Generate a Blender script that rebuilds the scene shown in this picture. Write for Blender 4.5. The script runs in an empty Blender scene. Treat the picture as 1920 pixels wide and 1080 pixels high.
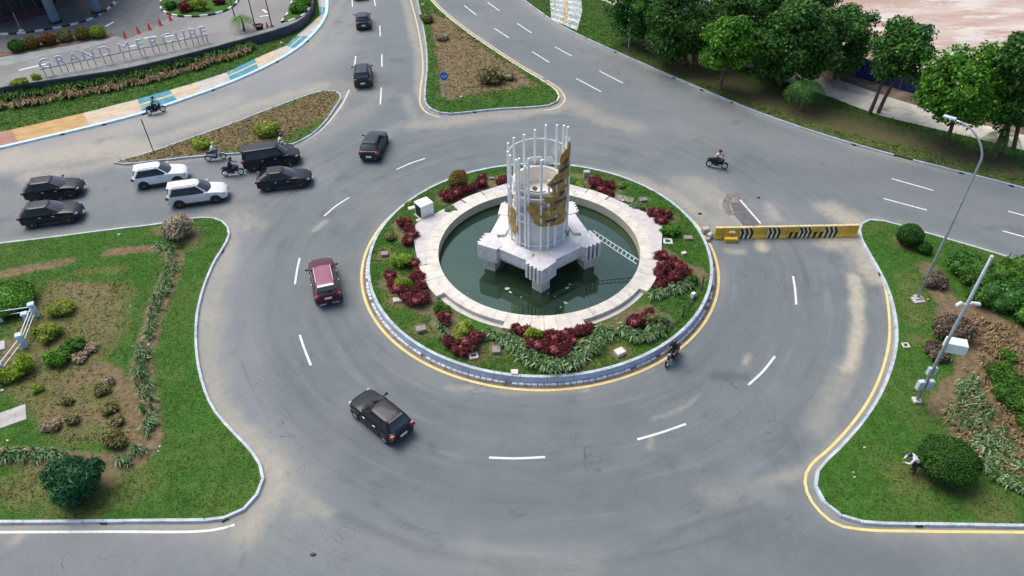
import bpy, bmesh, math, random
import numpy as np
from mathutils import Vector, Matrix
from mathutils.geometry import delaunay_2d_cdt

# ------------------------------------------------------------------ camera, light, exposure
scene = bpy.context.scene
COL = scene.collection
FPX, PITCH, ROLL, CAMH = 1360.0, math.radians(40.5), math.radians(-1.3), 32.0
cd = bpy.data.cameras.new('camera')
cam = bpy.data.objects.new('camera', cd)
COL.objects.link(cam)
cd.sensor_width = 36.0
cd.lens = FPX / 1920.0 * 36.0
cd.clip_start = 0.5
cd.clip_end = 6000.0
_c, _s = math.cos(ROLL), math.sin(ROLL)
_f = Vector((0, math.cos(PITCH), -math.sin(PITCH)))
_u = Vector((0, math.sin(PITCH), math.cos(PITCH)))
_r = Vector((1, 0, 0))
_right = _r * _c + _u * _s
_up = _u * _c - _r * _s
cam.matrix_world = Matrix(((_right.x, _up.x, -_f.x, 0), (_right.y, _up.y, -_f.y, 0), (_right.z, _up.z, -_f.z, CAMH), (0, 0, 0, 1)))
scene.camera = cam

SUN_EL, SUN_AZ = math.radians(60), math.radians(-48)     # azimuth from +Y towards +X
world = bpy.data.worlds.new('World')
scene.world = world
world.use_nodes = True
nt = world.node_tree
nt.nodes.clear()
sky = nt.nodes.new('ShaderNodeTexSky')
sky.sky_type = 'NISHITA'
sky.sun_disc = False
sky.sun_elevation = SUN_EL
sky.sun_rotation = SUN_AZ
sky.air_density = 0.75
sky.dust_density = 3.0
sky.ozone_density = 1.0
bg = nt.nodes.new('ShaderNodeBackground')
bg.inputs['Strength'].default_value = 0.13
wo = nt.nodes.new('ShaderNodeOutputWorld')
nt.links.new(sky.outputs[0], bg.inputs[0])
nt.links.new(bg.outputs[0], wo.inputs[0])
sd = bpy.data.lights.new('sun', 'SUN')
sd.energy = 1.5
sd.angle = math.radians(45)
sd.color = (1.0, 0.985, 0.90)
sun = bpy.data.objects.new('sun', sd)
COL.objects.link(sun)
sdir = Vector((math.sin(SUN_AZ) * math.cos(SUN_EL), math.cos(SUN_AZ) * math.cos(SUN_EL), math.sin(SUN_EL)))
sun.rotation_euler = (-sdir).to_track_quat('-Z', 'Y').to_euler()
sun.location = (0, 40, 80)
scene.view_settings.view_transform = 'Standard'
scene.view_settings.look = 'None'
scene.view_settings.gamma = 1.0
scene.view_settings.use_curve_mapping = False
scene.view_settings.exposure = 0.76
scene.render.engine = 'CYCLES'
scene.cycles.max_bounces = 6

# ------------------------------------------------------------------ helpers
R = random.Random(7)
NR = np.random.RandomState(7)
PI = math.pi


def at(px, py, z=0.0):
    """the place on the level z that the photograph shows at pixel (px, py) of 1920 x 1080"""
    x = (px - 960) / FPX
    y = -(py - 540) / FPX
    x, y = _c * x - _s * y, _s * x + _c * y
    dy = math.cos(PITCH) + y * math.sin(PITCH)
    dz = -math.sin(PITCH) + y * math.cos(PITCH)
    t = -(CAMH - z) / dz
    return Vector((x * t, dy * t, z))


def proj(p):
    f_ = p[1] * math.cos(PITCH) - (p[2] - CAMH) * math.sin(PITCH)
    u = p[1] * math.sin(PITCH) + (p[2] - CAMH) * math.cos(PITCH)
    x, y = p[0] / f_, u / f_
    x, y = _c * x + _s * y, -_s * x + _c * y
    return 960 + FPX * x, 540 - FPX * y


def zat(base, py):
    """height above the point base that shows at picture row py"""
    lo, hi = 0.0, 25.0
    for _ in range(40):
        m = (lo + hi) / 2
        if proj((base.x, base.y, m))[1] > py:
            lo = m
        else:
            hi = m
    return (lo + hi) / 2


def ats(pts, z=0.0):
    return [at(p[0], p[1], z) for p in pts]


class MB:
    def __init__(self):
        self.v, self.f, self.m, self.k = [], [], [], 0

    def add(self, vs, fs):
        o = len(self.v)
        self.v += [tuple(v) for v in vs]
        self.f += [tuple(i + o for i in f) for f in fs]
        self.m += [self.k] * len(fs)
        return self

    def box(self, c, s, rz=0.0, M=None, taper=1.0):
        hx, hy, hz = s[0] / 2, s[1] / 2, s[2] / 2
        vs = []
        for z, k in ((-hz, 1), (hz, taper)):
            for x, y in ((-hx, -hy), (hx, -hy), (hx, hy), (-hx, hy)):
                v = Vector((x * k, y * k, z))
                if rz:
                    v = Matrix.Rotation(rz, 3, 'Z') @ v
                if M is not None:
                    v = M @ v
                vs.append(v + Vector(c))
        return self.add(vs, [(3, 2, 1, 0), (4, 5, 6, 7), (0, 1, 5, 4), (1, 2, 6, 5), (2, 3, 7, 6), (3, 0, 4, 7)])

    def bevbox(self, c, s, b=0.03, rz=0.0):
        """box with a chamfer round its top edge"""
        hx, hy, hz = s[0] / 2, s[1] / 2, s[2] / 2
        rings = [(hx, hy, -hz), (hx, hy, hz - b), (hx - b, hy - b, hz)]
        vs = []
        for x, y, z in rings:
            for sx, sy in ((-1, -1), (1, -1), (1, 1), (-1, 1)):
                v = Vector((sx * x, sy * y, z))
                if rz:
                    v = Matrix.Rotation(rz, 3, 'Z') @ v
                vs.append(v + Vector(c))
        fs = [(3, 2, 1, 0), (8, 9, 10, 11)]
        for r in (0, 4):
            for i in range(4):
                j = (i + 1) % 4
                fs.append((r + i, r + j, r + 4 + j, r + 4 + i))
        return self.add(vs, fs)

    def tube(self, pts, rad, n=8, cap=True):
        pts = [Vector(p) for p in pts]
        if not hasattr(rad, '__len__'):
            rad = [rad] * len(pts)
        vs = []
        ref = None
        for i, p in enumerate(pts):
            a = pts[max(i - 1, 0)]
            b = pts[min(i + 1, len(pts) - 1)]
            t = (b - a).normalized()
            if ref is None:
                ref = Vector((0, 0, 1)) if abs(t.z) < 0.9 else Vector((1, 0, 0))
            x = t.cross(ref).normalized()
            y = t.cross(x).normalized()
            ref = -(t.cross(x)) if False else ref
            for k in range(n):
                q = 2 * PI * k / n
                vs.append(p + (x * math.cos(q) + y * math.sin(q)) * rad[i])
        fs = []
        for i in range(len(pts) - 1):
            for k in range(n):
                k2 = (k + 1) % n
                fs.append((i * n + k, (i + 1) * n + k, (i + 1) * n + k2, i * n + k2))
        if cap:
            fs.append(tuple(range(n)))
            fs.append(tuple(reversed(range((len(pts) - 1) * n, len(pts) * n))))
        return self.add(vs, fs)

    def lathe(self, prof, c=(0, 0, 0), n=16, axis='Z', cap=True):
        vs, fs = [], []
        for r, z in prof:
            for k in range(n):
                q = 2 * PI * k / n
                if axis == 'Z':
                    v = (c[0] + r * math.cos(q), c[1] + r * math.sin(q), c[2] + z)
                elif axis == 'Y':
                    v = (c[0] + r * math.sin(q), c[1] + z, c[2] + r * math.cos(q))
                else:
                    v = (c[0] + z, c[1] + r * math.cos(q), c[2] + r * math.sin(q))
                vs.append(v)
        for i in range(len(prof) - 1):
            for k in range(n):
                k2 = (k + 1) % n
                fs.append((i * n + k, i * n + k2, (i + 1) * n + k2, (i + 1) * n + k))
        if cap:
            fs.append(tuple(reversed(range(n))))
            fs.append(tuple(range((len(prof) - 1) * n, len(prof) * n)))
        return self.add(vs, fs)

    def prism(self, poly, z0, z1):
        n = len(poly)
        vs = [(p[0], p[1], z0) for p in poly] + [(p[0], p[1], z1) for p in poly]
        fs = [tuple(reversed(range(n))), tuple(range(n, 2 * n))]
        for i in range(n):
            j = (i + 1) % n
            fs.append((i, j, n + j, n + i))
        return self.add(vs, fs)

    def grid(self, P):
        """P[i][j] rows of points"""
        o = len(self.v)
        nr, nc = len(P), len(P[0])
        self.v += [tuple(p) for row in P for p in row]
        for i in range(nr - 1):
            for j in range(nc - 1):
                self.f.append((o + i * nc + j, o + i * nc + j + 1, o + (i + 1) * nc + j + 1, o + (i + 1) * nc + j))
                self.m.append(self.k)
        return self

    def ball(self, c, r, n=10, m=6):
        if not hasattr(r, '__len__'):
            r = (r, r, r)
        prof = []
        vs, fs = [], []
        for i in range(m + 1):
            a = -PI / 2 + PI * i / m
            for k in range(n):
                q = 2 * PI * k / n
                vs.append((c[0] + r[0] * math.cos(a) * math.cos(q), c[1] + r[1] * math.cos(a) * math.sin(q), c[2] + r[2] * math.sin(a)))
        for i in range(m):
            for k in range(n):
                k2 = (k + 1) % n
                fs.append((i * n + k, i * n + k2, (i + 1) * n + k2, (i + 1) * n + k))
        return self.add(vs, fs)

    def build(self, name, mat, parent=None, smooth=False, angle=None):
        me = bpy.data.meshes.new(name)
        me.from_pydata(self.v, [], self.f)
        mats = mat if isinstance(mat, (list, tuple)) else [mat]
        for x in mats:
            me.materials.append(x)
        if len(mats) > 1:
            me.polygons.foreach_set('material_index', self.m)
        if smooth or angle:
            me.polygons.foreach_set('use_smooth', [True] * len(me.polygons))
            if angle:
                me.set_sharp_from_angle(angle=math.radians(angle))
        me.update()
        return link(name, me, parent)


def link(name, data, parent=None):
    o = bpy.data.objects.new(name, data)
    COL.objects.link(o)
    if parent is not None:
        o.parent = parent
    return o


def thing(name, label, cat, loc=(0, 0, 0), rz=0.0, group=None):
    o = link(name, None)
    o.empty_display_size = 0.2
    o.location = loc
    o.rotation_euler = (0, 0, rz)
    return tag(o, label, cat, group)


def tag(o, label=None, cat=None, group=None, kind=None):
    if label:
        o['label'] = label
    if cat:
        o['category'] = cat
    if group:
        o['group'] = group
    if kind:
        o['kind'] = kind
    return o


def dup(root, loc, rz=None, label=None, scale=None):
    r = root.copy()
    COL.objects.link(r)
    r.location = loc
    if rz is not None:
        r.rotation_euler = (0, 0, rz)
    if scale is not None:
        r.scale = (scale,) * 3
    if label:
        r['label'] = label
    for ch in list(root.children):
        c = ch.copy()
        COL.objects.link(c)
        c.parent = r
        for g in list(ch.children):
            d = g.copy()
            COL.objects.link(d)
            d.parent = c
    return r


# ---- lines on the ground
def smooth_line(pts, closed=False, step=0.5):
    P = [Vector((p[0], p[1])) for p in pts]
    n = len(P)
    out = []
    rng = range(n) if closed else range(n - 1)
    for i in rng:
        if closed:
            a, b, c, d = P[(i - 1) % n], P[i], P[(i + 1) % n], P[(i + 2) % n]
        else:
            a, b, c, d = P[max(i - 1, 0)], P[i], P[i + 1], P[min(i + 2, n - 1)]
        k = max(2, int((c - b).length / 0.2))
        # centripetal blend keeps the curve from overshooting on uneven spacing
        l0, l1, l2 = max((b - a).length, 1e-6) ** .5, max((c - b).length, 1e-6) ** .5, max((d - c).length, 1e-6) ** .5
        m1 = (c - b) * 1.0
        m2 = (c - b) * 1.0
        if (b - a).length > 1e-6:
            m1 = ((b - a) / l0 - (c - a) / (l0 + l1) + (c - b) / l1) * l1
        if (d - c).length > 1e-6:
            m2 = ((c - b) / l1 - (d - b) / (l1 + l2) + (d - c) / l2) * l1
        for j in range(k):
            t = j / k
            out.append(b * (2 * t ** 3 - 3 * t ** 2 + 1) + m1 * (t ** 3 - 2 * t ** 2 + t) + c * (-2 * t ** 3 + 3 * t ** 2) + m2 * (t ** 3 - t ** 2))
    if not closed:
        out.append(P[-1].copy())
    return resample(out, step, closed)


def resample(P, step, closed=False):
    Q = list(P) + ([P[0]] if closed else [])
    L = [0.0]
    for i in range(1, len(Q)):
        L.append(L[-1] + (Q[i] - Q[i - 1]).length)
    n = max(2, int(round(L[-1] / step)))
    out = []
    j = 0
    for i in range(n + (0 if closed else 1)):
        s = L[-1] * i / n
        while j < len(L) - 2 and L[j + 1] < s:
            j += 1
        t = (s - L[j]) / max(L[j + 1] - L[j], 1e-9)
        out.append(Q[j].lerp(Q[j + 1], t))
    return out


def normals(P, closed=False):
    n = len(P)
    out = []
    for i in range(n):
        a = P[(i - 1) % n] if closed else P[max(i - 1, 0)]
        b = P[(i + 1) % n] if closed else P[min(i + 1, n - 1)]
        t = (b - a).normalized()
        out.append(Vector((-t.y, t.x)))
    return out


def offset(P, d, closed=False):
    N = normals(P, closed)
    return [p + n * d for p, n in zip(P, N)]


def area(P):
    return sum(P[i].x * P[(i + 1) % len(P)].y - P[(i + 1) % len(P)].x * P[i].y for i in range(len(P))) / 2


def ribbon(name, P, w, z, mat, parent=None, closed=False, mb=None):
    """flat painted band of width w centred on the line P"""
    A, B = offset(P, w / 2, closed), offset(P, -w / 2, closed)
    if closed:
        A, B = A + [A[0]], B + [B[0]]
    m = mb or MB()
    m.grid([[(b.x, b.y, z) for b in B], [(a.x, a.y, z) for a in A]])
    # face up
    return m if mb else m.build(name, mat, parent)


def inpoly(X, Y, poly):
    r = np.zeros(X.shape, bool)
    n = len(poly)
    for i in range(n):
        x0, y0 = poly[i][0], poly[i][1]
        x1, y1 = poly[(i + 1) % n][0], poly[(i + 1) % n][1]
        if y0 == y1:
            continue
        c = ((y0 > Y) != (y1 > Y)) & (X < (x1 - x0) * (Y - y0) / (y1 - y0) + x0)
        r ^= c
    return r


def linedist(X, Y, P, closed=False, reach=None):
    D = np.full(X.shape, 1e9)
    n = len(P)
    for i in range(n if closed else n - 1):
        ax, ay = P[i][0], P[i][1]
        bx, by = P[(i + 1) % n][0], P[(i + 1) % n][1]
        if reach is not None:
            sel = np.nonzero((X > min(ax, bx) - reach) & (X < max(ax, bx) + reach) & (Y > min(ay, by) - reach) & (Y < max(ay, by) + reach))
            if len(sel[0]) == 0:
                continue
            x, y = X[sel], Y[sel]
        else:
            sel = slice(None)
            x, y = X, Y
        dx, dy = bx - ax, by - ay
        l2 = dx * dx + dy * dy + 1e-12
        t = np.clip(((x - ax) * dx + (y - ay) * dy) / l2, 0, 1)
        d = np.hypot(x - ax - t * dx, y - ay - t * dy)
        D[sel] = np.minimum(D[sel], d)
    return D


_LAT = NR.rand(256, 256)


def vnoise(X, Y, s, seed=0):
    x = X / s + 31.7 * seed + 500
    y = Y / s + 17.3 * seed + 500
    i, j = np.floor(x).astype(int), np.floor(y).astype(int)
    fx, fy = x - i, y - j
    fx, fy = fx * fx * (3 - 2 * fx), fy * fy * (3 - 2 * fy)
    g = lambda a, b: _LAT[a % 256, b % 256]
    return (g(i, j) * (1 - fx) + g(i + 1, j) * fx) * (1 - fy) + (g(i, j + 1) * (1 - fx) + g(i + 1, j + 1) * fx) * fy


def fnoise(X, Y, s, seed=0):
    return .5 * vnoise(X, Y, s, seed) + .3 * vnoise(X, Y, s * .45, seed + 3) + .2 * vnoise(X, Y, s * .2, seed + 7)


def smoothstep(a, b, x):
    t = np.clip((x - a) / (b - a), 0, 1)
    return t * t * (3 - 2 * t)


# ------------------------------------------------------------------ materials
def newmat(name):
    m = bpy.data.materials.new(name)
    m.use_nodes = True
    n = m.node_tree
    b = n.nodes['Principled BSDF']
    return m, n, b


def rgb(c):
    return (c[0], c[1], c[2], 1.0)


def N_(n, t, **kw):
    x = n.nodes.new(t)
    for k, v in kw.items():
        setattr(x, k, v)
    return x


def mixc(n, fac, a, b, blend='MIX'):
    x = n.nodes.new('ShaderNodeMix')
    x.data_type = 'RGBA'
    x.blend_type = blend
    for inp, v in ((0, fac), (6, a), (7, b)):
        if isinstance(v, bpy.types.NodeSocket):
            n.links.new(v, x.inputs[inp])
        elif inp == 0:
            x.inputs[0].default_value = v
        else:
            x.inputs[inp].default_value = rgb(v)
    return x.outputs[2]


def noise(n, scale, detail=4, rough=.55, vec=None, stretch=None):
    g = n.nodes.new('ShaderNodeNewGeometry')
    src = g.outputs['Position'] if vec is None else vec
    if stretch:
        mp = n.nodes.new('ShaderNodeMapping')
        mp.inputs['Scale'].default_value = stretch[:3]
        if len(stretch) > 3:
            mp.inputs['Rotation'].default_value = (0, 0, stretch[3])
        n.links.new(src, mp.inputs[0])
        src = mp.outputs[0]
    t = n.nodes.new('ShaderNodeTexNoise')
    t.inputs['Scale'].default_value = scale
    t.inputs['Detail'].default_value = detail
    t.inputs['Roughness'].default_value = rough
    n.links.new(src, t.inputs['Vector'])
    return t.outputs[0]


def ramp(n, src, a, b, lo=0.0, hi=1.0):
    x = n.nodes.new('ShaderNodeMapRange')
    x.interpolation_type = 'SMOOTHSTEP'
    x.inputs[1].default_value, x.inputs[2].default_value = a, b
    x.inputs[3].default_value, x.inputs[4].default_value = lo, hi
    n.links.new(src, x.inputs[0])
    return x.outputs[0]


def bump(n, b, src, strength, dist):
    x = n.nodes.new('ShaderNodeBump')
    x.inputs['Strength'].default_value = strength
    x.inputs['Distance'].default_value = dist
    n.links.new(src, x.inputs['Height'])
    n.links.new(x.outputs[0], b.inputs['Normal'])


def surf(name, c, rough=.8, var=.18, scale=2.0, bmp=0.0, bscale=30, metal=0.0, dirt=None, dirt_amt=.5, dscale=1.2, coat=0.0, spec=.5):
    """painted / stone / metal surface: base colour with uneven tone, optional dirt and fine relief"""
    m, n, b = newmat(name)
    lo = tuple(x * (1 - var) for x in c)
    hi = tuple(min(1, x * (1 + var)) for x in c)
    col = mixc(n, ramp(n, noise(n, scale), .3, .7), lo, hi)
    if dirt:
        col = mixc(n, ramp(n, noise(n, dscale, 6, .65), .5, .72, 0, dirt_amt), col, dirt)
    n.links.new(col, b.inputs['Base Color'])
    b.inputs['Roughness'].default_value = rough
    b.inputs['Metallic'].default_value = metal
    b.inputs['Specular IOR Level'].default_value = spec
    if coat:
        b.inputs['Coat Weight'].default_value = coat
        b.inputs['Coat Roughness'].default_value = .06
    if bmp:
        bump(n, b, noise(n, bscale, 3), bmp, .02)
    return m


def leafmat(name, dark, light, tip=None, tip_amt=.15, trans=.25, scale=.8):
    m, n, b = newmat(name)
    g = n.nodes.new('ShaderNodeNewGeometry')
    col = mixc(n, g.outputs['Random Per Island'], dark, light)
    col = mixc(n, ramp(n, noise(n, scale, 2), .42, .6), col, mixc(n, .5, col, dark))
    if tip:
        r2 = n.nodes.new('ShaderNodeMath')
        r2.operation = 'FRACT'
        mu = n.nodes.new('ShaderNodeMath')
        mu.operation = 'MULTIPLY'
        mu.inputs[1].default_value = 37.31
        n.links.new(g.outputs['Random Per Island'], mu.inputs[0])
        n.links.new(mu.outputs[0], r2.inputs[0])
        lt = n.nodes.new('ShaderNodeMath')
        lt.operation = 'LESS_THAN'
        lt.inputs[1].default_value = tip_amt
        n.links.new(r2.outputs[0], lt.inputs[0])
        col = mixc(n, lt.outputs[0], col, tip)
    n.links.new(col, b.inputs['Base Color'])
    b.inputs['Roughness'].default_value = .55
    b.inputs['Specular IOR Level'].default_value = .22
    tr = n.nodes.new('ShaderNodeBsdfTranslucent')
    n.links.new(col, tr.inputs[0])
    ms = n.nodes.new('ShaderNodeMixShader')
    ms.inputs[0].default_value = trans
    n.links.new(b.outputs[0], ms.inputs[1])
    n.links.new(tr.outputs[0], ms.inputs[2])
    n.links.new(ms.outputs[0], n.nodes['Material Output'].inputs[0])
    return m


M = {}
M['white_stone'] = surf('white_stone', (.61, .565, .49), .7, .10, 1.5, .3, 25, dirt=(.33, .28, .23), dirt_amt=.65, dscale=1.6)
M['deck_stone'] = surf('deck_stone', (.52, .485, .47), .75, .10, 2.2, .3, 25, dirt=(.40, .35, .31), dirt_amt=.45, dscale=.8)
M['white_block'] = surf('white_block', (.61, .59, .595), .7, .12, 2.4, .35, 18, dirt=(.40, .38, .38), dirt_amt=.5, dscale=1.6)
M['leg_stone'] = surf('leg_stone', (.62, .57, .50), .8, .14, 2.5, .35, 18, dirt=(.25, .2, .15), dirt_amt=.5, dscale=1.8)
M['floor_white'] = surf('floor_white', (.72, .69, .62), .75, .06, 1.5, .2, 25, dirt=(.5, .44, .36), dirt_amt=.4, dscale=.9)
M['pool_wall'] = surf('pool_wall', (.50, .45, .36), .7, .12, 1.2, .2, 25, dirt=(.25, .22, .13), dirt_amt=.5, dscale=1.2)
M['algae'] = surf('algae', (.07, .075, .025), .6, .3, 2.0)
M['kerb_pale'] = surf('kerb_pale', (.44, .49, .53), .75, .16, 1.6, .4, 30, dirt=(.24, .23, .22), dirt_amt=.7, dscale=1.3)
M['kerb_grey'] = surf('kerb_grey', (.36, .42, .47), .75, .16, 1.6, .4, 30, dirt=(.26, .25, .25), dirt_amt=.6, dscale=1.3)
M['kerb_cream'] = surf('kerb_cream', (.66, .60, .42), .75, .12, 1.6, .4, 30, dirt=(.32, .28, .2), dirt_amt=.6, dscale=1.3)
M['kerb_sky'] = surf('kerb_sky', (.52, .68, .80), .7, .1, 1.6, .3, 30, dirt=(.36, .36, .36), dirt_amt=.5, dscale=1.1)
M['wall_blue'] = surf('wall_blue', (.40, .48, .60), .7, .1, 1.2, .3, 25, dirt=(.24, .25, .27), dirt_amt=.6, dscale=1.0)
M['block_pale'] = surf('block_pale', (.58, .61, .64), .75, .18, 2.5, .4, 30, dirt=(.2, .17, .15), dirt_amt=.75, dscale=2.2)
M['paint_white'] = surf('paint_white', (.66, .67, .65), .7, .08, 3, dirt=(.27, .28, .28), dirt_amt=.7, dscale=3.2)
M['paint_yellow'] = surf('paint_yellow', (.74, .55, .20), .7, .1, 1.5, dirt=(.42, .36, .26), dirt_amt=.6, dscale=1.7)
M['paint_cream'] = surf('paint_cream', (.56, .46, .29), .7, .1, 1.5, dirt=(.42, .36, .28), dirt_amt=.6, dscale=1.7)
M['steel_white'] = surf('steel_white', (.80, .81, .82), .45, .05, 2)
M['galv'] = surf('galv', (.42, .47, .51), .45, .1, 3, metal=.4)
M['gold'] = surf('gold', (.37, .235, .06), .55, .3, 3.5, .3, 12, dirt=(.16, .10, .05), dirt_amt=.6, dscale=2.6)
M['map_white'] = surf('map_white', (.66, .69, .70), .6, .1, 2.5, dirt=(.4, .4, .38), dirt_amt=.5, dscale=2)
M['dark_blue'] = surf('dark_blue', (.05, .05, .12), .5, .2, 3)
M['black'] = surf('black', (.015, .015, .017), .5, .2, 3)
M['rubber'] = surf('rubber', (.02, .02, .021), .8, .2, 5)
M['dark_metal'] = surf('dark_metal', (.045, .05, .06), .5, .2, 3)
M['chrome'] = surf('chrome', (.7, .71, .72), .25, .04, 3, metal=.9)
M['rim'] = surf('rim', (.42, .43, .45), .4, .08, 3)
M['concrete'] = surf('concrete', (.42, .40, .37), .85, .15, 1.5, .4, 25, dirt=(.22, .2, .18), dirt_amt=.6, dscale=1.2)
M['concrete_dark'] = surf('concrete_dark', (.20, .21, .20), .85, .18, 1.2, .4, 25, dirt=(.30, .29, .26), dirt_amt=.5, dscale=.7)
M['slate'] = surf('slate', (.045, .055, .075), .6, .25, 1.0, .4, 20, dirt=(.13, .13, .14), dirt_amt=.5, dscale=.8)
M['stone_grey'] = surf('stone_grey', (.24, .22, .19), .85, .25, 3, .5, 20, dirt=(.16, .14, .12), dirt_amt=.5, dscale=3)
M['white_enamel'] = surf('white_enamel', (.76, .80, .76), .4, .04, 2, dirt=(.5, .5, .45), dirt_amt=.35, dscale=1.5)
M['grey_enamel'] = surf('grey_enamel', (.52, .60, .63), .4, .06, 2)
M['bark'] = surf('bark', (.10, .075, .055), .9, .3, 5, .6, 20)
M['barrier_yellow'] = surf('barrier_yellow', (.60, .38, .03), .6, .2, 1.6, .2, 20, dirt=(.40, .33, .20), dirt_amt=.85, dscale=2.6)
M['barrier_cream'] = surf('barrier_cream', (.66, .55, .28), .6, .15, 2.5, dirt=(.3, .25, .18), dirt_amt=.5, dscale=2)
M['soil'] = surf('soil', (.17, .115, .075), .95, .3, 2.5, .8, 12)
M['teal'] = surf('teal', (.02, .22, .25), .4, .1, 3)
M['orange'] = surf('orange', (.70, .10, .06), .6, .1, 3)
M['maroon_dark'] = surf('maroon_dark', (.03, .012, .018), .5, .2, 3)
M['blue_sign'] = surf('blue_sign', (.01, .11, .42), .4, .05, 3)
M['blue_sheet'] = surf('blue_sheet', (.012, .02, .14), .5, .2, 1.5, dirt=(.05, .05, .12), dirt_amt=.5)
M['letter'] = surf('letter', (.62, .65, .72), .4, .06, 3)
M['skin'] = surf('skin', (.30, .17, .11), .6, .08, 6)
M['cloth_white'] = surf('cloth_white', (.68, .72, .74), .85, .08, 6)
M['cloth_black'] = surf('cloth_black', (.02, .02, .024), .85, .2, 6)
M['cloth_navy'] = surf('cloth_navy', (.02, .025, .06), .85, .2, 6)
M['cloth_green'] = surf('cloth_green', (.01, .26, .12), .8, .1, 6)
M['cloth_peach'] = surf('cloth_peach', (.50, .34, .28), .85, .1, 6)
M['cloth_cream'] = surf('cloth_cream', (.66, .60, .38), .85, .1, 6)
M['cloth_denim'] = surf('cloth_denim', (.05, .08, .14), .85, .15, 6)
M['helmet_black'] = surf('helmet_black', (.02, .02, .022), .25, .1, 4, coat=.5)
M['helmet_yellow'] = surf('helmet_yellow', (.62, .60, .16), .3, .1, 4, coat=.5)
M['helmet_white'] = surf('helmet_white', (.7, .7, .7), .3, .05, 4, coat=.5)
M['plate_white'] = surf('plate_white', (.8, .8, .78), .5, .04, 6)
M['tail_red'] = surf('tail_red', (.24, .012, .016), .2, .1, 6, coat=.6)
M['lamp_clear'] = surf('lamp_clear', (.34, .37, .40), .12, .05, 6, coat=.6)

L = {}
L['red'] = leafmat('leaf_red', (.07, .010, .014), (.25, .045, .045), (.38, .11, .10), .14)
L['lime'] = leafmat('leaf_lime', (.14, .24, .012), (.36, .48, .05), trans=.3)
L['yellowgreen'] = leafmat('leaf_yellow_green', (.17, .23, .02), (.44, .50, .09), trans=.3)
L['green'] = leafmat('leaf_green', (.032, .095, .010), (.105, .245, .024))
L['bright'] = leafmat('leaf_bright', (.035, .13, .010), (.12, .32, .025), (.22, .44, .04), .1)
L['dark'] = leafmat('leaf_dark', (.018, .066, .011), (.072, .20, .030), (.13, .30, .045), .1)
L['midtree'] = leafmat('leaf_mid_tree', (.020, .076, .012), (.075, .215, .030), (.13, .31, .045), .1)
L['ball'] = leafmat('leaf_ball', (.020, .070, .008), (.062, .165, .020))
L['pine'] = leafmat('leaf_pine', (.012, .065, .020), (.038, .15, .052), (.06, .21, .075), .15)
L['tan'] = leafmat('leaf_tan', (.25, .19, .115), (.50, .41, .27), trans=.1)
L['olive'] = leafmat('leaf_olive', (.13, .11, .035), (.32, .28, .11), (.08, .14, .03), .15, trans=.15)
L['strap'] = leafmat('leaf_strap', (.07, .15, .04), (.22, .36, .14), (.42, .50, .30), .2)
L['straw'] = leafmat('leaf_straw', (.22, .15, .07), (.46, .34, .19), trans=.15)
L['orange'] = leafmat('leaf_orange', (.10, .09, .01), (.34, .13, .03), (.10, .16, .02), .4)
L['palegreen'] = leafmat('leaf_pale', (.12, .2, .07), (.3, .4, .18), trans=.25)
L['grass'] = leafmat('leaf_grass', (.045, .120, .014), (.095, .205, .032), (.19, .20, .06), .06, trans=.45, scale=.5)
L['dry'] = leafmat('leaf_dry_grass', (.12, .085, .035), (.27, .19, .085), (.09, .12, .03), .2, trans=.15)
# ------------------------------------------------------------------ lines traced on the ground
IC = Vector((1.95, 40.75))                 # centre of the roundabout
KH = 0.16                                  # kerb height

left_px = [(-330, 986), (-100, 984), (100, 983), (300, 981), (400, 979), (440, 970), (470, 950), (490, 922), (498, 894), (490, 868), (468, 838), (437, 806), (405, 768), (386, 726), (375, 680), (371, 632), (374, 585), (386, 538), (405, 492), (425, 460), (433, 438), (425, 420), (406, 410), (380, 408), (340, 413), (300, 420), (200, 432), (100, 445), (0, 457), (-120, 474), (-330, 505)]
right_px = [(2200, 572), (2050, 530), (1920, 492), (1850, 470), (1750, 441), (1680, 421), (1650, 413), (1627, 412), (1612, 420), (1609, 440), (1624, 472), (1646, 510), (1664, 550), (1676, 600), (1677, 648), (1664, 700), (1640, 752), (1604, 803), (1560, 850), (1535, 873), (1523, 898), (1528, 926), (1550, 955), (1586, 978), (1640, 986), (1750, 988), (1920, 991), (2200, 996)]
tri_px = [(776, -40), (782, 5), (790, 42), (797, 85), (799, 130), (795, 172), (797, 196), (812, 210), (838, 216), (880, 212), (940, 206), (1000, 203), (1038, 198), (1051, 186), (1044, 170), (1018, 152), (975, 126), (920, 90), (868, 54), (822, 15), (800, -10), (780, -38)]
split_px = [(213, 307), (235, 310), (300, 303), (400, 293), (480, 287), (540, 276), (580, 258), (610, 232), (630, 203), (642, 182), (630, 171), (603, 171), (565, 183), (505, 205), (430, 234), (350, 262), (275, 288), (222, 303)]
verge_px = [(955, -20), (990, 8), (1035, 40), (1078, 64), (1150, 97), (1250, 141), (1350, 184), (1440, 220), (1530, 251), (1610, 275), (1690, 297), (1780, 320), (1860, 340), (1920, 356), (2060, 392), (2250, 440)]
hotel_px = [(-260, 338), (-120, 308), (0, 280), (120, 252), (200, 233), (268, 215), (330, 194), (420, 162), (500, 127), (560, 92), (598, 56), (614, 30), (617, 8), (612, -30)]

left_k = smooth_line(ats(left_px, .03), False, 1.0)
right_k = smooth_line(ats(right_px, .03), False, 1.0)
tri_k = smooth_line(ats(tri_px, .03), False, 1.0)
split_k = smooth_line(ats(split_px, .03), True, 1.0)
verge_k = smooth_line(ats(verge_px, .03), False, 1.2)
hotel_k = smooth_line(ats(hotel_px, .03), False, 1.2)


def circle(r, n, a0=0.0):
    return [IC + Vector((math.cos(a0 + 2 * PI * k / n), math.sin(a0 + 2 * PI * k / n))) * r for k in range(n)]


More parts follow.
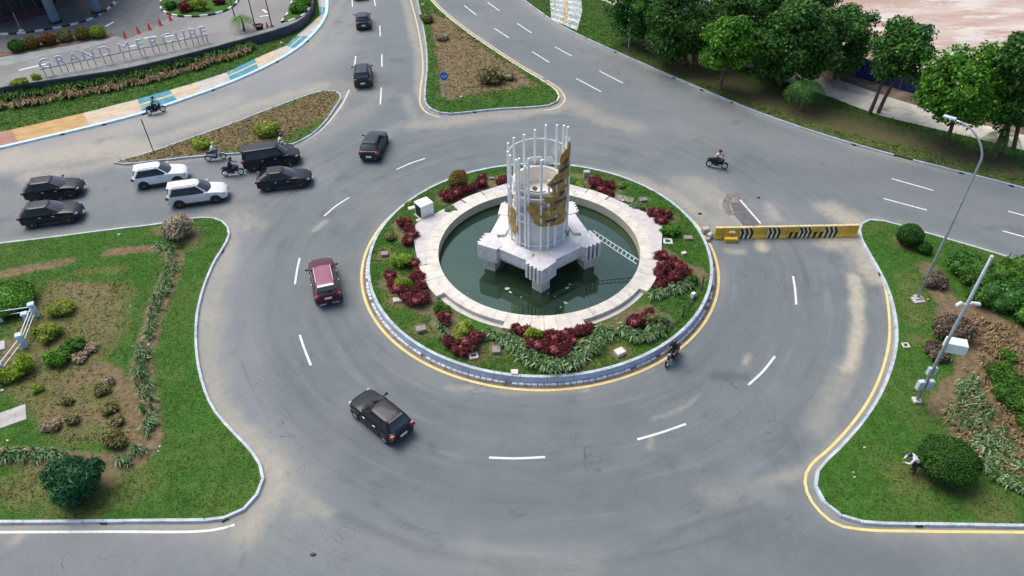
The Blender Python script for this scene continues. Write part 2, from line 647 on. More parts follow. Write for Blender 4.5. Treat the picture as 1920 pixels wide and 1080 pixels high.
# ------------------------------------------------------------------ the sheet of asphalt
def road_material():
    m, n, b = newmat('asphalt')
    at_d = N_(n, 'ShaderNodeAttribute', attribute_name='dust')
    at_t = N_(n, 'ShaderNodeAttribute', attribute_name='tar')
    at_p = N_(n, 'ShaderNodeAttribute', attribute_name='pale')
    fine = noise(n, 9.0, 5, .75)
    mid = noise(n, .55, 5, .6)
    big = noise(n, .09, 3, .5)
    c = mixc(n, ramp(n, mid, .3, .7), (.128, .150, .153), (.156, .178, .180))
    c = mixc(n, ramp(n, big, .35, .65, 0, .6), c, (.150, .166, .174))
    c = mixc(n, at_p.outputs['Fac'], c, (.27, .272, .268))
    c = mixc(n, ramp(n, fine, .35, .75, 0, .30), c, (.085, .095, .105))
    # faint streaks left by tyres following the ring, and speckled aggregate
    g = N_(n, 'ShaderNodeNewGeometry')
    sx = N_(n, 'ShaderNodeSeparateXYZ')
    n.links.new(g.outputs['Position'], sx.inputs[0])
    def mth(op, a, b_=None):
        x = N_(n, 'ShaderNodeMath', operation=op)
        for i_, v in enumerate((a, b_)):
            if v is None:
                continue
            if isinstance(v, (int, float)):
                x.inputs[i_].default_value = v
            else:
                n.links.new(v, x.inputs[i_])
        return x.outputs[0]
    dx, dy = mth('SUBTRACT', sx.outputs[0], IC.x), mth('SUBTRACT', sx.outputs[1], IC.y)
    rad = mth('SQRT', mth('ADD', mth('MULTIPLY', dx, dx), mth('MULTIPLY', dy, dy)))
    cb = N_(n, 'ShaderNodeCombineXYZ')
    n.links.new(mth('MULTIPLY', rad, 1.6), cb.inputs[0])
    n.links.new(mth('MULTIPLY', mth('ARCTAN2', dy, dx), 2.2), cb.inputs[1])
    streak = noise(n, 1.0, 5, .6, vec=cb.outputs[0])
    near = ramp(n, rad, 22, 30, 1, .15)
    c = mixc(n, mth('MULTIPLY', ramp(n, streak, .52, .72, 0, .42), near), c, (.215, .225, .235))
    c = mixc(n, mth('MULTIPLY', ramp(n, streak, .46, .30, 0, .42), near), c, (.085, .098, .108))
    c = mixc(n, ramp(n, noise(n, 3.4, 6, .8), .56, .70, 0, .28), c, (.22, .225, .225))
    c = mixc(n, ramp(n, noise(n, .8, 6, .7), .60, .72, 0, .30), c, (.085, .095, .103))
    vor = N_(n, 'ShaderNodeTexVoronoi', feature='DISTANCE_TO_EDGE')
    wob = N_(n, 'ShaderNodeMixRGB') if False else None
    mp_ = N_(n, 'ShaderNodeMapping')
    mp_.inputs['Scale'].default_value = (.16, .16, .16)
    nz = N_(n, 'ShaderNodeTexNoise')
    nz.inputs['Scale'].default_value = .6
    n.links.new(g.outputs['Position'], nz.inputs['Vector'])
    vm = N_(n, 'ShaderNodeVectorMath', operation='MULTIPLY_ADD')
    vm.inputs[1].default_value = (3, 3, 0)
    n.links.new(nz.outputs['Color'], vm.inputs[0])
    n.links.new(g.outputs['Position'], vm.inputs[2])
    n.links.new(vm.outputs[0], mp_.inputs[0])
    n.links.new(mp_.outputs[0], vor.inputs['Vector'])
    crack = mth('MULTIPLY', ramp(n, vor.outputs['Distance'], .0, .012, .55, 0), ramp(n, noise(n, .12, 2), .48, .58))
    c = mixc(n, crack, c, (.05, .055, .06))
    c = mixc(n, at_t.outputs['Fac'], c, (.072, .080, .088))
    dn = noise(n, 2.2, 5, .7)
    mul = N_(n, 'ShaderNodeMath', operation='MULTIPLY')
    n.links.new(at_d.outputs['Fac'], mul.inputs[0])
    n.links.new(ramp(n, dn, .2, .75, .6, 1.15), mul.inputs[1])
    c = mixc(n, mul.outputs[0], c, (.41, .365, .285))
    n.links.new(c, b.inputs['Base Color'])
    b.inputs['Roughness'].default_value = .82
    b.inputs['Specular IOR Level'].default_value = .35
    bump(n, b, fine, .35, .02)
    return m


def grid_sheet(name, x0, x1, y0, y1, st, z, mat, attrs):
    nx, ny = int((x1 - x0) / st) + 1, int((y1 - y0) / st) + 1
    X, Y = np.meshgrid(np.linspace(x0, x1, nx), np.linspace(y0, y1, ny))
    V = np.stack([X, Y, np.full_like(X, z)], -1).reshape(-1, 3)
    i = np.arange(nx * ny).reshape(ny, nx)
    F = np.stack([i[:-1, :-1], i[:-1, 1:], i[1:, 1:], i[1:, :-1]], -1).reshape(-1, 4)
    me = npmesh(name, V, F)
    for k, fn in attrs.items():
        a = me.attributes.new(k, 'FLOAT', 'POINT')
        a.data.foreach_set('value', fn(X, Y).reshape(-1).astype(np.float32))
    me.materials.append(mat)
    return link(name, me)


def npmesh(name, V, F):
    """V (n,3), F (m,k) arrays"""
    me = bpy.data.meshes.new(name)
    k = F.shape[1]
    me.vertices.add(len(V))
    me.vertices.foreach_set('co', np.ascontiguousarray(V, np.float32).reshape(-1))
    me.loops.add(F.size)
    me.loops.foreach_set('vertex_index', np.ascontiguousarray(F, np.int32).reshape(-1))
    me.polygons.add(len(F))
    me.polygons.foreach_set('loop_start', np.arange(0, F.size, k, dtype=np.int32))
    me.polygons.foreach_set('loop_total', np.full(len(F), k, np.int32))
    me.update(calc_edges=True)
    return me


def stroke(X, Y, px, w, z=0.0, wob=.35, soft=.7, seed=1, closed=False):
    """1 inside a brush stroke of half width w metres along the traced pixels, ragged at its edge"""
    P = [at(p[0], p[1], z) for p in px]
    d = linedist(X, Y, P, closed, reach=w * 3 + 2)
    d = np.where(d > 1e8, 1e3, d) / w
    return 1 - smoothstep(1 - soft, 1 + soft, d + (fnoise(X, Y, w * .9 + .5, seed) - .5) * 2 * wob)


DUST = [  # traced pixels, half width in metres, strength
    ([(1603, 520), (1606, 570), (1607, 620), (1600, 670), (1588, 690)], .40, .95),
    ([(1600, 500), (1585, 470), (1570, 455)], .35, .3),
    ([(1588, 690), (1560, 750), (1535, 800)], .7, .35),
    ([(1560, 455), (1600, 452), (1625, 480), (1648, 520)], 1.0, .75),
    ([(1560, 395), (1585, 408), (1600, 418)], 1.1, .8),
    ([(1540, 388), (1575, 402)], .6, .5),
    ([(1397, 680), (1402, 668)], .18, .5),
    ([(1225, 785), (1255, 777), (1290, 760), (1310, 740)], .10, .38),
    ([(1222, 820), (1219, 838)], .15, .45),
    ([(1300, 345), (1340, 370), (1380, 400), (1400, 425)], 1.3, .42),
    ([(1320, 425), (1360, 410)], 1.2, .45),
    ([(1350, 375), (1365, 395), (1390, 420)], .35, .7),
    ([(1440, 385), (1455, 410)], .45, .5),
    ([(1080, 318), (1190, 335), (1270, 370), (1310, 400)], .7, .55),
    ([(1425, 450), (1430, 465)], .35, .9),
    ([(1365, 470), (1390, 473)], .3, .5),
    ([(0, 302), (120, 290), (200, 278), (260, 285)], 2.0, .70),
    ([(210, 300), (190, 308), (150, 318), (60, 330)], 1.0, .55),
    ([(60, 285), (200, 250), (330, 215), (430, 190)], 1.8, .35),
    ([(300, 262), (420, 222), (520, 185), (600, 165)], 1.3, .55),
    ([(560, 165), (640, 160), (700, 178)], 1.6, .25),
    ([(440, 410), (420, 470), (400, 540), (388, 600), (388, 680), (400, 740)], .9, .50),
    ([(465, 405), (462, 430)], .35, .45),
    ([(400, 740), (430, 800), (480, 850), (510, 890)], .8, .55),
    ([(505, 880), (520, 920), (480, 970), (460, 1000)], .7, .55),
    ([(530, 900), (580, 940), (612, 962)], .35, .4),
    ([(545, 940), (570, 960)], .5, .3),
    ([(780, 235), (850, 226), (960, 215), (1050, 200)], 1.0, .5),
    ([(760, 180), (780, 225)], .6, .3),
    ([(1060, 190), (1110, 215), (1180, 240)], 1.2, .35),
    ([(830, 205), (770, 230), (700, 260)], .8, .2),
    ([(1650, 500), (1672, 560), (1680, 620), (1665, 700)], .35, .45),
    ([(1515, 880), (1470, 895), (1440, 905)], .4, .4),
    ([(1530, 870), (1600, 808)], .4, .4),
    ([(650, 175), (620, 225), (570, 265)], .6, .45),
    ([(580, 268), (640, 230), (690, 200)], 1.3, .25),
    ([(400, 390), (450, 400), (480, 420)], 1.0, .25),
    ([(0, 985), (200, 985), (400, 983)], .35, .5),
    ([(1640, 991), (1920, 995)], .3, .4),
    ([(30, 1012), (45, 996)], .3, .6),
    ([(900, 1040), (1000, 1055), (1100, 1060)], .8, .18),
    ([(1340, 930), (1440, 915)], .7, .22),
    ([(840, 725), (960, 735), (1100, 728)], .25, .4),
    ([(610, 415), (598, 425), (590, 432)], .25, .55),
    ([(760, 0), (785, 100), (788, 180)], .5, .5),
    ([(640, 0), (610, 50), (580, 90)], .6, .3),
]
TAR = [
    ([(1400, 930), (1300, 985), (1200, 1030)], .18, .25), ([(640, 965), (720, 1000), (790, 1030)], .22, .35), ([(790, 1030), (900, 1052), (1000, 1055)], .25, .28),
    ([(700, 940), (760, 985), (830, 1020)], .12, .35), ([(620, 600), (660, 670), (720, 740)], .16, .30), ([(640, 590), (690, 660), (760, 745), (860, 800)], .2, .22),
    ([(960, 880), (1060, 915), (1200, 905), (1340, 880)], .2, .2), ([(1380, 1000), (1500, 1040), (1700, 1050)], 1.1, .22),
    ([(1830, 260), (1700, 330), (1560, 330), (1400, 300)], 1.5, .18), ([(806, 835), (814, 842)], .3, .55), ([(190, 262), (180, 272)], .35, .5),
    ([(1340, 706), (1400, 706)], .3, .6), ([(1380, 380), (1420, 425)], .75, .42), ([(700, 905), (712, 912)], .4, .3), ([(1260, 860), (1160, 890), (1050, 940)], .5, .2),
    ([(460, 960), (456, 1000), (455, 1060)], .1, .4), ([(1610, 500), (1640, 540)], .5, .35), ([(560, 700), (620, 800), (720, 880), (900, 930), (1150, 920)], 1.6, .18),
    ([(1100, 800), (1300, 700), (1400, 600), (1420, 500)], 1.2, .14), ([(640, 560), (650, 440), (740, 360)], 1.2, .14), ([(1880, 400), (1600, 330), (1300, 265), (900, 265)], 1.4, .12),
]
PALE = [([(0, 300), (250, 240), (500, 160), (620, 90)], 3.2, .85), ([(560, 150), (640, 70), (680, 0)], 2.6, .6), ([(1920, 420), (1600, 330), (1300, 210), (1050, 60), (960, 0)], 3.0, .22),
        ([(0, 1040), (300, 1020), (560, 1010), (800, 1070)], 2.0, .30), ([(1300, 360), (1450, 410)], 3.0, .35), ([(900, 240), (1100, 260), (1300, 240)], 2.5, .25),
        ([(460, 440), (440, 600), (470, 760), (560, 900)], 1.3, .42), ([(0, 400), (200, 350), (420, 340), (560, 330)], 3.0, .3), ([(700, 120), (740, 0)], 2.5, .15)]
PATCH = [([(1367, 366), (1392, 366), (1388, 376), (1424, 420), (1400, 424), (1358, 385)], .30)]


def dust_field(X, Y):
    D = np.zeros_like(X)
    for i, (px, w, s) in enumerate(DUST):
        D = np.maximum(D, s * stroke(X, Y, px, w, wob=.55, soft=.85, seed=i % 17))
    for K, cl, s in ((left_k, False, .42), (right_k, False, .36), (tri_k, False, .42), (split_k, True, .5), (verge_k, False, .36), (hotel_k, False, .34), (circle(12.05, 90), True, .32)):
        d = linedist(X, Y, K, cl, reach=3.0)
        d = np.minimum(d, 50)
        e = s * np.exp(-(d / (.25 + .7 * fnoise(X, Y, 3.5, 5))) ** 1.5) * (.45 + .9 * fnoise(X, Y, 1.6, 9))
        D = np.maximum(D, e)
    D += .10 * smoothstep(.55, .8, fnoise(X, Y, 9, 2))
    return np.clip(D * (.8 + .4 * fnoise(X, Y, .9, 4)), 0, .95)


def tar_field(X, Y):
    D = np.zeros_like(X)
    for i, (px, w, s) in enumerate(TAR):
        D = np.maximum(D, s * stroke(X, Y, px, w, wob=.5, soft=.8, seed=i % 13))
    d = np.hypot(X - IC.x, Y - IC.y)
    th_ = np.arctan2(Y - IC.y, X - IC.x)
    arc = np.zeros_like(X)
    for r in (15.1, 16.7, 18.6, 20.2):                      # tyre tracks round the ring
        arc = np.maximum(arc, np.exp(-((d - r - .5 * np.sin(th_ * 2 + r)) / .32) ** 2))
    D = np.maximum(D, .16 * arc * smoothstep(.3, .6, fnoise(th_ * 8, d * .3, 3, 3)))
    D = np.maximum(D, .35 * smoothstep(.70, .85, fnoise(X, Y, 2.2, 12)))
    return np.clip(D, 0, .9)


def pale_field(X, Y):
    D = np.zeros_like(X)
    for i, (px, w, s) in enumerate(PALE):
        D = np.maximum(D, s * stroke(X, Y, px, w, wob=.4, soft=.95, seed=i % 11))
    return np.clip(D * (.65 + .6 * fnoise(X, Y, 5, 6)), 0, .9)


road = grid_sheet('road', -80, 84, -14, 112, .22, 0.0, road_material(), {'dust': dust_field, 'tar': tar_field, 'pale': pale_field})
tag(road, 'grey dusty asphalt road running round the roundabout', kind='structure')
gm = surf('far_ground', (.16, .15, .13), .95, .25, .05, dirt=(.08, .12, .04), dscale=.03)
tag(MB().grid([[(-2500, -2500, -.06), (2500, -2500, -.06)], [(-2500, 2500, -.06), (2500, 2500, -.06)]]).build('ground', gm), 'flat ground stretching away beyond the junction', kind='structure')


# ------------------------------------------------------------------ lawns
def lawn_material(name, grass_a, grass_b, soil, dry):
    m, n, b = newmat(name)
    s = N_(n, 'ShaderNodeAttribute', attribute_name='soil')
    d = N_(n, 'ShaderNodeAttribute', attribute_name='dry')
    c = mixc(n, ramp(n, noise(n, 1.6, 5, .65), .32, .68), grass_a, grass_b)
    c = mixc(n, ramp(n, noise(n, 14, 4, .7), .4, .75, 0, .55), c, tuple(x * .75 for x in grass_a))
    c = mixc(n, d.outputs['Fac'], c, dry)
    sc = mixc(n, ramp(n, noise(n, 3.5, 5, .7), .3, .7), tuple(x * .6 for x in soil), tuple(x * 1.35 for x in soil))
    c = mixc(n, s.outputs['Fac'], c, sc)
    n.links.new(c, b.inputs['Base Color'])
    b.inputs['Roughness'].default_value = .95
    b.inputs['Specular IOR Level'].default_value = .15
    bump(n, b, noise(n, 16, 5, .75), .9, .06)
    return m


M['lawn'] = lawn_material('lawn', (.042, .115, .014), (.068, .165, .026), (.20, .135, .085), (.22, .17, .075))
M['verge'] = lawn_material('verge', (.034, .095, .012), (.060, .130, .022), (.085, .062, .040), (.16, .14, .06))

ZL = KH - .03


def lawn(name, label, poly, z, st, mat, soil=(), dry=(), dome=None, noise_dry=.14, noise_soil=0.0):
    xs = [p.x for p in poly]
    ys = [p.y for p in poly]
    gx, gy = np.meshgrid(np.arange(min(xs), max(xs), st), np.arange(min(ys), max(ys), st))
    gx = gx + (NR.rand(*gx.shape) - .5) * st * .5
    gy = gy + (NR.rand(*gy.shape) - .5) * st * .5
    ok = inpoly(gx, gy, poly)
    gx, gy = gx[ok], gy[ok]
    keep = linedist(gx, gy, poly, True) > st * .45
    pts = [Vector((p.x, p.y)) for p in poly] + [Vector((a, b)) for a, b in zip(gx[keep], gy[keep])]
    n = len(poly)
    vs, _, fs, _, _, _ = delaunay_2d_cdt(pts, [(i, (i + 1) % n) for i in range(n)], [], 1, 1e-5)
    X = np.array([v.x for v in vs])
    Y = np.array([v.y for v in vs])
    Z = np.full_like(X, z)
    S, D = ground_masks(X, Y, soil, dry, z, noise_dry, noise_soil)
    if dome:
        Z = Z + dome(X, Y)
    F = np.array([f for f in fs if len(f) == 3], np.int32)
    # face up
    a, b, c = F[:, 0], F[:, 1], F[:, 2]
    cr = (X[b] - X[a]) * (Y[c] - Y[a]) - (Y[b] - Y[a]) * (X[c] - X[a])
    F[cr < 0] = F[cr < 0][:, ::-1]
    me = npmesh(name, np.stack([X, Y, Z], 1), F)
    for k, v in (('soil', S), ('dry', D)):
        me.attributes.new(k, 'FLOAT', 'POINT').data.foreach_set('value', v.astype(np.float32))
    me.materials.append(mat)
    o = link(name, me)
    tag(o, label, kind='structure')
    return o


def ground_masks(X, Y, soil, dry, z, nd=.14, ns=0.0):
    S = np.zeros_like(X)
    D = np.zeros_like(X)
    for T, spec in ((S, soil), (D, dry)):
        for i, it in enumerate(spec):
            if it[0] == 'line':
                T[:] = np.maximum(T, it[3] * stroke(X, Y, it[1], it[2], z, wob=.35, soft=.3, seed=i % 19))
            elif it[0] == 'poly':
                P = [at(p[0], p[1], z) for p in it[1]]
                d = linedist(X, Y, P, True)
                d = np.where(inpoly(X, Y, P), -d, d) + (fnoise(X, Y, 1.4, i % 19) - .5) * 1.1
                T[:] = np.maximum(T, it[2] * (1 - smoothstep(-.3, .3, d)))
            elif it[0] == 'spot':
                p = at(it[1][0], it[1][1], z)
                d = np.hypot(X - p.x, Y - p.y) + (fnoise(X, Y, .6, i % 19) - .5) * it[2] * .7
                T[:] = np.maximum(T, it[3] * (1 - smoothstep(it[2] * .6, it[2] * 1.2, d)))
    D[:] = np.maximum(D, nd * smoothstep(.5, .72, fnoise(X, Y, 3.2, 14)))
    if ns:
        S[:] = np.maximum(S, ns * smoothstep(.52, .7, fnoise(X, Y, 2.2, 15)))
    return S, D


def grass_blades(name, label, poly, z, per_m2, h, mat, soil=(), dry=(), dome=None, w=.035, thr=.35, only=None, lean=1.7):
    """short blades standing in the lawn, thin where the soil is bare"""
    xs = [p.x for p in poly]
    ys = [p.y for p in poly]
    A = (max(xs) - min(xs)) * (max(ys) - min(ys))
    n = int(A * per_m2)
    X = NR.uniform(min(xs), max(xs), n)
    Y = NR.uniform(min(ys), max(ys), n)
    # only what the photograph could see
    f_ = Y * math.cos(PITCH) + (CAMH) * math.sin(PITCH)
    ok = (np.abs(X / f_) < .80) & inpoly(X, Y, poly)
    X, Y = X[ok], Y[ok]
    ok = linedist(X, Y, poly, True, reach=.4) > .10
    X, Y = X[ok], Y[ok]
    S, D = ground_masks(X, Y, soil, dry, z)
    ok = (S + D * .5) < thr + NR.rand(len(X)) * .25
    if only is not None:
        ok &= only(X, Y)
    X, Y = X[ok], Y[ok]
    n = len(X)
    Z = np.full(n, z - .01) + (dome(X, Y) if dome else 0)
    a = NR.uniform(0, 2 * PI, n)
    hh = h * NR.uniform(.5, 1.3, n) * (.6 + .8 * fnoise(X, Y, 1.2, 8))
    lx, ly = NR.normal(0, lean, n) * hh, NR.normal(0, lean, n) * hh
    B = np.stack([X, Y, Z], 1)
    d = np.stack([np.cos(a), np.sin(a), np.zeros(n)], 1) * (w * NR.uniform(.7, 1.4, n))[:, None]
    top = B + np.stack([lx, ly, hh], 1)
    V = np.stack([B - d, B + d, top], 1).reshape(-1, 3)
    F = np.arange(3 * n).reshape(-1, 3)
    me = npmesh(name, V, F)
    me.materials.append(mat)
    return tag(link(name, me), label, kind='stuff')


# left garden
left_in = offset(left_k, .17)
left_poly = [p for p in left_in]
L_soil = [('line', [(200, 475), (250, 468), (320, 464)], .42, .95), ('line', [(322, 470), (328, 490), (318, 520), (302, 560), (288, 600), (275, 640), (266, 680), (268, 730), (280, 780), (286, 815), (275, 845), (250, 862), (200, 868), (130, 862), (60, 857), (-40, 856)], .62, .95),
          ('line', [(0, 515), (50, 505), (110, 493)], .5, .9), ('line', [(110, 493), (130, 490)], .5, .6), ('poly', [(60, 530), (130, 525), (190, 530), (235, 560), (225, 600), (200, 650), (190, 690), (225, 720), (245, 770), (240, 830), (180, 830), (90, 800), (60, 760), (0, 720), (0, 560)], .22), ('line', [(120, 550), (160, 570), (215, 575)], .5, .45), ('line', [(160, 590), (200, 620)], .4, .4), ('line', [(100, 720), (150, 700)], .4, .55), ('line', [(80, 770), (150, 760), (200, 790)], .4, .5),
          ('line', [(190, 690), (220, 705), (240, 750), (250, 800), (245, 835)], .5, .8), ('line', [(100, 780), (130, 790), (165, 785)], .55, .6), ('line', [(140, 540), (190, 545)], .7, .6), ('line', [(140, 715), (180, 700)], .8, .7),
          ('spot', (300, 432), .9, .5), ('spot', (348, 445), 1.3, .75), ('spot', (175, 890), 1.6, .7), ('poly', [(0, 615), (30, 640), (20, 720), (0, 730)], .8)]
L_dry = [('poly', [(110, 520), (250, 530), (240, 620), (190, 690), (250, 740), (250, 830), (90, 835), (20, 740), (0, 690), (60, 560)], .52), ('spot', (60, 905), 1.6, .6), ('spot', (150, 930), 1.8, .5), ('spot', (250, 910), 1.5, .35), ('line', [(150, 510), (230, 505)], .4, .5), ('spot', (360, 460), 1.0, .3)]
lawn('left_garden_ground', 'green lawn with bare soil paths left of the roundabout', left_poly, ZL, .3, M['lawn'], L_soil, L_dry)
grass_blades('grass', 'short green grass of the left garden', left_poly, ZL, 120, .06, L['grass'], L_soil, L_dry)
grass_blades('dry_grass', 'dry yellowed grass among the shrubs of the left garden', left_poly, ZL, 16, .16, L['dry'], (), (), w=.05, thr=2,
             only=lambda X, Y: ground_masks(X, Y, (), L_dry, ZL)[1] > .5)

# right garden
right_poly = offset(right_k, .17)
R_soil = [('poly', [(1745, 540), (1800, 560), (1850, 575), (1950, 640), (2050, 760), (2050, 960), (1935, 925), (1870, 880), (1815, 840), (1770, 800), (1745, 765), (1760, 735), (1790, 700), (1800, 650), (1755, 600)], .88), ('spot', (1700, 455), 1.0, .75), ('spot', (1765, 880), 1.4, .55),
          ('spot', (1725, 563), .6, .7), ('line', [(1740, 500), (1755, 530), (1775, 560)], .7, .7)]
R_dry = [('poly', [(1750, 540), (1850, 580), (1950, 650), (1900, 680), (1800, 660)], .7), ('line', [(1700, 520), (1720, 600)], .8, .35), ('spot', (1725, 640), .8, .4), ('spot', (1860, 955), 1.4, .4), ('spot', (1700, 900), 1.2, .4)]
lawn('right_garden_ground', 'green lawn and bare soil right of the roundabout', right_poly, ZL, .3, M['lawn'], R_soil, R_dry)
grass_blades('grass', 'short green grass of the right garden', right_poly, ZL, 120, .06, L['grass'], R_soil, R_dry)

# triangular island
tri_poly = offset(tri_k, .17)
T_soil = [('poly', [(808, 25), (840, 40), (880, 75), (930, 110), (985, 140), (1000, 160), (950, 168), (880, 175), (838, 186), (835, 150), (828, 100), (815, 60)], .72), ('line', [(822, 60), (832, 120), (836, 180)], .5, .9)]
T_dry = [('poly', [(805, 15), (850, 40), (960, 120), (1010, 160), (860, 185), (828, 180)], .65)]
lawn('triangle_island_ground', 'dry earth and grass of the triangular traffic island', tri_poly, ZL, .4, M['lawn'], T_soil, T_dry)
grass_blades('grass', 'green grass edging the triangular traffic island', tri_poly, ZL, 60, .10, L['grass'], T_soil, T_dry, w=.06)
grass_blades('dry_grass', 'dry brown weeds covering the triangular traffic island', tri_poly, ZL, 14, .14, L['dry'], (), (), w=.09, thr=2, only=lambda X, Y: ground_masks(X, Y, (), T_dry, ZL)[1] > .45)

# splitter island on the left
split_poly = offset(split_k, .17, True)
S_soil = [('line', [(240, 302), (350, 280), (470, 245), (560, 215), (620, 185)], 2.4, .62)]
S_dry = [('line', [(240, 302), (350, 280), (470, 245), (560, 215), (620, 185)], 2.6, .75)]
lawn('splitter_island_ground', 'brown weedy soil of the narrow traffic island', split_poly, ZL, .35, M['lawn'], S_soil, S_dry)
grass_blades('dry_grass', 'dry brown weeds covering the narrow traffic island', split_poly, ZL, 34, .13, L['dry'], (), (), w=.08, thr=2)

# far verge, pavement behind it, earth of the building site
vfront = smooth_line(ats([(1060, -32), (1110, -8), (1185, 24), (1300, 75), (1418, 132), (1540, 175), (1640, 213), (1740, 238), (1850, 264), (1960, 292), (2250, 366)], .15), False, 1.5)
vback = smooth_line(ats([(1095, -32), (1150, -8), (1215, 18), (1330, 62), (1440, 106), (1540, 138), (1640, 173), (1740, 205), (1850, 236), (1960, 263), (2250, 336)], .15), False, 1.5)
verge_poly = offset(verge_k, .17) + list(reversed(vfront))
V_soil = [('poly', [(1180, 70), (1300, 85), (1420, 150), (1560, 195), (1700, 240), (1850, 285), (1920, 300), (1920, 330), (1800, 300), (1640, 262), (1500, 225), (1380, 180), (1260, 130)], .58), ('line', [(1560, 215), (1640, 225)], .4, .5)]
V_dry = [('line', [(1200, 100), (1400, 185), (1600, 250), (1900, 330)], 2.0, .55)]
lawn('verge_ground', 'grass verge and shaded soil under the roadside trees', verge_poly, ZL, .5, M['verge'], V_soil, V_dry, noise_soil=.25)
grass_blades('grass', 'grass of the verge along the far kerb', verge_poly, ZL, 34, .12, L['grass'], V_soil, V_dry, w=.07)
# ------------------------------------------------------------------ kerbs: every kerbstone a piece of its own
def kerb(label, P, step, mat, closed=False, w=.18, h=KH, skip=(), mats=None, taper=.03, gap=.014, z0=0.0, piece='kerbstone', visible=True, name='kerb'):
    P = resample(P, step, closed)
    N = normals(P, closed)
    base = Vector((P[0].x, P[0].y, z0))
    root = tag(link(name, None), label, kind='structure')
    root.location = base
    n = len(P)
    for i in range(n if closed else n - 1):
        a, b = P[i], P[(i + 1) % n]
        mid = (a + b) / 2
        q = proj((mid.x, mid.y, 0))
        if visible and not (-60 < q[0] < 1980 and -45 < q[1] < 1120):
            continue
        if any((mid.x - s[0]) ** 2 + (mid.y - s[1]) ** 2 < s[2] ** 2 for s in skip):
            continue
        na, nb = N[i], N[(i + 1) % n]
        t = (b - a).normalized() * gap / 2
        hh = h + R.uniform(-.006, .006)
        sh = R.uniform(-.008, .008)
        prof = [(sh, -.02), (sh + taper * .7, hh - .025), (sh + taper, hh), (w, hh), (w, -.02)]
        vs = []
        for p, nn, s in ((a + t, na, 1), (b - t, nb, 1)):
            for d, z in prof:
                v = p + nn * d
                vs.append((v.x - base.x, v.y - base.y, z))
        k = len(prof)
        fs = [tuple(range(k)), tuple(reversed(range(k, 2 * k)))]
        for j in range(k):
            j2 = (j + 1) % k
            fs.append((j2, j, k + j, k + j2))
        m = MB()
        m.add(vs, fs)
        mm = mat if mats is None else mats(i, mid)
        m.build(piece, mm, root)
    return root


kerb('pale painted kerb edging the left garden', left_k, 1.0, M['kerb_pale'])
kerb('pale painted kerb edging the right garden', right_k, 1.05, M['kerb_pale'])
kerb('kerb of the triangular island, grey on the left and yellowed on the right', tri_k, 1.2, None,
     mats=lambda i, p: M['kerb_cream'] if (lambda q: q[0] > 793 + .6 * q[1] and q[1] < 195)(proj((p.x, p.y, 0))) else M['kerb_grey'])
kerb('grey kerb of the narrow splitter island', split_k, 1.1, M['kerb_grey'], True)
gapc = at(1700, 298)
kerb('grey kerb along the tree lined verge, with one gap', verge_k, 1.5, M['kerb_grey'], skip=[(gapc.x, gapc.y, .55)])
kerb('wide sky blue painted kerb of the pavement below the hotel', hotel_k, 1.5, M['kerb_sky'], w=.42, taper=.05)

# drain mouths: short dark openings in the kerb faces
for P, spots in ((verge_k, [(1152, 96), (1257, 146), (1312, 170), (1375, 196), (1610, 276), (1790, 322), (1888, 348)]), (hotel_k, [(116, 253), (195, 235), (263, 215), (397, 170), (527, 118), (581, 79)]), (left_k, [(198, 983), (432, 974), (413, 478)]), (right_k, [(1648, 517), (1730, 988)]), (tri_k, [(890, 212)])):
    for s in spots:
        p = at(s[0], s[1], .05).to_2d()
        j = min(range(len(P) - 1), key=lambda k: (P[k] - p).length)
        t = (P[j + 1] - P[j]).normalized()
        nn = Vector((-t.y, t.x))
        o = MB().box((0, 0, 0), (.34, .05, .11)).build('drain_mouth', M['black'])
        o.location = (P[j].x + nn.x * .002, P[j].y + nn.y * .002, .075)
        o.rotation_euler = (0, 0, math.atan2(t.y, t.x))
        tag(o, 'small dark drain mouth in the face of a kerb', 'drain', 'drain mouths in the kerbs')

# ------------------------------------------------------------------ painted markings
marks = tag(link('road_markings', None), 'white and yellow paint lines on the asphalt', kind='structure')


def dash(px, w=.13, z=.005, mat=None, name='lane_dash', step=.6):
    P = smooth_line([at(p[0], p[1]) for p in px], False, step)
    return ribbon(name, P, w, z, mat or M['paint_white'], marks)


for px in [[(917, 858), (970, 859.5), (1022, 857)], [(1195, 824), (1240, 811), (1286, 795)], [(1403, 722), (1430, 697), (1453, 668)], [(1487, 518), (1491, 545), (1493, 571)], [(562, 628), (571, 655), (583, 685)], [(562, 484), (557, 506), (553, 533)],
           [(608, 405), (630, 386), (655, 370)], [(743, 318), (770, 306), (797, 297)], [(1080, 147), (1127, 172)], [(1124, 133), (1168, 156)], [(998, 97), (1030, 117)], [(1041, 88), (1072, 105)], [(927, 53), (954, 71)], [(970, 44), (997, 62)], [(870, 10), (893, 28)], [(914, 4), (936, 20)], [(715, 164), (713, 196)], [(716, 102), (716, 125)], [(712, 48), (713, 68)], [(701, -4), (704, 11)],
           [(667, 105), (664, 131)], [(660, -6), (661, 13)], [(1672, 335), (1750, 357)], [(1656, 372), (1738, 394)], [(1890, 396), (1960, 415)], [(1880, 433), (1960, 455)], [(1388, 375), (1407, 397), (1426, 419)]]:
    dash(px, .14)
dash([(655, 168), (642, 195), (622, 222), (600, 245), (575, 262), (545, 275)], .11, name='edge_line')
dash([(-300, 1001), (0, 998), (200, 997), (380, 996), (415, 991), (440, 984)], .14, name='edge_line')
dash([(1632, 470), (1650, 503), (1660, 540), (1667, 590), (1667, 640), (1654, 695), (1630, 748), (1594, 799), (1553, 843), (1524, 868), (1510, 893), (1514, 925), (1535, 957), (1568, 983), (1620, 993), (1720, 996), (1920, 998), (2150, 1000)], .15, mat=M['paint_yellow'], name='yellow_edge_line')
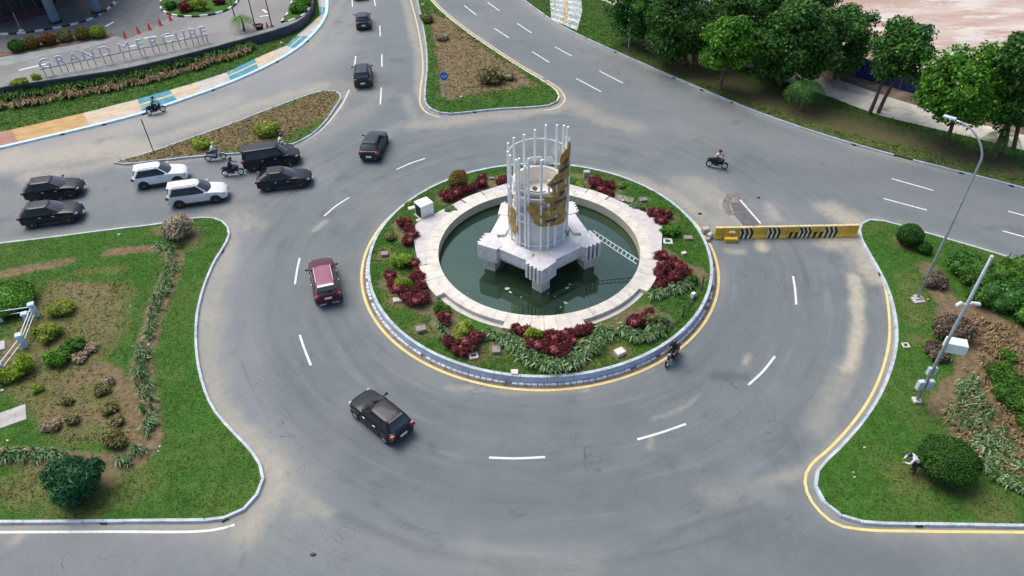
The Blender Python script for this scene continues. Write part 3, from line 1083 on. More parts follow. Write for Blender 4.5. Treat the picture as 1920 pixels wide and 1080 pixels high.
dash([(763, -30), (770, 0), (782, 45), (790, 90), (793, 130), (788, 172), (789, 198), (803, 213), (826, 220)], .17, mat=M['paint_cream'], name='yellow_edge_line')
dash([(1020, 207), (1045, 202), (1059, 187), (1050, 168), (1025, 150)], .16, mat=M['paint_cream'], name='yellow_edge_line')
dash([(1018, 146), (975, 121), (920, 85), (868, 49), (824, 12), (800, -16)], .16, mat=M['paint_cream'], name='yellow_edge_line')
yl = ribbon('yellow_edge_line', circle(12.52, 120), .17, .006, M['paint_yellow'], marks, True)
dk = surf('gutter_dirt', (.20, .145, .10), .95, .4, 2.0)
tag(ribbon('gutter', circle(12.30, 120), .17, .004, dk, None, True), 'silted brown gutter ring round the island', kind='structure')
# oil and patch marks as thin sheets of different asphalt
patch = surf('asphalt_patch', (.115, .112, .118), .9, .2, 2.5, .3, 30)
ptrim = surf('asphalt_patch_edge', (.17, .15, .135), .9, .3, 2.5, .3, 30)
pp = ats([(1369, 379), (1388, 380), (1424, 419), (1418, 428), (1398, 428), (1378, 405)])
tag(MB().add([(p.x, p.y, .008) for p in pp], [tuple(reversed(range(len(pp))))]).build('asphalt_patch', patch), 'grey brown repair patch beside the barrier', kind='structure')
P = smooth_line(ats([(1390, 376), (1389, 367), (1372, 366), (1363, 376), (1362, 390), (1372, 404)]), False, .4)
tag(ribbon('asphalt_patch_edge', P, .55, .004, ptrim), 'muddy rim round the repair patch', kind='structure')

# ------------------------------------------------------------------ pavement behind the verge, crossing ramp
pav = surf('pavement_slab', (.57, .53, .44), .85, .12, .8, .3, 20, dirt=(.16, .12, .08), dirt_amt=.8, dscale=.35)
root = tag(link('pavement', None), 'pale concrete pavement between the trees and the blue hoarding', kind='structure')
n = min(len(vfront), len(vback))
A = resample(vfront, 2.0)
B = resample(vback, (sum((vback[i + 1] - vback[i]).length for i in range(len(vback) - 1))) / (len(A) - 1))
B = B[:len(A)] + [B[-1]] * max(0, len(A) - len(B))
for i in range(len(A) - 1):
    q = proj((A[i].x, A[i].y, 0))
    if not (-60 < q[0] < 2000 and -60 < q[1]):
        continue
    a, b, c, d = A[i].lerp(A[i + 1], .006), A[i + 1], B[i + 1], B[i].lerp(B[i + 1], .006)
    z = KH + R.uniform(-.008, .008)
    MB().prism([a, b, c, d], 0, z).build('paving_panel', pav, root)
root = tag(link('crossing_ramp', None), 'striped white and blue grey ramp crossing the verge', kind='structure')
pw = surf('ramp_white', (.60, .58, .52), .85, .1, 2, dirt=(.35, .32, .28), dirt_amt=.5)
pb = surf('ramp_blue', (.34, .42, .46), .85, .1, 2, dirt=(.35, .32, .28), dirt_amt=.4)
po = surf('ramp_orange', (.56, .40, .22), .85, .15, 2)
lp, rp = ats([(1028, -30), (1029, 35)], KH), ats([(1088, -30), (1079, 58)], KH)
lp, rp = [at(1026, -28, KH), at(1031, 0, KH), at(1034, 36, KH)], [at(1080, -28, KH), at(1090, 0, KH), at(1092, 22, KH), at(1082, 57, KH)]
lp, rp = resample([p.to_2d() for p in lp], 1), resample([p.to_2d() for p in rp], 1)
ns = 15
for i in range(ns):
    f = lambda Q, t: Q[min(int(t * (len(Q) - 1)), len(Q) - 2)].lerp(Q[min(int(t * (len(Q) - 1)), len(Q) - 2) + 1], t * (len(Q) - 1) - min(int(t * (len(Q) - 1)), len(Q) - 2))
    t0, t1 = i / ns + .004, (i + 1) / ns
    l0, l1, r0, r1 = f(lp, t0), f(lp, t1), f(rp, t0), f(rp, t1)
    mt = pw if i % 2 == 0 else pb
    for u0, u1, m_ in ((0, .44, mt), (.445, .56, po), (.565, 1, mt)):
        MB().prism([l1.lerp(r1, u0), l1.lerp(r1, u1), l0.lerp(r0, u1), l0.lerp(r0, u0)], .0, KH + .012 + R.uniform(0, .006)).build('paving_panel', m_, root)

# building site: pink earth, drain bank, hoarding
em, en, eb = newmat('site_earth')
c = mixc(en, ramp(en, noise(en, .10, 6, .65, stretch=(1, 2.6, 1, .25)), .34, .66), (.40, .255, .205), (.50, .40, .34))
c = mixc(en, ramp(en, noise(en, .22, 7, .72, stretch=(.7, 2.4, 1, .3)), .50, .60), c, (.56, .50, .44))
c = mixc(en, ramp(en, noise(en, .35, 6, .7, stretch=(.6, 3.0, 1, .35)), .60, .70, 0, .7), c, (.26, .17, .13))
en.links.new(c, eb.inputs['Base Color'])
eb.inputs['Roughness'].default_value = .95
bump(en, eb, noise(en, .9, 6, .65), .8, .25)
ex, ey = np.meshgrid(np.linspace(16, 220, 150), np.linspace(40, 240, 150))
hb = ats([(1080, -45), (1150, -26), (1250, 10), (1420, 75), (1560, 128), (1620, 150), (1720, 178), (1850, 216), (1960, 246), (2300, 340)], .3)
hb = smooth_line(hb, False, 2.4)
ez = -.02 + 1.1 * fnoise(ex, ey, 13, 3) + .35 * fnoise(ex, ey, 4, 5)
dd = linedist(ex, ey, hb)
hpoly = [(p.x, p.y) for p in hb] + [(400, 40), (400, 400), (0, 400)]
ez = np.where(inpoly(ex, ey, hpoly), ez * smoothstep(.0, 5, dd), -.3)
i = np.arange(150 * 150).reshape(150, 150)
me = npmesh('site_earth', np.stack([ex, ey, ez], -1).reshape(-1, 3), np.stack([i[:-1, :-1], i[:-1, 1:], i[1:, 1:], i[1:, :-1]], -1).reshape(-1, 4))
me.materials.append(em)
me.polygons.foreach_set('use_smooth', [True] * len(me.polygons))
tag(link('site_earth', me), 'uneven pink earth of the cleared building site', kind='structure')
bank = surf('bank_soil', (.17, .12, .085), .95, .35, .9, .8, 8, dirt=(.34, .29, .23), dirt_amt=.6, dscale=.5)
m = MB()
vb2 = resample(vback, 2.4)
hb2 = resample(hb, sum((hb[k + 1] - hb[k]).length for k in range(len(hb) - 1)) / (len(vb2) - 1))
hb2 = hb2[:len(vb2)] + [hb2[-1]] * max(0, len(vb2) - len(hb2))
rows = []
for t, z in ((0, .10), (.04, -.05), (.2, -.02), (.35, .20), (.7, .34), (1.0, .36), (1.25, .30)):
    rows.append([(p.lerp(q, t).x, p.lerp(q, t).y, z + R.uniform(-.05, .05)) for p, q in zip(vb2, hb2)])
m.grid(rows)
tag(m.build('soil_bank', bank, None, smooth=True), 'dark wet soil bank between the pavement and the hoarding', kind='structure')
hr = thing('site_hoarding', 'deep blue corrugated sheet hoarding behind the roadside trees', 'hoarding', (hb[0].x, hb[0].y, .3))
H2 = resample(hb, 2.3)
for k in range(len(H2) - 1):
    a, b = H2[k], H2[k + 1]
    q = proj((a.x, a.y, 1))
    if not (1080 < q[0] < 2000 and q[1] > -90):
        continue
    m = MB()
    t = (b - a)
    nn = Vector((-t.y, t.x)).normalized()
    rows = [[], []]
    for j in range(25):
        p = a + t * (j / 24 * .985) + nn * (.05 * (1 if (j // 2) % 2 else 0)) + nn * (.02 if k % 2 else 0)
        for r_, z in ((0, -.05), (1, 2.0 + (.05 if k % 3 == 0 else 0))):
            rows[r_].append((p.x - hb[0].x, p.y - hb[0].y, z))
    m.grid(rows)
    m.build('sheet_panel', M['blue_sheet'], hr)
    post = MB().box((a.x - hb[0].x + nn.x * .12, a.y - hb[0].y + nn.y * .12, .95), (.09, .09, 2.0)).build('post', M['galv'], hr)

# ------------------------------------------------------------------ hotel side: pavement, lawn, retaining wall, forecourt
PZ = KH
sw = [((-260, 342), (-260, 304), 'red'), ((-120, 304), (-120, 272), 'red'), ((24, 272), (22, 243), 'orange'), ((162, 236), (156, 212), 'tan'), ((268, 209), (258, 186), 'blue'), ((326, 190), (318, 169), 'tan'), ((382, 170), (372, 153), 'grey'), ((438, 150), (424, 136), 'blue'), ((490, 126), (478, 110), 'tan'), ((522, 109), (508, 97), 'grey'), ((553, 91), (536, 86), 'blue'), ((580, 70), (556, 67), 'grey'), ((599, 46), (583, 44), 'tan'), ((611, 29), (600, 29), 'blue'), ((614, 12), (598, 12), 'grey'), ((613, -12), (594, -12), 'tan'), ((609, -40), (590, -40), 'tan')]
sc = {'red': (.34, .17, .13), 'orange': (.46, .28, .11), 'tan': (.50, .41, .31), 'blue': (.05, .24, .33), 'grey': (.44, .42, .42)}
sm = {k: surf('pavement_' + k, v, .85, .12, 1.2, .3, 20, dirt=(.40, .35, .30), dirt_amt=.5, dscale=.8) for k, v in sc.items()}
tact = surf('tactile_strip', (.58, .44, .22), .85, .12, 1.5, .3, 20, dirt=(.42, .36, .30), dirt_amt=.5)
root = tag(link('hotel_pavement', None), 'painted pavement in blue, tan and orange sections below the hotel wall', kind='structure')
ow = smooth_line([at(s[0][0], s[0][1], PZ) for s in sw], False, .4)
outer_in = offset(hotel_k, .425)
iw_pts = [at(s[1][0], s[1][1], PZ).to_2d() for s in sw]
for k in range(len(sw) - 1):
    o0, o1 = [at(s[0][0], s[0][1], PZ).to_2d() for s in sw[k:k + 2]]
    i0, i1 = iw_pts[k], iw_pts[k + 1]
    # outer edge follows the back of the kerb
    near = lambda p: min(range(len(outer_in)), key=lambda j: (outer_in[j] - p).length)
    j0, j1 = near(o0), near(o1)
    oc = [outer_in[j] for j in range(min(j0, j1), max(j0, j1) + 1)]
    if len(oc) < 2:
        oc = [outer_in[j0], outer_in[min(j0 + 1, len(outer_in) - 1)]]
    nc = len(oc)
    ic = [i0.lerp(i1, j / (nc - 1)) for j in range(nc)]
    for u0, u1, mt, z in ((.0, .46, sm[sw[k][2]], PZ), (.465, .60, tact, PZ + .006), (.605, 1.0, sm[sw[k][2]], PZ)):
        if sw[k][2] in ('orange', 'red') and mt is tact:
            mt = sm[sw[k][2]]
        m = MB()
        top = [[(o.lerp(i_, u).x, o.lerp(i_, u).y, z) for o, i_ in zip(oc, ic)] for u in (u0, u1)]
        m.grid(top)
        m.build('paving_panel', mt, root)
wallb = smooth_line(ats([(-260, 250), (-120, 214), (0, 185), (120, 166), (240, 147), (360, 118), (480, 85), (540, 67), (568, 53), (586, 32), (591, 8), (589, -40)], .1), False, .8)
hl_poly = [p for p in iw_pts] + list(reversed(wallb))
if area(hl_poly) < 0:
    hl_poly.reverse()
H_soil = [('line', [(-100, 208), (0, 186), (120, 168), (240, 148), (360, 119), (470, 89)], .9, .6)]
lawn('hotel_lawn', 'strip of green lawn between the painted pavement and the wall', hl_poly, KH - .01, .5, M['lawn'], H_soil, ())
grass_blades('grass', 'green grass below the retaining wall', hl_poly, KH - .01, 45, .12, L['grass'], H_soil, (), w=.07)

WH = 1.1
wr = thing('retaining_wall', 'long dark slate retaining wall with a concrete top below the forecourt', 'wall', (wallb[0].x, wallb[0].y, 0))
wo_ = Vector((wallb[0].x, wallb[0].y))
W1 = resample(wallb, 1.6)
WI = offset(W1, 1.05)
NW = normals(W1)
for k in range(len(W1) - 1):
    q = proj((W1[k].x, W1[k].y, 0))
    if not (-90 < q[0] < 700 and q[1] > -60):
        continue
    a, b, c, d = W1[k] - wo_, W1[k + 1] - wo_, WI[k + 1] - wo_, WI[k] - wo_
    na = NW[k] * .06
    t = (b - a) * .005
    MB().prism([a + na + t, b + na, b + na * 5, a + na * 5 + t], 0, WH).build('facing_panel', M['slate'], wr)
    MB().prism([a + t, b, c, d + t], WH + .002, WH + .12 + R.uniform(-.006, .006)).build('coping_slab', M['concrete_dark'], wr)
FZ = 1.12
fm, fn_, fb = newmat('forecourt_paving')
c = mixc(fn_, ramp(fn_, noise(fn_, .25, 5, .6), .35, .65), (.20, .195, .185), (.285, .275, .26))
c = mixc(fn_, ramp(fn_, noise(fn_, 6, 4, .7), .35, .7, 0, .4), c, (.17, .165, .16))
br = N_(fn_, 'ShaderNodeTexBrick')
gg = N_(fn_, 'ShaderNodeNewGeometry')
fn_.links.new(gg.outputs['Position'], br.inputs[0])
br.inputs['Scale'].default_value = 1.0
br.inputs['Brick Width'].default_value = .5
br.inputs['Row Height'].default_value = .25
br.inputs['Mortar Size'].default_value = .02
c = mixc(fn_, br.outputs['Fac'], c, (.16, .155, .15))
fn_.links.new(c, fb.inputs['Base Color'])
fb.inputs['Roughness'].default_value = .9
WIs = offset(wallb, 1.0)
fp = [(p.x, p.y) for p in WIs] + [(at(588, -40).x, 190), (-190, 190), (-190, WIs[0].y)]
m = MB()
m.add([(p[0], p[1], FZ) for p in fp], [tuple(range(len(fp)))])
m.add([(p[0], p[1], 0.0) for p in fp] + [(p[0], p[1], FZ - .03) for p in fp], [])
fo = m.build('forecourt', fm)
tag(fo, 'grey block paved hotel forecourt raised behind the wall', kind='structure')
asph = surf('forecourt_lane', (.135, .14, .145), .9, .15, .8, .3, 25)
lane = ats([(-60, 150), (0, 133), (60, 118), (110, 105), (215, 82), (218, 76), (205, 68), (120, 78), (40, 98), (-60, 110)], FZ)
def fsheet(name, px, z, mat, label):
    P = [at(p[0], p[1], z) for p in px]
    if area(P) < 0:
        P.reverse()
    return tag(MB().add([(p.x, p.y, z) for p in P], [tuple(range(len(P)))]).build(name, mat), label, kind='structure')


fsheet('forecourt_lane', [(-80, 104), (0, 68), (60, 62), (120, 54), (180, 36), (222, 5), (226, -10), (300, -10), (303, 18), (318, 32), (290, 50), (235, 75), (216, 66), (180, 70), (120, 80), (40, 97), (-80, 124)], FZ + .005, asph, 'dark asphalt lane in front of the hotel entrance')
# planted median with round bushes
med = [(-60, 118), (0, 106), (60, 96), (130, 84), (205, 70), (216, 66), (208, 60), (150, 68), (90, 80), (20, 94), (-60, 108)]
fsheet('median_soil', med, FZ + .05, M['soil'], 'narrow soil bed under the row of clipped bushes')
ends = [(215, 76), (219, 70), (213, 64)]
fsheet('forecourt_apron', [(-60, 140), (0, 125), (110, 100), (160, 92), (214, 76), (216, 68), (205, 70), (130, 85), (60, 97), (0, 107), (-60, 119)], FZ + .01, surf('apron', (.26, .27, .255), .9, .12, 1.0, .3, 25), 'grey paved strip beside the bush bed')
fm_ = tag(link('forecourt_markings', None), 'white paint marks on the forecourt', kind='structure')
for px in ([(35, 132), (65, 125), (95, 118)], [(198, 50), (213, 41)], [(270, 72), (292, 68)], [(304, 70), (325, 66)], [(240, 88), (262, 84)], [(493, 18), (501, 24)], [(487, 31), (504, 29)]):
    ribbon('paint_mark', [at(p[0], p[1], FZ).to_2d() for p in px], .3, FZ + .016, M['paint_white'], fm_)
kw = surf('kerb_white', (.72, .72, .70), .7, .08, 2, dirt=(.3, .3, .3), dirt_amt=.4)
kb = surf('kerb_black', (.025, .025, .028), .7, .2, 2)


def bw_kerb(label, px, closed=False, step=.95):
    P = smooth_line(ats(px, FZ), closed, .4)
    if closed and area(P) < 0:
        P.reverse()
    return kerb(label, P, step, None, closed, w=.2, h=.2, mats=lambda i, p: kw if i % 2 else kb, z0=FZ), P


bw_kerb('black and white painted kerb in front of the hotel entrance', [(-70, 64), (0, 66), (40, 64), (75, 59), (110, 53), (150, 44), (180, 33), (205, 17), (218, 4), (226, -18)])
_, oval = bw_kerb('black and white painted kerb round the oval lawn', [(300, 10), (302, 20), (312, 27), (335, 32), (362, 33), (392, 30), (420, 23), (440, 12), (450, -4), (440, -25), (330, -25), (305, -8)], True)
ov = offset(oval, .19, True)
lawn('oval_lawn', 'small oval lawn inside the black and white kerb', ov, FZ + .15, .7, M['lawn'], (), ())
_, strip = bw_kerb('black and white kerb of the planted strip by the wall', [(548, -20), (546, 6), (543, 18), (534, 33), (527, 44), (545, 41), (566, 33), (580, 20), (586, 0), (585, -20)], True, 1.0)
st = offset(strip, .19, True)
lawn('strip_lawn', 'narrow planted strip along the curve of the wall', st, FZ + .15, .7, M['lawn'], (), ())

# hotel building: floor, columns, glazed entrance wall, canopy
ZB = FZ + .2
hp = ats([(-70, 60), (0, 62), (40, 60), (75, 55), (110, 49), (148, 41), (176, 31), (200, 15), (214, 2), (222, -18)], ZB)
hotel = thing('hotel_building', 'dark hotel entrance with grey blue columns and deep canopy', 'building', hp[4])
o_ = hp[4]
floor = [(p.x - o_.x, p.y - o_.y) for p in hp] + [(hp[-1].x - o_.x, 70), (-90, 70), (-90, hp[0].y - o_.y)]
if area([Vector(p) for p in floor]) < 0:
    floor.reverse()
tile = surf('entrance_tile', (.10, .105, .11), .35, .2, 1.2, dirt=(.2, .19, .18), dirt_amt=.4, dscale=.6)
MB().prism(floor, -.25, 0.002).build('floor', tile, hotel)
cm = surf('column_cladding', (.13, .19, .24), .35, .08, 1.0)
for c_ in ((105, 42), (183, 23)):
    p = at(c_[0], c_[1], ZB) - o_
    col = MB().prism([(p.x + .55 * math.cos(a), p.y + .55 * math.sin(a)) for a in [k * PI / 4 + .2 for k in range(8)]], 0, 11).build('column', cm, hotel)
    MB().prism([(p.x + .72 * math.cos(a), p.y + .72 * math.sin(a)) for a in [k * PI / 4 + .2 for k in range(8)]], 0.003, .25).build('column_base', M['black'], col)
wa, wb = at(-60, 56, ZB) - o_, at(96, 24, ZB) - o_
wc = at(140, -14, ZB) - o_
glass = surf('dark_glass', (.02, .02, .025), .12, .2, 1)
plinth = surf('maroon_stone', (.05, .018, .025), .5, .2, 1)
for p, q, k in ((wa, wb, 7), (wb, wc, 4)):
    d = q - p
    ang = math.atan2(d.y, d.x)
    for j in range(k):
        c = p + d * ((j + .5) / k)
        MB().box((c.x, c.y, .35), (d.length / k - .05, .4, .7), ang).build('plinth', plinth, hotel)
        w_ = MB().box((c.x, c.y, 4.6), (d.length / k - .16, .10, 7.7), ang).build('window', glass, hotel)
        MB().box((c.x + d.x / k * .5, c.y + d.y / k * .5, 4.6), (.14, .34, 7.78), ang).build('mullion', M['dark_metal'], hotel)
MB().prism([(p[0] + (.0), p[1] + .6) for p in floor], 9.0, 9.9).build('canopy', surf('canopy_soffit', (.2, .2, .21), .7, .1, 1), hotel)
pan = at(4, 24, ZB) - o_
MB().box((pan.x, pan.y, 1.2), (2.6, .25, 2.4), math.atan2((wb - wa).y, (wb - wa).x)).build('pale_panel', surf('pale_panel', (.40, .52, .60), .4, .06, 1), hotel)
bp = at(40, 58, ZB)
b_ = thing('bollard_post', 'thin grey post with a white foot on the hotel kerb', 'post', bp)
MB().tube([(0, 0, .1), (0, 0, 2.1)], .035, 6).build('post', M['galv'], b_)
MB().lathe([(.3, 0), (.3, .1), (.12, .16)], n=10).build('foot', M['paint_white'], b_)

# letters on posts along the wall
sr = thing('hotel_sign', 'row of pale metal letters on posts along the wall top', 'sign', at(88, 143, WH + .12))
s0 = at(88, 143, WH + .12)
s1 = at(385, 80.5, WH + .12)
sdv = s1 - s0
sang = math.atan2(sdv.y, sdv.x)
sr.rotation_euler = (0, 0, sang)
deps = bpy.context.evaluated_depsgraph_get


def glyph(ch, size, ext):
    cu = bpy.data.curves.new('glyph', 'FONT')
    cu.body = ch
    cu.size = size
    cu.extrude = ext
    cu.offset = .0 if ch == 'M' else .014
    cu.resolution_u = 3
    cu.align_x = 'CENTER'
    o = link('glyph', cu)
    dg = deps()
    dg.update()
    me = bpy.data.meshes.new_from_object(o.evaluated_get(dg))
    bpy.data.objects.remove(o)
    bpy.data.curves.remove(cu)
    return me


letters = list(zip('GRAND', (82, 112, 138, 164, 195))) + list(zip('MERCURE', (232, 261, 287, 312, 337, 361, 379.5)))
for ch, px in letters:
    u = ((px - 82) / (382.5 - 82))
    # follow the perspective along the row
    best = min((abs(proj(s0 + sdv * (t / 400) + Vector((0, 0, 1.4)))[0] - px), t / 400) for t in range(-40, 440))[1]
    x = best * sdv.length
    me = glyph(ch, 1.45, .08)
    me.materials.clear()
    me.materials.append(M['letter'])
    lo = link('letter', me, sr)
    lo.location = (x, 0, .78)
    lo.rotation_euler = (PI / 2, 0, 0)
    lo.scale = (1.12, 1, 1)
    wdt = max(v.co.x for v in me.vertices) - min(v.co.x for v in me.vertices)
    for s in (-.36, .36):
        MB().box((x + s * wdt, .0, .38), (.06, .09, .78)).build('post', M['dark_metal'], sr)
MB().box((sdv.length * .5, .12, .74), (sdv.length * 1.04, .06, .06)).build('rail', M['dark_metal'], sr)
# ------------------------------------------------------------------ the roundabout island
IZ = .55


def isl_dome(X, Y):
    r = np.hypot(X - IC.x, Y - IC.y)
    return .10 * smoothstep(11.8, 9.5, r)


def ip(px, py, z=.62):
    return at(px, py, z)


def pol(r, a, z=0.0):
    a = math.radians(a)
    return Vector((IC.x + r * math.cos(a), IC.y + r * math.sin(a), z))


STONES = [(790, 618), (890, 668), (930, 656), (1160, 661), (1085, 679), (745, 564), (720, 479), (1290, 448), (1207, 376), (1165, 373), (1098, 328)]
isl_out = circle(11.93, 120)
isl_soil = [('spot', p, .5, .8) for p in STONES[:10]] + [('line', [(1075, 330), (1100, 333)], .5, .7)] + \
    [('line', [(940, 625), (985, 655), (1045, 680), (1100, 650), (1140, 620)], .7, .7), ('line', [(1170, 600), (1215, 590), (1240, 605)], .8, .7), ('line', [(1240, 480), (1265, 505), (1300, 515), (1230, 540)], .9, .7),
     ('line', [(735, 530), (770, 550), (805, 575)], 1.0, .7), ('line', [(835, 600), (865, 640), (890, 640)], .9, .7), ('line', [(835, 375), (880, 360), (940, 340)], .9, .7), ('line', [(755, 420), (770, 455)], .8, .7), ('line', [(1110, 345), (1150, 360)], .7, .7), ('line', [(1215, 400), (1255, 410)], .7, .6)]
isl_dry = [('spot', p, 1.05, .5) for p in STONES[:7]] + [('line', [(720, 600), (760, 640)], .5, .3), ('line', [(960, 335), (1020, 325)], .8, .4)]
# the lawn is a ring: outer rim minus the fountain
inner = circle(8.3, 60)
gx, gy = np.meshgrid(np.arange(IC.x - 12, IC.x + 12, .25), np.arange(IC.y - 12, IC.y + 12, .25))
gx = gx + (NR.rand(*gx.shape) - .5) * .1
gy = gy + (NR.rand(*gy.shape) - .5) * .1
rr = np.hypot(gx - IC.x, gy - IC.y)
k_ = (rr < 11.8) & (rr > 8.42)
pts = isl_out + inner + [Vector((a, b)) for a, b in zip(gx[k_], gy[k_])]
vs, _, fs, _, _, _ = delaunay_2d_cdt(pts, [(i, (i + 1) % 120) for i in range(120)] + [(120 + i, 120 + (i + 1) % 60) for i in range(60)], [], 1, 1e-5)
X = np.array([v.x for v in vs])
Y = np.array([v.y for v in vs])
F = np.array([f for f in fs if len(f) == 3])
cx, cy = X[F].mean(1), Y[F].mean(1)
F = F[np.hypot(cx - IC.x, cy - IC.y) > 8.28]
a, b, c = F[:, 0], F[:, 1], F[:, 2]
cr = (X[b] - X[a]) * (Y[c] - Y[a]) - (Y[b] - Y[a]) * (X[c] - X[a])
F[cr < 0] = F[cr < 0][:, ::-1]
S, D = ground_masks(X, Y, isl_soil, isl_dry, IZ)
me = npmesh('island_lawn', np.stack([X, Y, IZ + isl_dome(X, Y)], 1), F)
for k, v in (('soil', S), ('dry', D)):
    me.attributes.new(k, 'FLOAT', 'POINT').data.foreach_set('value', v.astype(np.float32))
me.materials.append(M['lawn'])
tag(link('island_lawn', me), 'ring of lawn round the fountain with worn soil patches', kind='structure')
grass_blades('grass', 'short green grass of the round island', isl_out, IZ, 150, .08, L['grass'], isl_soil, isl_dry, isl_dome, w=.035,
             only=lambda X, Y: np.hypot(X - IC.x, Y - IC.y) > 8.9)

# rim wall of the island: face panels with a pale lip, low kerb blocks in front
rimw = thing('island_wall', 'round blue grey wall with pale lip holding the island lawn', 'wall', (IC.x, IC.y, 0))
for k in range(48):
    a0, a1 = 2 * PI * k / 48 + .0008, 2 * PI * (k + 1) / 48 - .0008
    A = [a0 + (a1 - a0) * j / 4 for j in range(5)]
    m = MB()
    r0, r1 = 12.04, 11.90
    zt = IZ - .01
    P = lambda r, z: [(r * math.cos(a), r * math.sin(a), z) for a in A]
    m.grid([P(r0 + .02, 0), P(r0, zt), P(r1, zt), P(r1, 0)])
    e0 = [(r0 + .02, 0), (r0, zt), (r1, zt), (r1, 0)]
    for a in (a0, a1):
        m.add([(r * math.cos(a), r * math.sin(a), z) for r, z in e0], [(0, 1, 2, 3) if a == a0 else (3, 2, 1, 0)])
    m.build('face_panel', M['wall_blue'], rimw)
    m = MB()
    hl = R.uniform(-.008, .008)
    m.grid([P(12.06, zt + .003), P(12.06, zt + .055 + hl), P(11.86, zt + .06 + hl), P(11.86, zt + .003)])
    for a in (a0, a1):
        m.add([(r * math.cos(a), r * math.sin(a), z) for r, z in [(12.06, zt + .003), (12.06, zt + .055 + hl), (11.86, zt + .06 + hl), (11.86, zt + .003)]], [(0, 1, 2, 3) if a == a0 else (3, 2, 1, 0)])
    m.build('lip_stone', M['kerb_pale'], rimw)
nb = 200
lowk = tag(link('low_kerb', None), 'low broken row of pale kerb blocks round the island foot', kind='structure')
lowk.location = (IC.x, IC.y, 0)
for k in range(nb):
    a = 2 * PI * k / nb
    p = pol(12.16, math.degrees(a))
    q = proj(p)
    if q[1] < 480 or R.random() < .06:
        continue
    m = MB()
    h = .15 + R.uniform(-.02, .02)
    m.bevbox((12.15 * math.cos(a), 12.15 * math.sin(a), h / 2 - .01), (.17 + R.uniform(-.02, .01), 2 * PI * 12.15 / nb - R.uniform(.02, .06), h), .02, a + R.uniform(-.03, .03))
    m.build('kerb_block', M['block_pale'], lowk)

# ------------------------------------------------------------------ fountain
fount = thing('fountain_basin', 'round white stone fountain basin with pentagonal outer decks', 'fountain', (IC.x, IC.y, 0))
CZ, RI = .90, 7.08
LEGA = [-90, -18, 54, 126, 198]
BUMPA = [-54, 18, 90, 162, 234]


def arc(r, a0, a1, n, z):
    return [(r * math.cos(math.radians(a0 + (a1 - a0) * j / n)), r * math.sin(math.radians(a0 + (a1 - a0) * j / n)), z) for j in range(n + 1)]


def slab(polyxy, z0, z1, mat, name):
    if area([Vector(p) for p in polyxy]) < 0:
        polyxy = list(reversed(polyxy))
    return MB().prism(polyxy, z0, z1).build(name, mat, fount)


for base_a in range(0, 360, 12):
    # coping, cut into stones
    da = (base_a + 6 + 90) % 72
    lowside = 200 < (base_a + 6) % 360 < 340
    on_bump = 22 < da < 50 if lowside else 10 < da < 62
    ro = 7.92 if on_bump else 8.5
    for h in (0, 6):
        a0, a1 = base_a + h + .07, base_a + h + 5.93
        p = [(x, y) for x, y, z in arc(RI, a0, a1, 3, 0)] + [(x, y) for x, y, z in reversed(arc(ro, a0, a1, 3, 0))]
        slab(p, -.1, CZ + R.uniform(-.006, .006), M['white_stone'], 'coping_stone')
for ba in BUMPA:
    low = ba in (-54, 234)
    zt = .62 if low else CZ - .03
    e = 29.5 if not low else 18.5
    parts = 4
    edge = [(8.52, ba - e), (9.5, ba - 3), (9.5, ba + 3), (8.52, ba + e)]
    outl = []
    for (r0, a0), (r1, a1) in zip(edge, edge[1:]):
        p0 = Vector((r0 * math.cos(math.radians(a0)), r0 * math.sin(math.radians(a0))))
        p1 = Vector((r1 * math.cos(math.radians(a1)), r1 * math.sin(math.radians(a1))))
        outl += [p0.lerp(p1, j / 4) for j in range(4)]
    outl.append(p1)
    inl = [Vector((x, y)) for x, y, z in arc(7.935, ba - e + .3, ba + e - .3, len(outl) - 1, 0)]
    for j in range(0, len(outl) - 1, 2):
        j2 = min(j + 2, len(outl) - 1)
        q = [inl[k] for k in range(j, j2 + 1)] + [outl[k] for k in range(j2, j - 1, -1)]
        cc = sum(q, Vector((0, 0))) / len(q)
        q = [cc + (v - cc) * .998 for v in q]
        slab([(v.x, v.y) for v in q], -.1, zt + R.uniform(-.006, .006), M['deck_stone'], 'deck_slab')
for k in range(36):
    m = MB()
    m.grid([arc(RI - .012, k * 10 + .08, k * 10 + 9.92, 3, z) for z in (.24, CZ - .03)])
    m.build('wall_panel', M['pool_wall'], fount)
    m = MB()
    m.grid([arc(RI - .016, k * 10, k * 10 + 10, 3, z) for z in (-.5, .238)])
    m.build('algae_band', M['algae'], fount)
# water
wm, wn, wb_ = newmat('pond_water')
wb_.inputs['Base Color'].default_value = (.012, .022, .012, 1)
c = mixc(wn, ramp(wn, noise(wn, .35, 3), .3, .7), (.013, .029, .013), (.020, .040, .020))
wn.links.new(c, wb_.inputs['Base Color'])
wb_.inputs['Roughness'].default_value = .03
wb_.inputs['IOR'].default_value = 1.75
wb_.inputs['Specular Tint'].default_value = (.70, 1.0, .84, 1)
wb_.inputs['Specular IOR Level'].default_value = .8
bump(wn, wb_, noise(wn, 2.2, 2), .05, .02)
WZ = .12
m = MB()
m.add([(IC.x, IC.y, WZ)] + [(p.x, p.y, WZ) for p in circle(RI - .02, 72)], [(0, 1 + k, 1 + (k + 1) % 72) for k in range(72)])
tag(m.build('pond_water', wm), 'dark green still water in the round basin', kind='structure')
scum = surf('foam_scum', (.42, .46, .42), .8, .2, 4)
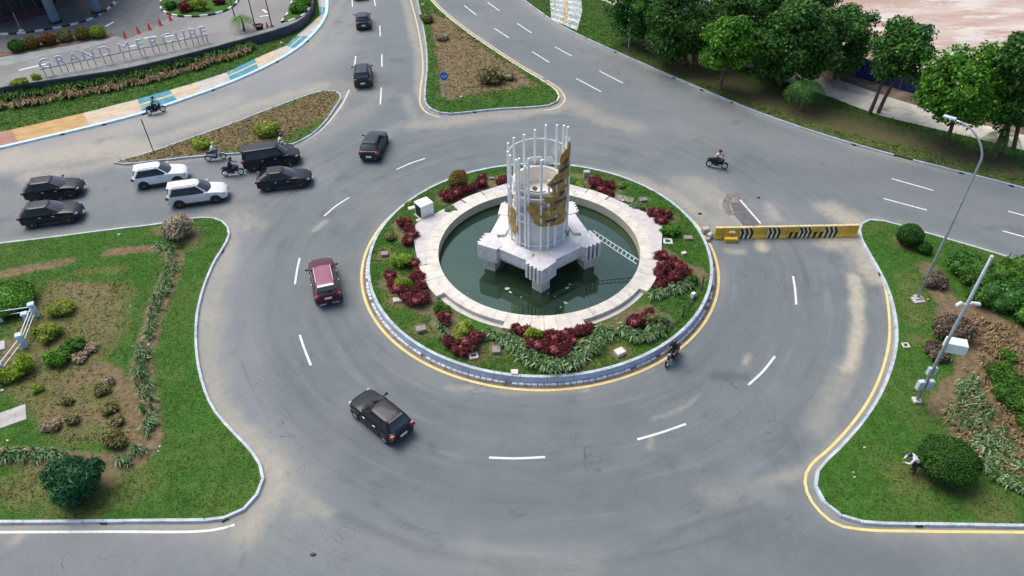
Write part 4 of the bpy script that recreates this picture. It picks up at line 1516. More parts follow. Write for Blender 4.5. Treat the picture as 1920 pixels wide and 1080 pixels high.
for i, (px, py, s) in enumerate([(1061, 568, .30), (1051, 576, .18), (1028, 550, .16), (950, 541, .45), (957, 548, .3), (977, 557, .14), (1064, 540, .3), (1068, 533, .2), (877, 550, .08), (1040, 556, .12)]):
    p = at(px, py, WZ)
    n = 9
    a0 = R.uniform(0, 6)
    rr_ = [R.uniform(.5, 1.1) * s * .55 for _ in range(n)]
    st_ = MB().prism([(math.cos(a0 + 2 * PI * k / n) * rr_[k], math.sin(a0 + 2 * PI * k / n) * rr_[k] * .6) for k in range(n)], 0, .012).build('scum_patch', scum)
    st_.location = (p.x, p.y, WZ - .004)
    st_.rotation_euler = (0, 0, R.uniform(0, 3))
    tag(st_, 'small pale scum patch floating on the pond water', 'scum', 'scum patches on the pond')

# pedestal on five legs
ped = thing('fountain_pedestal', 'white stone pedestal on five legs in the middle of the pond', 'pedestal', (IC.x, IC.y, 0))
BZ0, BZ1 = 1.15, 2.35
for la in LEGA:
    a = math.radians(la)
    c = Vector((3.45 * math.cos(a), 3.45 * math.sin(a)))
    MB().box((c.x, c.y, .38), (.84, .84, 1.56), a + PI / 4).build('leg', M['leg_stone'], ped)
    c2 = Vector((3.50 * math.cos(a), 3.50 * math.sin(a)))
    tx, ty = Vector((math.cos(a), math.sin(a))), Vector((-math.sin(a), math.cos(a)))
    # corner block: kite whose two outer faces carry slots on one side
    o1, o2, o3, o4 = c2 + tx * .92, c2 + ty * 1.02 - tx * .08, c2 - tx * .62, c2 - ty * 1.02 - tx * .08
    blk = MB().prism([o1, o2, c2 + ty * .72 - tx * .6, c2 - ty * .72 - tx * .6, o4], BZ0, BZ1).build('corner_block', M['white_block'], ped)
    d = (o1 - o4)
    nrm = Vector((d.y, -d.x)).normalized()
    if nrm.dot(c2) < 0:
        nrm = -nrm
    for j in range(4):
        p = o4 + d * ((j + .55) / 4.3) + nrm * .065
        MB().box((p.x, p.y, (BZ0 + BZ1) / 2 + .03), (d.length / 4 * .50, .15, BZ1 - BZ0 - .03), math.atan2(d.y, d.x)).build('fin', M['white_block'], ped)
        p2 = o4 + d * ((j + .55 + .5) / 4.3) + nrm * .004
        if j < 3:
            MB().box((p2.x, p2.y, (BZ0 + BZ1) / 2), (d.length / 4 * .46, .02, BZ1 - BZ0 - .1), math.atan2(d.y, d.x)).build('slot', M['black'], ped)
for k in range(5):
    a, b = math.radians(LEGA[k]), math.radians(LEGA[k] + 72)
    p0 = Vector((3.42 * math.cos(a), 3.42 * math.sin(a)))
    p1 = Vector((3.42 * math.cos(b), 3.42 * math.sin(b)))
    d = (p1 - p0).normalized()
    nn = Vector((-d.y, d.x))
    cc = (p0 + p1) / 2
    q = [p0 + d * .62 - nn * .40, p1 - d * .62 - nn * .40, p1 - d * 1.05 + nn * .62, p0 + d * 1.05 + nn * .62]
    MB().prism([(v.x, v.y) for v in q], BZ0 + .38, BZ1 - .04).build('edge_beam', M['white_block'], ped)
    q = [p0 + d * .9 - nn * .12, p1 - d * .9 - nn * .12, p1 - d * .9 + nn * .3, p0 + d * .9 + nn * .3]
    MB().prism([(v.x, v.y) for v in q], BZ0 - .02, BZ0 + .376).build('under_beam', M['leg_stone'], ped)
fl = [(3.15 * math.cos(math.radians(a)), 3.15 * math.sin(math.radians(a))) for a in LEGA]
MB().prism(fl, 1.45, 2.12).build('pedestal_floor', M['floor_white'], ped)
MB().lathe([(2.05, 2.10), (2.05, 2.2), (1.5, 2.24), (.0, 2.25)], n=40, cap=False).build('drum_base', M['floor_white'], ped, angle=30)

# cylindrical cage with map plates
cage = thing('globe_cage', 'cylinder cage of white poles carrying golden map plates', 'sculpture', (IC.x - .05, IC.y, 1.80))
CC = Vector((IC.x - .05, IC.y))
RC = 1.97
def on_cyl(px, py, rad, front=True):
    """where the sight line of a traced pixel meets the cage's cylinder -> angle, height"""
    A, B = at(px, py, 0.0), at(px, py, 12.0)
    d = (B - A)
    ox, oy = A.x - CC.x, A.y - CC.y
    qa = d.x ** 2 + d.y ** 2
    qb = 2 * (ox * d.x + oy * d.y)
    qc = ox * ox + oy * oy - rad * rad
    disc = qb * qb - 4 * qa * qc
    if disc <= 0:
        t = -qb / (2 * qa)
    else:
        t = (-qb + (1 if front else -1) * math.sqrt(disc)) / (2 * qa)
    p = A + d * t
    return math.atan2(p.y - CC.y, p.x - CC.x), p.z


tops = {}
for fr, px_ in ((False, [(952.5, 268), (963.5, 258), (982.5, 252), (1003, 243), (1023.5, 234), (1044.5, 234), (1057.5, 235), (1065, 237.5)]), (True, [(950.5, 284), (956, 291), (973, 297), (991, 297), (1015.5, 300)])):
    for q in px_:
        a_, z_ = on_cyl(q[0], q[1], RC, fr)
        tops[math.degrees(a_)] = z_
tops.update({-58: 7.2, -32: 8.2, -8: 9.0, -73: 7.6, -118: 8.6, -138: 8.8})
for a, zt in tops.items():
    x, y = RC * math.cos(math.radians(a)), RC * math.sin(math.radians(a))
    fat = .085 if zt < 9.0 and abs(a) > 155 else .08
    MB().tube([(x, y, -.02), (x, y, zt - 1.8)], fat, 8).build('pole', M['steel_white'], cage)
for z, a0, a1 in ((8.42, 5, 182), (6.2, 150, 285), (4.3, 0, 360), (2.5, 0, 360)):
    n = 48
    pts = [(RC * math.cos(math.radians(a0 + (a1 - a0) * k / n)), RC * math.sin(math.radians(a0 + (a1 - a0) * k / n)), z - 1.8) for k in range(n + 1)]
    MB().tube(pts, .035, 6, cap=False).build('ring', M['steel_white'], cage)


def plate(px, mat, name, rad=RC + .07, front=True, thick=.06, rough=.045):
    pts = [on_cyl(p[0], p[1], rad, front) for p in px]
    ref = pts[0][0]
    pts = [(ref + ((a - ref + PI) % (2 * PI) - PI), z) for a, z in pts]
    pg = smooth_line([Vector((a * rad, z)) for a, z in pts], True, .16)
    pg = [p + Vector((R.uniform(-rough, rough), R.uniform(-rough, rough))) for p in pg]
    xs = [p.x for p in pg]
    ys = [p.y for p in pg]
    gx, gy = np.meshgrid(np.arange(min(xs), max(xs), .2), np.arange(min(ys), max(ys), .2))
    ok = inpoly(gx, gy, pg)
    gx, gy = gx[ok], gy[ok]
    if len(gx):
        kk = linedist(gx, gy, pg, True) > .07
        gx, gy = gx[kk], gy[kk]
    n = len(pg)
    vs, _, fs, _, _, _ = delaunay_2d_cdt(pg + [Vector((a, b)) for a, b in zip(gx, gy)], [(i, (i + 1) % n) for i in range(n)], [], 1, 1e-5)
    m = MB()
    jit = [R.uniform(-.02, .03) for _ in vs]
    V = []
    for r_ in (rad, rad - thick):
        for v, j in zip(vs, jit):
            an = v.x / rad
            V.append(((r_ + j) * math.cos(an), (r_ + j) * math.sin(an), v.y - 1.8))
    nv = len(vs)
    FS = []
    edge = {}
    for f in fs:
        FS.append(tuple(f))
        FS.append(tuple(nv + i for i in reversed(f)))
        for i in range(len(f)):
            e = (f[i], f[(i + 1) % len(f)])
            edge[e] = True
    for (a, b) in list(edge):
        if (b, a) not in edge:
            FS.append((b, a, nv + a, nv + b))
    m.add(V, FS)
    return m.build(name, mat, cage)


# the solid white core that stands inside the poles
core_r = 1.70
zz = {k: on_cyl(1004, k, core_r)[1] for k in (362, 378, 394, 408)}
MB().lathe([(core_r + .06, 2.05 - 1.8), (core_r + .02, zz[408] - 1.8 - .02), (core_r - .10, zz[408] - 1.8), (core_r - .10, zz[394] - 1.8), (core_r, zz[394] - 1.78), (core_r, zz[378] - 1.82), (core_r - .10, zz[378] - 1.8), (core_r - .10, zz[362] - 2.0), (core_r + .03, zz[362] - 1.98), (core_r + .03, zz[362] - 1.8), (core_r - .16, zz[362] - 1.80), (core_r - .20, zz[362] - 2.95), (.02, zz[362] - 2.95)], n=48, cap=False).build('core', M['floor_white'], cage, angle=30)
for k in range(24):
    a0 = 2 * PI * k / 24
    for z0_, z1_, mt_ in ((zz[378] - 1.78, zz[362] - 2.02, M['pool_wall']), (zz[408] - 1.78, zz[394] - 1.82, M['wall_blue'])):
        m = MB()
        m.grid([[((core_r - .085) * math.cos(a0 + j * .08), (core_r - .085) * math.sin(a0 + j * .08), z) for j in range(4)] for z in (z0_, z1_)])
        m.build('core_panel', mt_, cage)
MB().tube([(1.62 * math.cos(math.radians(a)), 1.62 * math.sin(math.radians(a)), zz[362] - 1.79) for a in range(196, 292, 8)], .05, 6).build('dark_strut', M['dark_blue'], cage)
plate([(1000, 413), (997, 404), (988, 396), (987, 388), (989, 382), (996, 380), (1004, 384), (1009, 391), (1014, 397), (1022, 394), (1032, 392), (1045, 394), (1060, 392), (1063, 402), (1061, 412), (1055, 417), (1045, 421), (1030, 424), (1018, 425), (1009, 423), (1003, 419)], M['gold'], 'map_plate')
plate([(1020, 377), (1023, 367), (1032, 371), (1037, 363), (1035, 354), (1027, 349), (1025, 345), (1034, 340), (1041, 330), (1048, 320), (1050, 306), (1053, 290), (1060, 280), (1066, 284), (1066, 320), (1065, 350), (1062, 372), (1060, 392), (1049, 390), (1042, 388), (1036, 381), (1028, 382)], M['gold'], 'map_plate')
plate([(951, 386), (957, 386), (963, 390), (968, 397), (968, 408), (966, 412), (970, 425), (969, 440), (965, 441), (959, 429), (954, 415), (952, 400)], M['gold'], 'map_plate')
plate([(1036, 374), (1046, 368), (1058, 366), (1061, 380), (1059, 396), (1048, 398), (1040, 394), (1044, 388), (1036, 384)], M['gold'], 'map_plate', RC + .09)
plate([(998, 353), (1003, 350), (1008, 354), (1005, 358), (1000, 357)], M['gold'], 'map_plate')
plate([(1012, 380), (1018, 378), (1020, 383), (1014, 385)], M['gold'], 'map_plate')
plate([(1024, 390), (1034, 386), (1040, 390), (1030, 394)], M['gold'], 'map_plate')
for px in ([(1033, 347), (1045, 343), (1058, 336), (1058, 338.5), (1045, 345.5), (1034, 349.5)], [(1040, 381), (1050, 376), (1062, 369), (1062, 371.5), (1050, 379), (1041, 383.5)], [(1022, 415), (1034, 413), (1045, 408), (1045, 411), (1034, 416), (1023, 417.5)], [(1050, 363), (1060, 357), (1060, 359.5), (1050, 366)],
           [(1050, 322), (1058, 316), (1066, 309), (1066, 312), (1058, 319), (1051, 325)], [(1057, 308), (1063, 300), (1066, 297), (1066, 300), (1058, 311)]):
    plate(px, M['dark_blue'], 'dark_strut', RC + .15, True, .04, 0)
# far side seen from within: pale backs of the plates
plate([(967, 324), (975, 320), (986, 321), (992, 312), (1000, 309), (1004, 314), (1014, 321), (1024, 323), (1036, 322), (1040, 312), (1046, 318), (1047, 331), (1040, 339), (1026, 345), (1010, 346), (996, 343), (982, 338), (970, 333)], M['map_white'], 'map_plate', RC + .07, False)
plate([(988, 302), (996, 292), (1004, 296), (1012, 293), (1020, 299), (1030, 292), (1038, 297), (1040, 306), (1028, 309), (1014, 311), (1000, 308)], M['map_white'], 'map_plate', RC + .07, False)
plate([(1034, 280), (1038, 272), (1044, 263), (1050, 266), (1049, 275), (1052, 281), (1044, 284), (1042, 290), (1036, 286)], M['map_white'], 'map_plate', RC + .07, False)
plate([(1059, 262), (1065, 253), (1069, 262), (1068, 300), (1063, 315), (1057, 312), (1056, 290)], M['map_white'], 'map_plate', RC + .07, False)
plate([(1066, 266), (1070, 268), (1069, 290), (1067, 330), (1065, 330), (1066, 290)], M['gold'], 'map_plate', RC + .10, True)
#plate([(969, 334), (982, 340), (998, 345), (1014, 346), (1014, 349), (998, 348.5), (982, 343.5), (968, 337)], M['dark_blue'], 'dark_strut', RC - .02, False, .04, 0)

# things left on the pedestal, ladder
p = at(1062, 441, 2.14)
bk = thing('bucket', 'small teal bucket standing on the pedestal floor', 'bucket', p)
MB().lathe([(.15, 0), (.2, .36), (.17, .36), (.14, .05)], n=14, cap=False).build('pail', M['teal'], bk)
MB().tube([(-.2, 0, .36), (0, 0, .52), (.2, 0, .36)], .012, 5).build('handle', M['steel_white'], bk)
p = at(1029, 443, 2.12)
for j, (dx, dy) in enumerate([(0, 0), (.18, -.12), (-.12, .2)]):
    o = MB().bevbox((0, 0, .06), (.28 - .05 * j, .16, .12), .02).build('rubble_lump', M['stone_grey'])
    o.location = (p.x + dx, p.y + dy, 2.12)
    o.rotation_euler = (0, 0, j * .8)
    tag(o, 'small grey lump of rubble on the pedestal floor', 'rubble', 'rubble on the pedestal floor')
p, q = at(1037, 450, 2.12), at(1047, 425, 2.3)
pole_ = MB().tube([(0, 0, .03), (q.x - p.x, q.y - p.y, 1.3)], .05, 6).build('leaning_plank', M['stone_grey'])
pole_.location = p
tag(pole_, 'grey plank leaning against the golden map plates', 'plank')
a_, b_ = at(1112, 437, BZ1 + .04), at(1192, 489, CZ + .05)
lad = thing('ladder', 'pale aluminium ladder lying as a bridge from basin rim to pedestal', 'ladder', a_)
d = b_ - a_
sd_ = Vector((-d.y, d.x, 0)).normalized()
dn = d.normalized()
for s in (-.24, .24):
    MB().tube([sd_ * s - dn * .1, sd_ * s + d + dn * .15], .04, 6).build('rail', M['steel_white'], lad)
nr = int(d.length / .3)
for k in range(nr):
    c = d * ((k + .5) / nr)
    MB().tube([c - sd_ * .24, c + sd_ * .24], .028, 6).build('rung', M['steel_white'], lad)

# stones, slabs, lamps and pits in the island lawn
def slabthing(name, label, cat, px, s, mat, rz=0.0, z=.62, hole=None, h=.14, group=None):
    p = at(px[0], px[1], z)
    if hole:
        o = thing(name, label, cat, (p.x, p.y, z - .03), rz, group)
        w, d_ = s
        b = .12 * (w + d_)
        for c, ss in (((0, d_ / 2 - b / 2), (w, b)), ((0, -d_ / 2 + b / 2), (w, b)), ((w / 2 - b / 2, 0), (b, d_ - 2 * b - .004)), ((-w / 2 + b / 2, 0), (b, d_ - 2 * b - .004))):
            MB().bevbox((c[0], c[1], h / 2), (ss[0], ss[1], h), .015).build('frame', mat, o)
        MB().box((0, 0, h * .3), (w - 2 * b - .01, d_ - 2 * b - .01, .03)).build('lid', hole, o)
        return o
    o = MB().bevbox((0, 0, h / 2), (s[0], s[1], h), .025).build(name, mat)
    o.location = (p.x, p.y, z - .03)
    o.rotation_euler = (0, 0, rz)
    return tag(o, label, cat, group)


slabthing('stone_block', 'rough square stone in the dark soil ring left of the basin', 'stone', (790, 619), (.62, .5), M['stone_grey'], .3, h=.25)
slabthing('pit_frame', 'pale square pit frame with open centre near the front left kerb', 'pit frame', (888, 668), (.55, .5), M['white_stone'], .2, hole=M['soil'])
slabthing('stone_block', 'grey square stone beside the pale pit frame', 'stone', (931, 658), (.5, .55), M['stone_grey'], 0, h=.22)
slabthing('cover_slab', 'small white cover slab by the front kerb of the island', 'slab', (965, 698), (.42, .38), M['white_stone'], 0, h=.12)
slabthing('stone_block', 'pale stones in the soil hollow at the front right', 'stone', (1162, 662), (.6, .5), M['white_stone'], .5, h=.25)
slabthing('pit_frame', 'small pale pit frame at the end of the strappy border', 'pit frame', (1085, 679), (.38, .34), M['white_stone'], .1, hole=M['soil'])
slabthing('stone_block', 'white block half under the red shrubs on the left', 'stone', (746, 564), (.6, .4), M['white_stone'], .25, h=.2)
slabthing('stone_block', 'pale stone beside the bright green round bush', 'stone', (722, 478), (.5, .45), M['stone_grey'], .1, h=.22)
slabthing('stone_block', 'stone in the worn ring behind the solar lamp panel', 'stone', (1290, 448), (.6, .42), M['stone_grey'], 0, h=.22)
slabthing('solar_panel_lamp', 'white framed dark panel lying on the grass right of the basin', 'panel', (1252, 453), (.66, .62), M['paint_white'], -.1, hole=M['dark_metal'], h=.1)
slabthing('stone_block', 'pale stone in a dark soil ring at the back right', 'stone', (1206, 377), (.55, .4), M['stone_grey'], .2, h=.22)
for j, (px, lab) in enumerate([((1157, 370), 'flat dark plate behind the basin, left of two'), ((1177, 374), 'flat dark plate behind the basin, right of two')]):
    slabthing('ground_plate', lab, 'plate', px, (.95, .7), M['stone_grey'], -.35, h=.08, group='flat plates behind the basin')
slabthing('stone_block', 'little white stone lying on the flat plates', 'stone', (1168, 377), (.2, .18), M['white_stone'], 0, z=.70, h=.14)
slabthing('service_box', 'small grey box standing behind the fountain', 'box', (1100, 331), (.5, .4), M['concrete'], 0, h=.55)
slabthing('stone_block', 'pale stone at the far left behind the shrubs', 'stone', (922, 336), (.4, .3), M['stone_grey'], 0, h=.2)
slabthing('stone_block', 'small pale stones above the right red shrub bed', 'stone', (1282, 476), (.35, .25), M['white_stone'], .4, h=.18)

# white service cabinet
p = at(797, 404, .62)
cab = thing('service_cabinet', 'white metal cabinet with an open dark side on the island', 'cabinet', p, .62)
MB().bevbox((0, 0, .62), (1.05, .95, 1.12), .03).build('body', M['white_enamel'], cab)
MB().bevbox((0, 0, 1.21), (1.12, 1.02, .07), .03).build('lid', M['white_enamel'], cab)
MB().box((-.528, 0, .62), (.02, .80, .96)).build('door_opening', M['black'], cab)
MB().box((0, 0, .03), (1.25, 1.15, .08)).build('plinth', M['concrete'], cab)
MB().box((.1, -.48, .7), (.16, .012, .1)).build('vent', M['grey_enamel'], cab)
for j, (px, py, s) in enumerate([(772, 392, .26), (786, 415, .2)]):
    slabthing('stone_block', ['yellowish stone left of the white cabinet', 'flat stone in front of the white cabinet'][j], 'stone', (px, py), (s * 2, s * 1.5), M['white_stone'], .4, h=.2)

# garden lights linked by a cable
lamps = []
for j, (px, lab) in enumerate([((1250, 622), 'thin black garden post nearest the red shrubs'), ((1280, 594), 'thin black garden post in the middle of the cable'), ((1316, 541), 'thin black garden post at the upper end of the cable')]):
    p = at(px[0], px[1], .60)
    g = thing('garden_post', lab, 'garden light', p, 0, 'garden posts on the island')
    MB().tube([(0, 0, -.03), (0, 0, .85)], .04, 6).build('post', M['black'], g)
    MB().lathe([(.06, .85), (.07, .95), (.02, 1.0)], n=8).build('cap', M['black'], g)
    lamps.append(p)
m = MB()
pts = []
for a, b in zip(lamps, lamps[1:]):
    pts += [a.lerp(b, t / 8) + Vector((0, 0, .35 - .3 * math.sin(PI * t / 8))) for t in range(8)]
pts.append(lamps[-1] + Vector((0, 0, .35)))
tag(m.tube(pts, .03, 5).build('cable', M['black']), 'black cable slung between the garden posts', 'cable')
p = at(1299, 558, .60)
fl_ = thing('floodlight', 'small white floodlight box on the island lawn at the right', 'floodlight', p, .6)
MB().bevbox((0, 0, .22), (.28, .22, .40), .03).build('housing', M['white_enamel'], fl_)
MB().box((0, -.115, .24), (.2, .012, .26)).build('lens', M['lamp_clear'], fl_)
# ------------------------------------------------------------------ plants
def leaf_arrays(blobs, n, size, shell=(.55, 1.02), zmin=None, up=.0, width=.5, lump=.0, rs=NR):
    w = np.array([b[3] * b[4] + b[4] * b[5] + b[3] * b[5] for b in blobs])
    idx = rs.choice(len(blobs), n, p=w / w.sum())
    B = np.array([b[:6] for b in blobs])[idx]
    d = rs.normal(size=(n, 3))
    d /= np.linalg.norm(d, axis=1)[:, None]
    if up:
        d[:, 2] = np.where(rs.rand(n) < up, np.abs(d[:, 2]), d[:, 2])
    r = rs.uniform(shell[0] ** 2, shell[1] ** 2, n) ** .5
    if lump:
        r = r * (1 + lump * (np.sin(d[:, 0] * 5 + idx * 1.7) * np.sin(d[:, 1] * 6 + idx) + .6 * np.sin(d[:, 2] * 8 + idx * 2.1)) * .6)
    c = B[:, :3] + d * B[:, 3:6] * r[:, None]
    nn = d * .7 + rs.normal(size=(n, 3)) * .55 + np.array([0, 0, .35])
    nn /= np.linalg.norm(nn, axis=1)[:, None]
    u = np.cross(nn, rs.normal(size=(n, 3)))
    u /= np.linalg.norm(u, axis=1)[:, None]
    v = np.cross(nn, u)
    l = (size * rs.uniform(.65, 1.35, n))[:, None]
    V = np.stack([c - u * l, c + v * l * width, c + u * l, c - v * l * width], 1)
    if zmin is not None:
        V = V[c[:, 2] > zmin]
    return V.reshape(-1, 3)


def leaf_mesh(name, V, core=None):
    F = np.arange(len(V)).reshape(-1, 4)
    if core is not None and len(core):
        cv, cf = core
        F = np.concatenate([F, cf + len(V)])
        V = np.concatenate([V, cv])
    return npmesh(name, V, F)


def core_arrays(blobs, k=.72):
    CV, CF = [], []
    for b in blobs:
        m = MB().ball(b[:3], (b[3] * k, b[4] * k, b[5] * k), 10, 6)
        o = sum(len(x) for x in CV)
        CV.append(np.array(m.v))
        CF.append(np.array(m.f) + o)
    return np.concatenate(CV), np.concatenate(CF)


def cluster(rx, ry, rz, n, sub, rnd, z0=None, flat=.0):
    """lumps that make up one uneven crown"""
    out = []
    for _ in range(n):
        while True:
            x, y, z = rnd.uniform(-1, 1), rnd.uniform(-1, 1), rnd.uniform(-1, 1)
            if .25 < x * x + y * y + z * z < 1:
                break
        s = sub * rnd.uniform(.7, 1.25)
        out.append((x * (rx - s * .6), y * (ry - s * .6), z * (rz - s * .6), s, s, s * rnd.uniform(.7, .95)))
    return out


def shrub(name, label, cat, base, r, h, mat, leaf=.10, n=900, lumps=7, style='loose', group=None, seed=None, stem=True, width=.5):
    """r half width, h height; the foliage starts near the ground"""
    rnd = random.Random(seed if seed is not None else hash((round(base[0], 2), round(base[1], 2))) & 0xffff)
    rs = np.random.RandomState(rnd.randrange(1 << 30))
    t = thing(name, label, cat, base, 0, group)
    if style == 'ball':
        blobs = [(0, 0, h * .52, r, r, h * .5)]
        V = leaf_arrays(blobs, n, leaf, (.93, 1.03), .02, .3, width, .06, rs)
        core = core_arrays(blobs, .93)
    else:
        rx = r
        blobs = [(x, y, z + h * .5, a, b, c) for x, y, z, a, b, c in cluster(rx, rx, h * .5, lumps, r * .48, rnd)] + [(0, 0, h * .42, r * .62, r * .62, h * .42)]
        V = leaf_arrays(blobs, n, leaf, (.7, 1.08), .02, .3, width, .12, rs)
        core = core_arrays(blobs, .74)
    me = leaf_mesh('foliage', V, core)
    me.materials.append(mat)
    f = link('foliage', me, t)
    if stem:
        m = MB()
        for k in range(3):
            a = k * 2.1
            m.tube([(.05 * math.cos(a), .05 * math.sin(a), -.05), (r * .3 * math.cos(a), r * .3 * math.sin(a), h * .5)], [.035, .015], 5)
        m.build('stem', M['bark'], t)
    return t


# prototypes for the island beds, copied with their parts
def bed(px_list, zs, protos, label, group, jit=.12, smin=.8, smax=1.2):
    for i, (px, py, s) in enumerate(px_list):
        p = at(px, py, zs)
        k = R.randrange(len(protos))
        pr = protos[k]
        dup(pr, (p.x + R.uniform(-jit, jit), p.y + R.uniform(-jit, jit), zs - .02), R.uniform(0, 6.3), label, s * R.uniform(smin, smax))['group'] = group


red_p = [shrub('red_leaf_shrub', 'x', 'shrub', (0, 0, 0), .52, .75, L['red'], .085, 620, 7, seed=100 + k, width=.4) for k in range(3)]


def along(px, n, s=1.0, jitter=4):
    P = smooth_line([Vector(p) for p in px], False, 1.0)
    out = []
    for i in range(n):
        q = P[int((i + .5) / n * (len(P) - 1))]
        out.append((q.x + R.uniform(-jitter, jitter), q.y + R.uniform(-jitter, jitter) * .6, s * R.uniform(.8, 1.2)))
    return out


beds = [
    (along([(835, 374), (860, 366), (885, 358), (912, 348)], 9, .95, 5) + along([(848, 360), (885, 348)], 3, .8, 3), 'dark red leafed shrub in the bed at the back left of the basin', 'red shrubs at the back left'),
    (along([(898, 336), (908, 338)], 2, .8, 3), 'dark red shrub beside the green and orange round bush', 'red shrubs beside the round bush'),
    (along([(934, 344), (948, 343)], 2, .8, 2), 'small dark red shrub behind the basin left of the cage', 'red shrubs left of the cage'),
    (along([(750, 425), (772, 424), (768, 440), (764, 455), (768, 466)], 8, .95, 5), 'dark red shrub below the white cabinet', 'red shrubs below the cabinet'),
    (along([(730, 515), (735, 530), (745, 548), (758, 560)], 7, .95, 6) + along([(785, 520), (790, 545), (798, 568)], 6, .95, 5) + along([(758, 562), (785, 575)], 4, .95, 4) + along([(778, 500), (785, 515)], 2, .8, 3), 'dark red shrub in the large bed at the left of the basin', 'red shrubs in the left bed'),
    (along([(836, 600), (838, 612)], 2, .8, 2) + along([(840, 642), (862, 658), (885, 652), (893, 632)], 7, .9, 4), 'dark red shrub ringing the yellow green bush at the front left', 'red shrubs at the front left'),
    (along([(962, 624), (985, 632), (1010, 640), (1040, 640), (1075, 630), (1110, 616)], 13, .95, 5) + along([(990, 648), (1020, 660), (1050, 662), (1075, 648)], 8, .95, 5), 'dark red shrub in the wide bed in front of the basin', 'red shrubs in the front bed'),
    (along([(1172, 610), (1190, 610), (1205, 602)], 4, .85, 4) + along([(1212, 585), (1220, 592), (1225, 612)], 3, .8, 3), 'dark red shrub in the bed at the front right of the basin', 'red shrubs at the front right'),
    (along([(1240, 480), (1242, 500), (1240, 530), (1238, 545)], 8, .95, 4) + along([(1258, 495), (1275, 510), (1292, 518)], 6, .9, 4) + along([(1255, 525), (1270, 530)], 3, .9, 4), 'dark red shrub in the three cornered bed right of the basin', 'red shrubs in the right bed'),
    (along([(1215, 408), (1235, 404), (1255, 406)], 5, .85, 4) + along([(1232, 420), (1245, 424)], 2, .75, 3), 'dark red shrub in the bed at the upper right of the basin', 'red shrubs at the upper right'),
    (along([(1108, 350), (1128, 348), (1145, 352)], 5, .9, 4) + along([(1125, 362), (1148, 366)], 4, .85, 3), 'dark red shrub in the bed behind the basin, right of the cage', 'red shrubs right of the cage'),
]
for pl, lab, grp in beds:
    bed(pl, .62, red_p, lab, grp)
for p in red_p:
    for c in list(p.children):
        bpy.data.objects.remove(c)
    bpy.data.objects.remove(p)

shrub('round_bush', 'round green bush with orange patches at the back left of the basin', 'bush', at(860, 352, .6), 1.0, 1.45, L['orange'], .10, 2600, style='loose', lumps=10)
shrub('round_bush', 'bright lime round bush among the red shrubs on the left', 'bush', at(752, 499, .6), .72, .95, L['lime'], .09, 1500, lumps=8)
shrub('round_bush', 'olive green bush in the middle of the left red bed', 'bush', at(757, 545, .6), .62, 1.0, L['lime'], .09, 1200, lumps=7)
shrub('yellow_bush', 'yellow green bush ringed by red shrubs at the front left', 'bush', at(868, 630, .6), .75, .95, L['yellowgreen'], .11, 1300, lumps=8)
shrub('yellow_bush', 'tall light green bush in the front red bed', 'bush', at(1001, 640, .6), .55, 1.2, L['lime'], .10, 1100, lumps=7)
shrub('yellow_bush', 'olive bush in the red bed at the front right', 'bush', at(1218, 606, .6), .55, .8, L['olive'], .09, 900, lumps=6)
shrub('fern_clump', 'green feathery clump beside the solar lamp panel', 'plant', at(1256, 438, .6), .72, .7, L['bright'], .13, 1000, lumps=7, width=.25)
shrub('fern_clump', 'green clump at the lower end of the right red bed', 'plant', at(1293, 530, .6), .45, .6, L['green'], .10, 600, lumps=5)
shrub('fern_clump', 'green shrub where the left deck meets the red bed', 'plant', at(822, 583, .6), .5, .6, L['green'], .10, 650, lumps=5)
shrub('fern_clump', 'green shrub beside the front left deck', 'plant', at(838, 588, .6), .35, .5, L['green'], .10, 450, lumps=5)
shrub('pale_clump', 'pale green clump behind the white cabinet', 'plant', at(848, 398, .6), .5, .45, L['palegreen'], .10, 500, lumps=5)
shrub('pale_clump', 'pale green clump at the upper right of the basin', 'plant', at(1192, 392, .6), .6, .45, L['palegreen'], .10, 600, lumps=5)
shrub('pale_clump', 'pale green clump right of the red shrubs behind the basin', 'plant', at(1162, 350, .6), .4, .45, L['palegreen'], .10, 400, lumps=5)
shrub('pale_clump', 'pale green clump left of the red shrubs behind the basin', 'plant', at(1088, 350, .6), .45, .4, L['lime'], .09, 400, lumps=5)
shrub('pale_clump', 'small yellow clump beside the white cabinet', 'plant', at(766, 387, .6), .35, .35, L['yellowgreen'], .08, 350, lumps=5)
shrub('pale_clump', 'thin pale shrub left of the upper left red bed', 'plant', at(735, 448, .6), .5, .45, L['olive'], .09, 450, lumps=5)


def straps(name, label, pts, h, per, mat, z, w=.035):
    """tufts of arching strap leaves"""
    VV = []
    for (x, y, s) in pts:
        hh = h * s
        a = NR.uniform(0, 2 * PI, per)
        rch = hh * NR.uniform(.5, 1.25, per)
        up = hh * NR.uniform(.55, 1.1, per)
        dx, dy = np.cos(a), np.sin(a)
        px, py = -dy * w * s, dx * w * s
        for k in range(per):
            b = np.array([x + dx[k] * .04, y + dy[k] * .04, z])
            m_ = b + np.array([dx[k] * rch[k] * .45, dy[k] * rch[k] * .45, up[k]])
            e = b + np.array([dx[k] * rch[k], dy[k] * rch[k], up[k] * NR.uniform(.35, .8)])
            pv = np.array([px[k], py[k], 0])
            VV += [b - pv, b + pv, m_ + pv, m_ - pv, m_ - pv, m_ + pv, e + pv * .3, e - pv * .3]
    V = np.array(VV)
    me = npmesh(name, V, np.arange(len(V)).reshape(-1, 4))
    me.materials.append(mat)
    return tag(link(name, me), label, kind='stuff')


def line_tufts(px, n, wid, z, s=1.0):
    P = smooth_line(ats(px, z), False, .2)
    NN = normals(P)
    out = []
    for i in range(n):
        k = R.randrange(len(P))
        o = R.uniform(-wid, wid)
        out.append((P[k].x + NN[k].x * o, P[k].y + NN[k].y * o, s * R.uniform(.7, 1.3)))
    return out


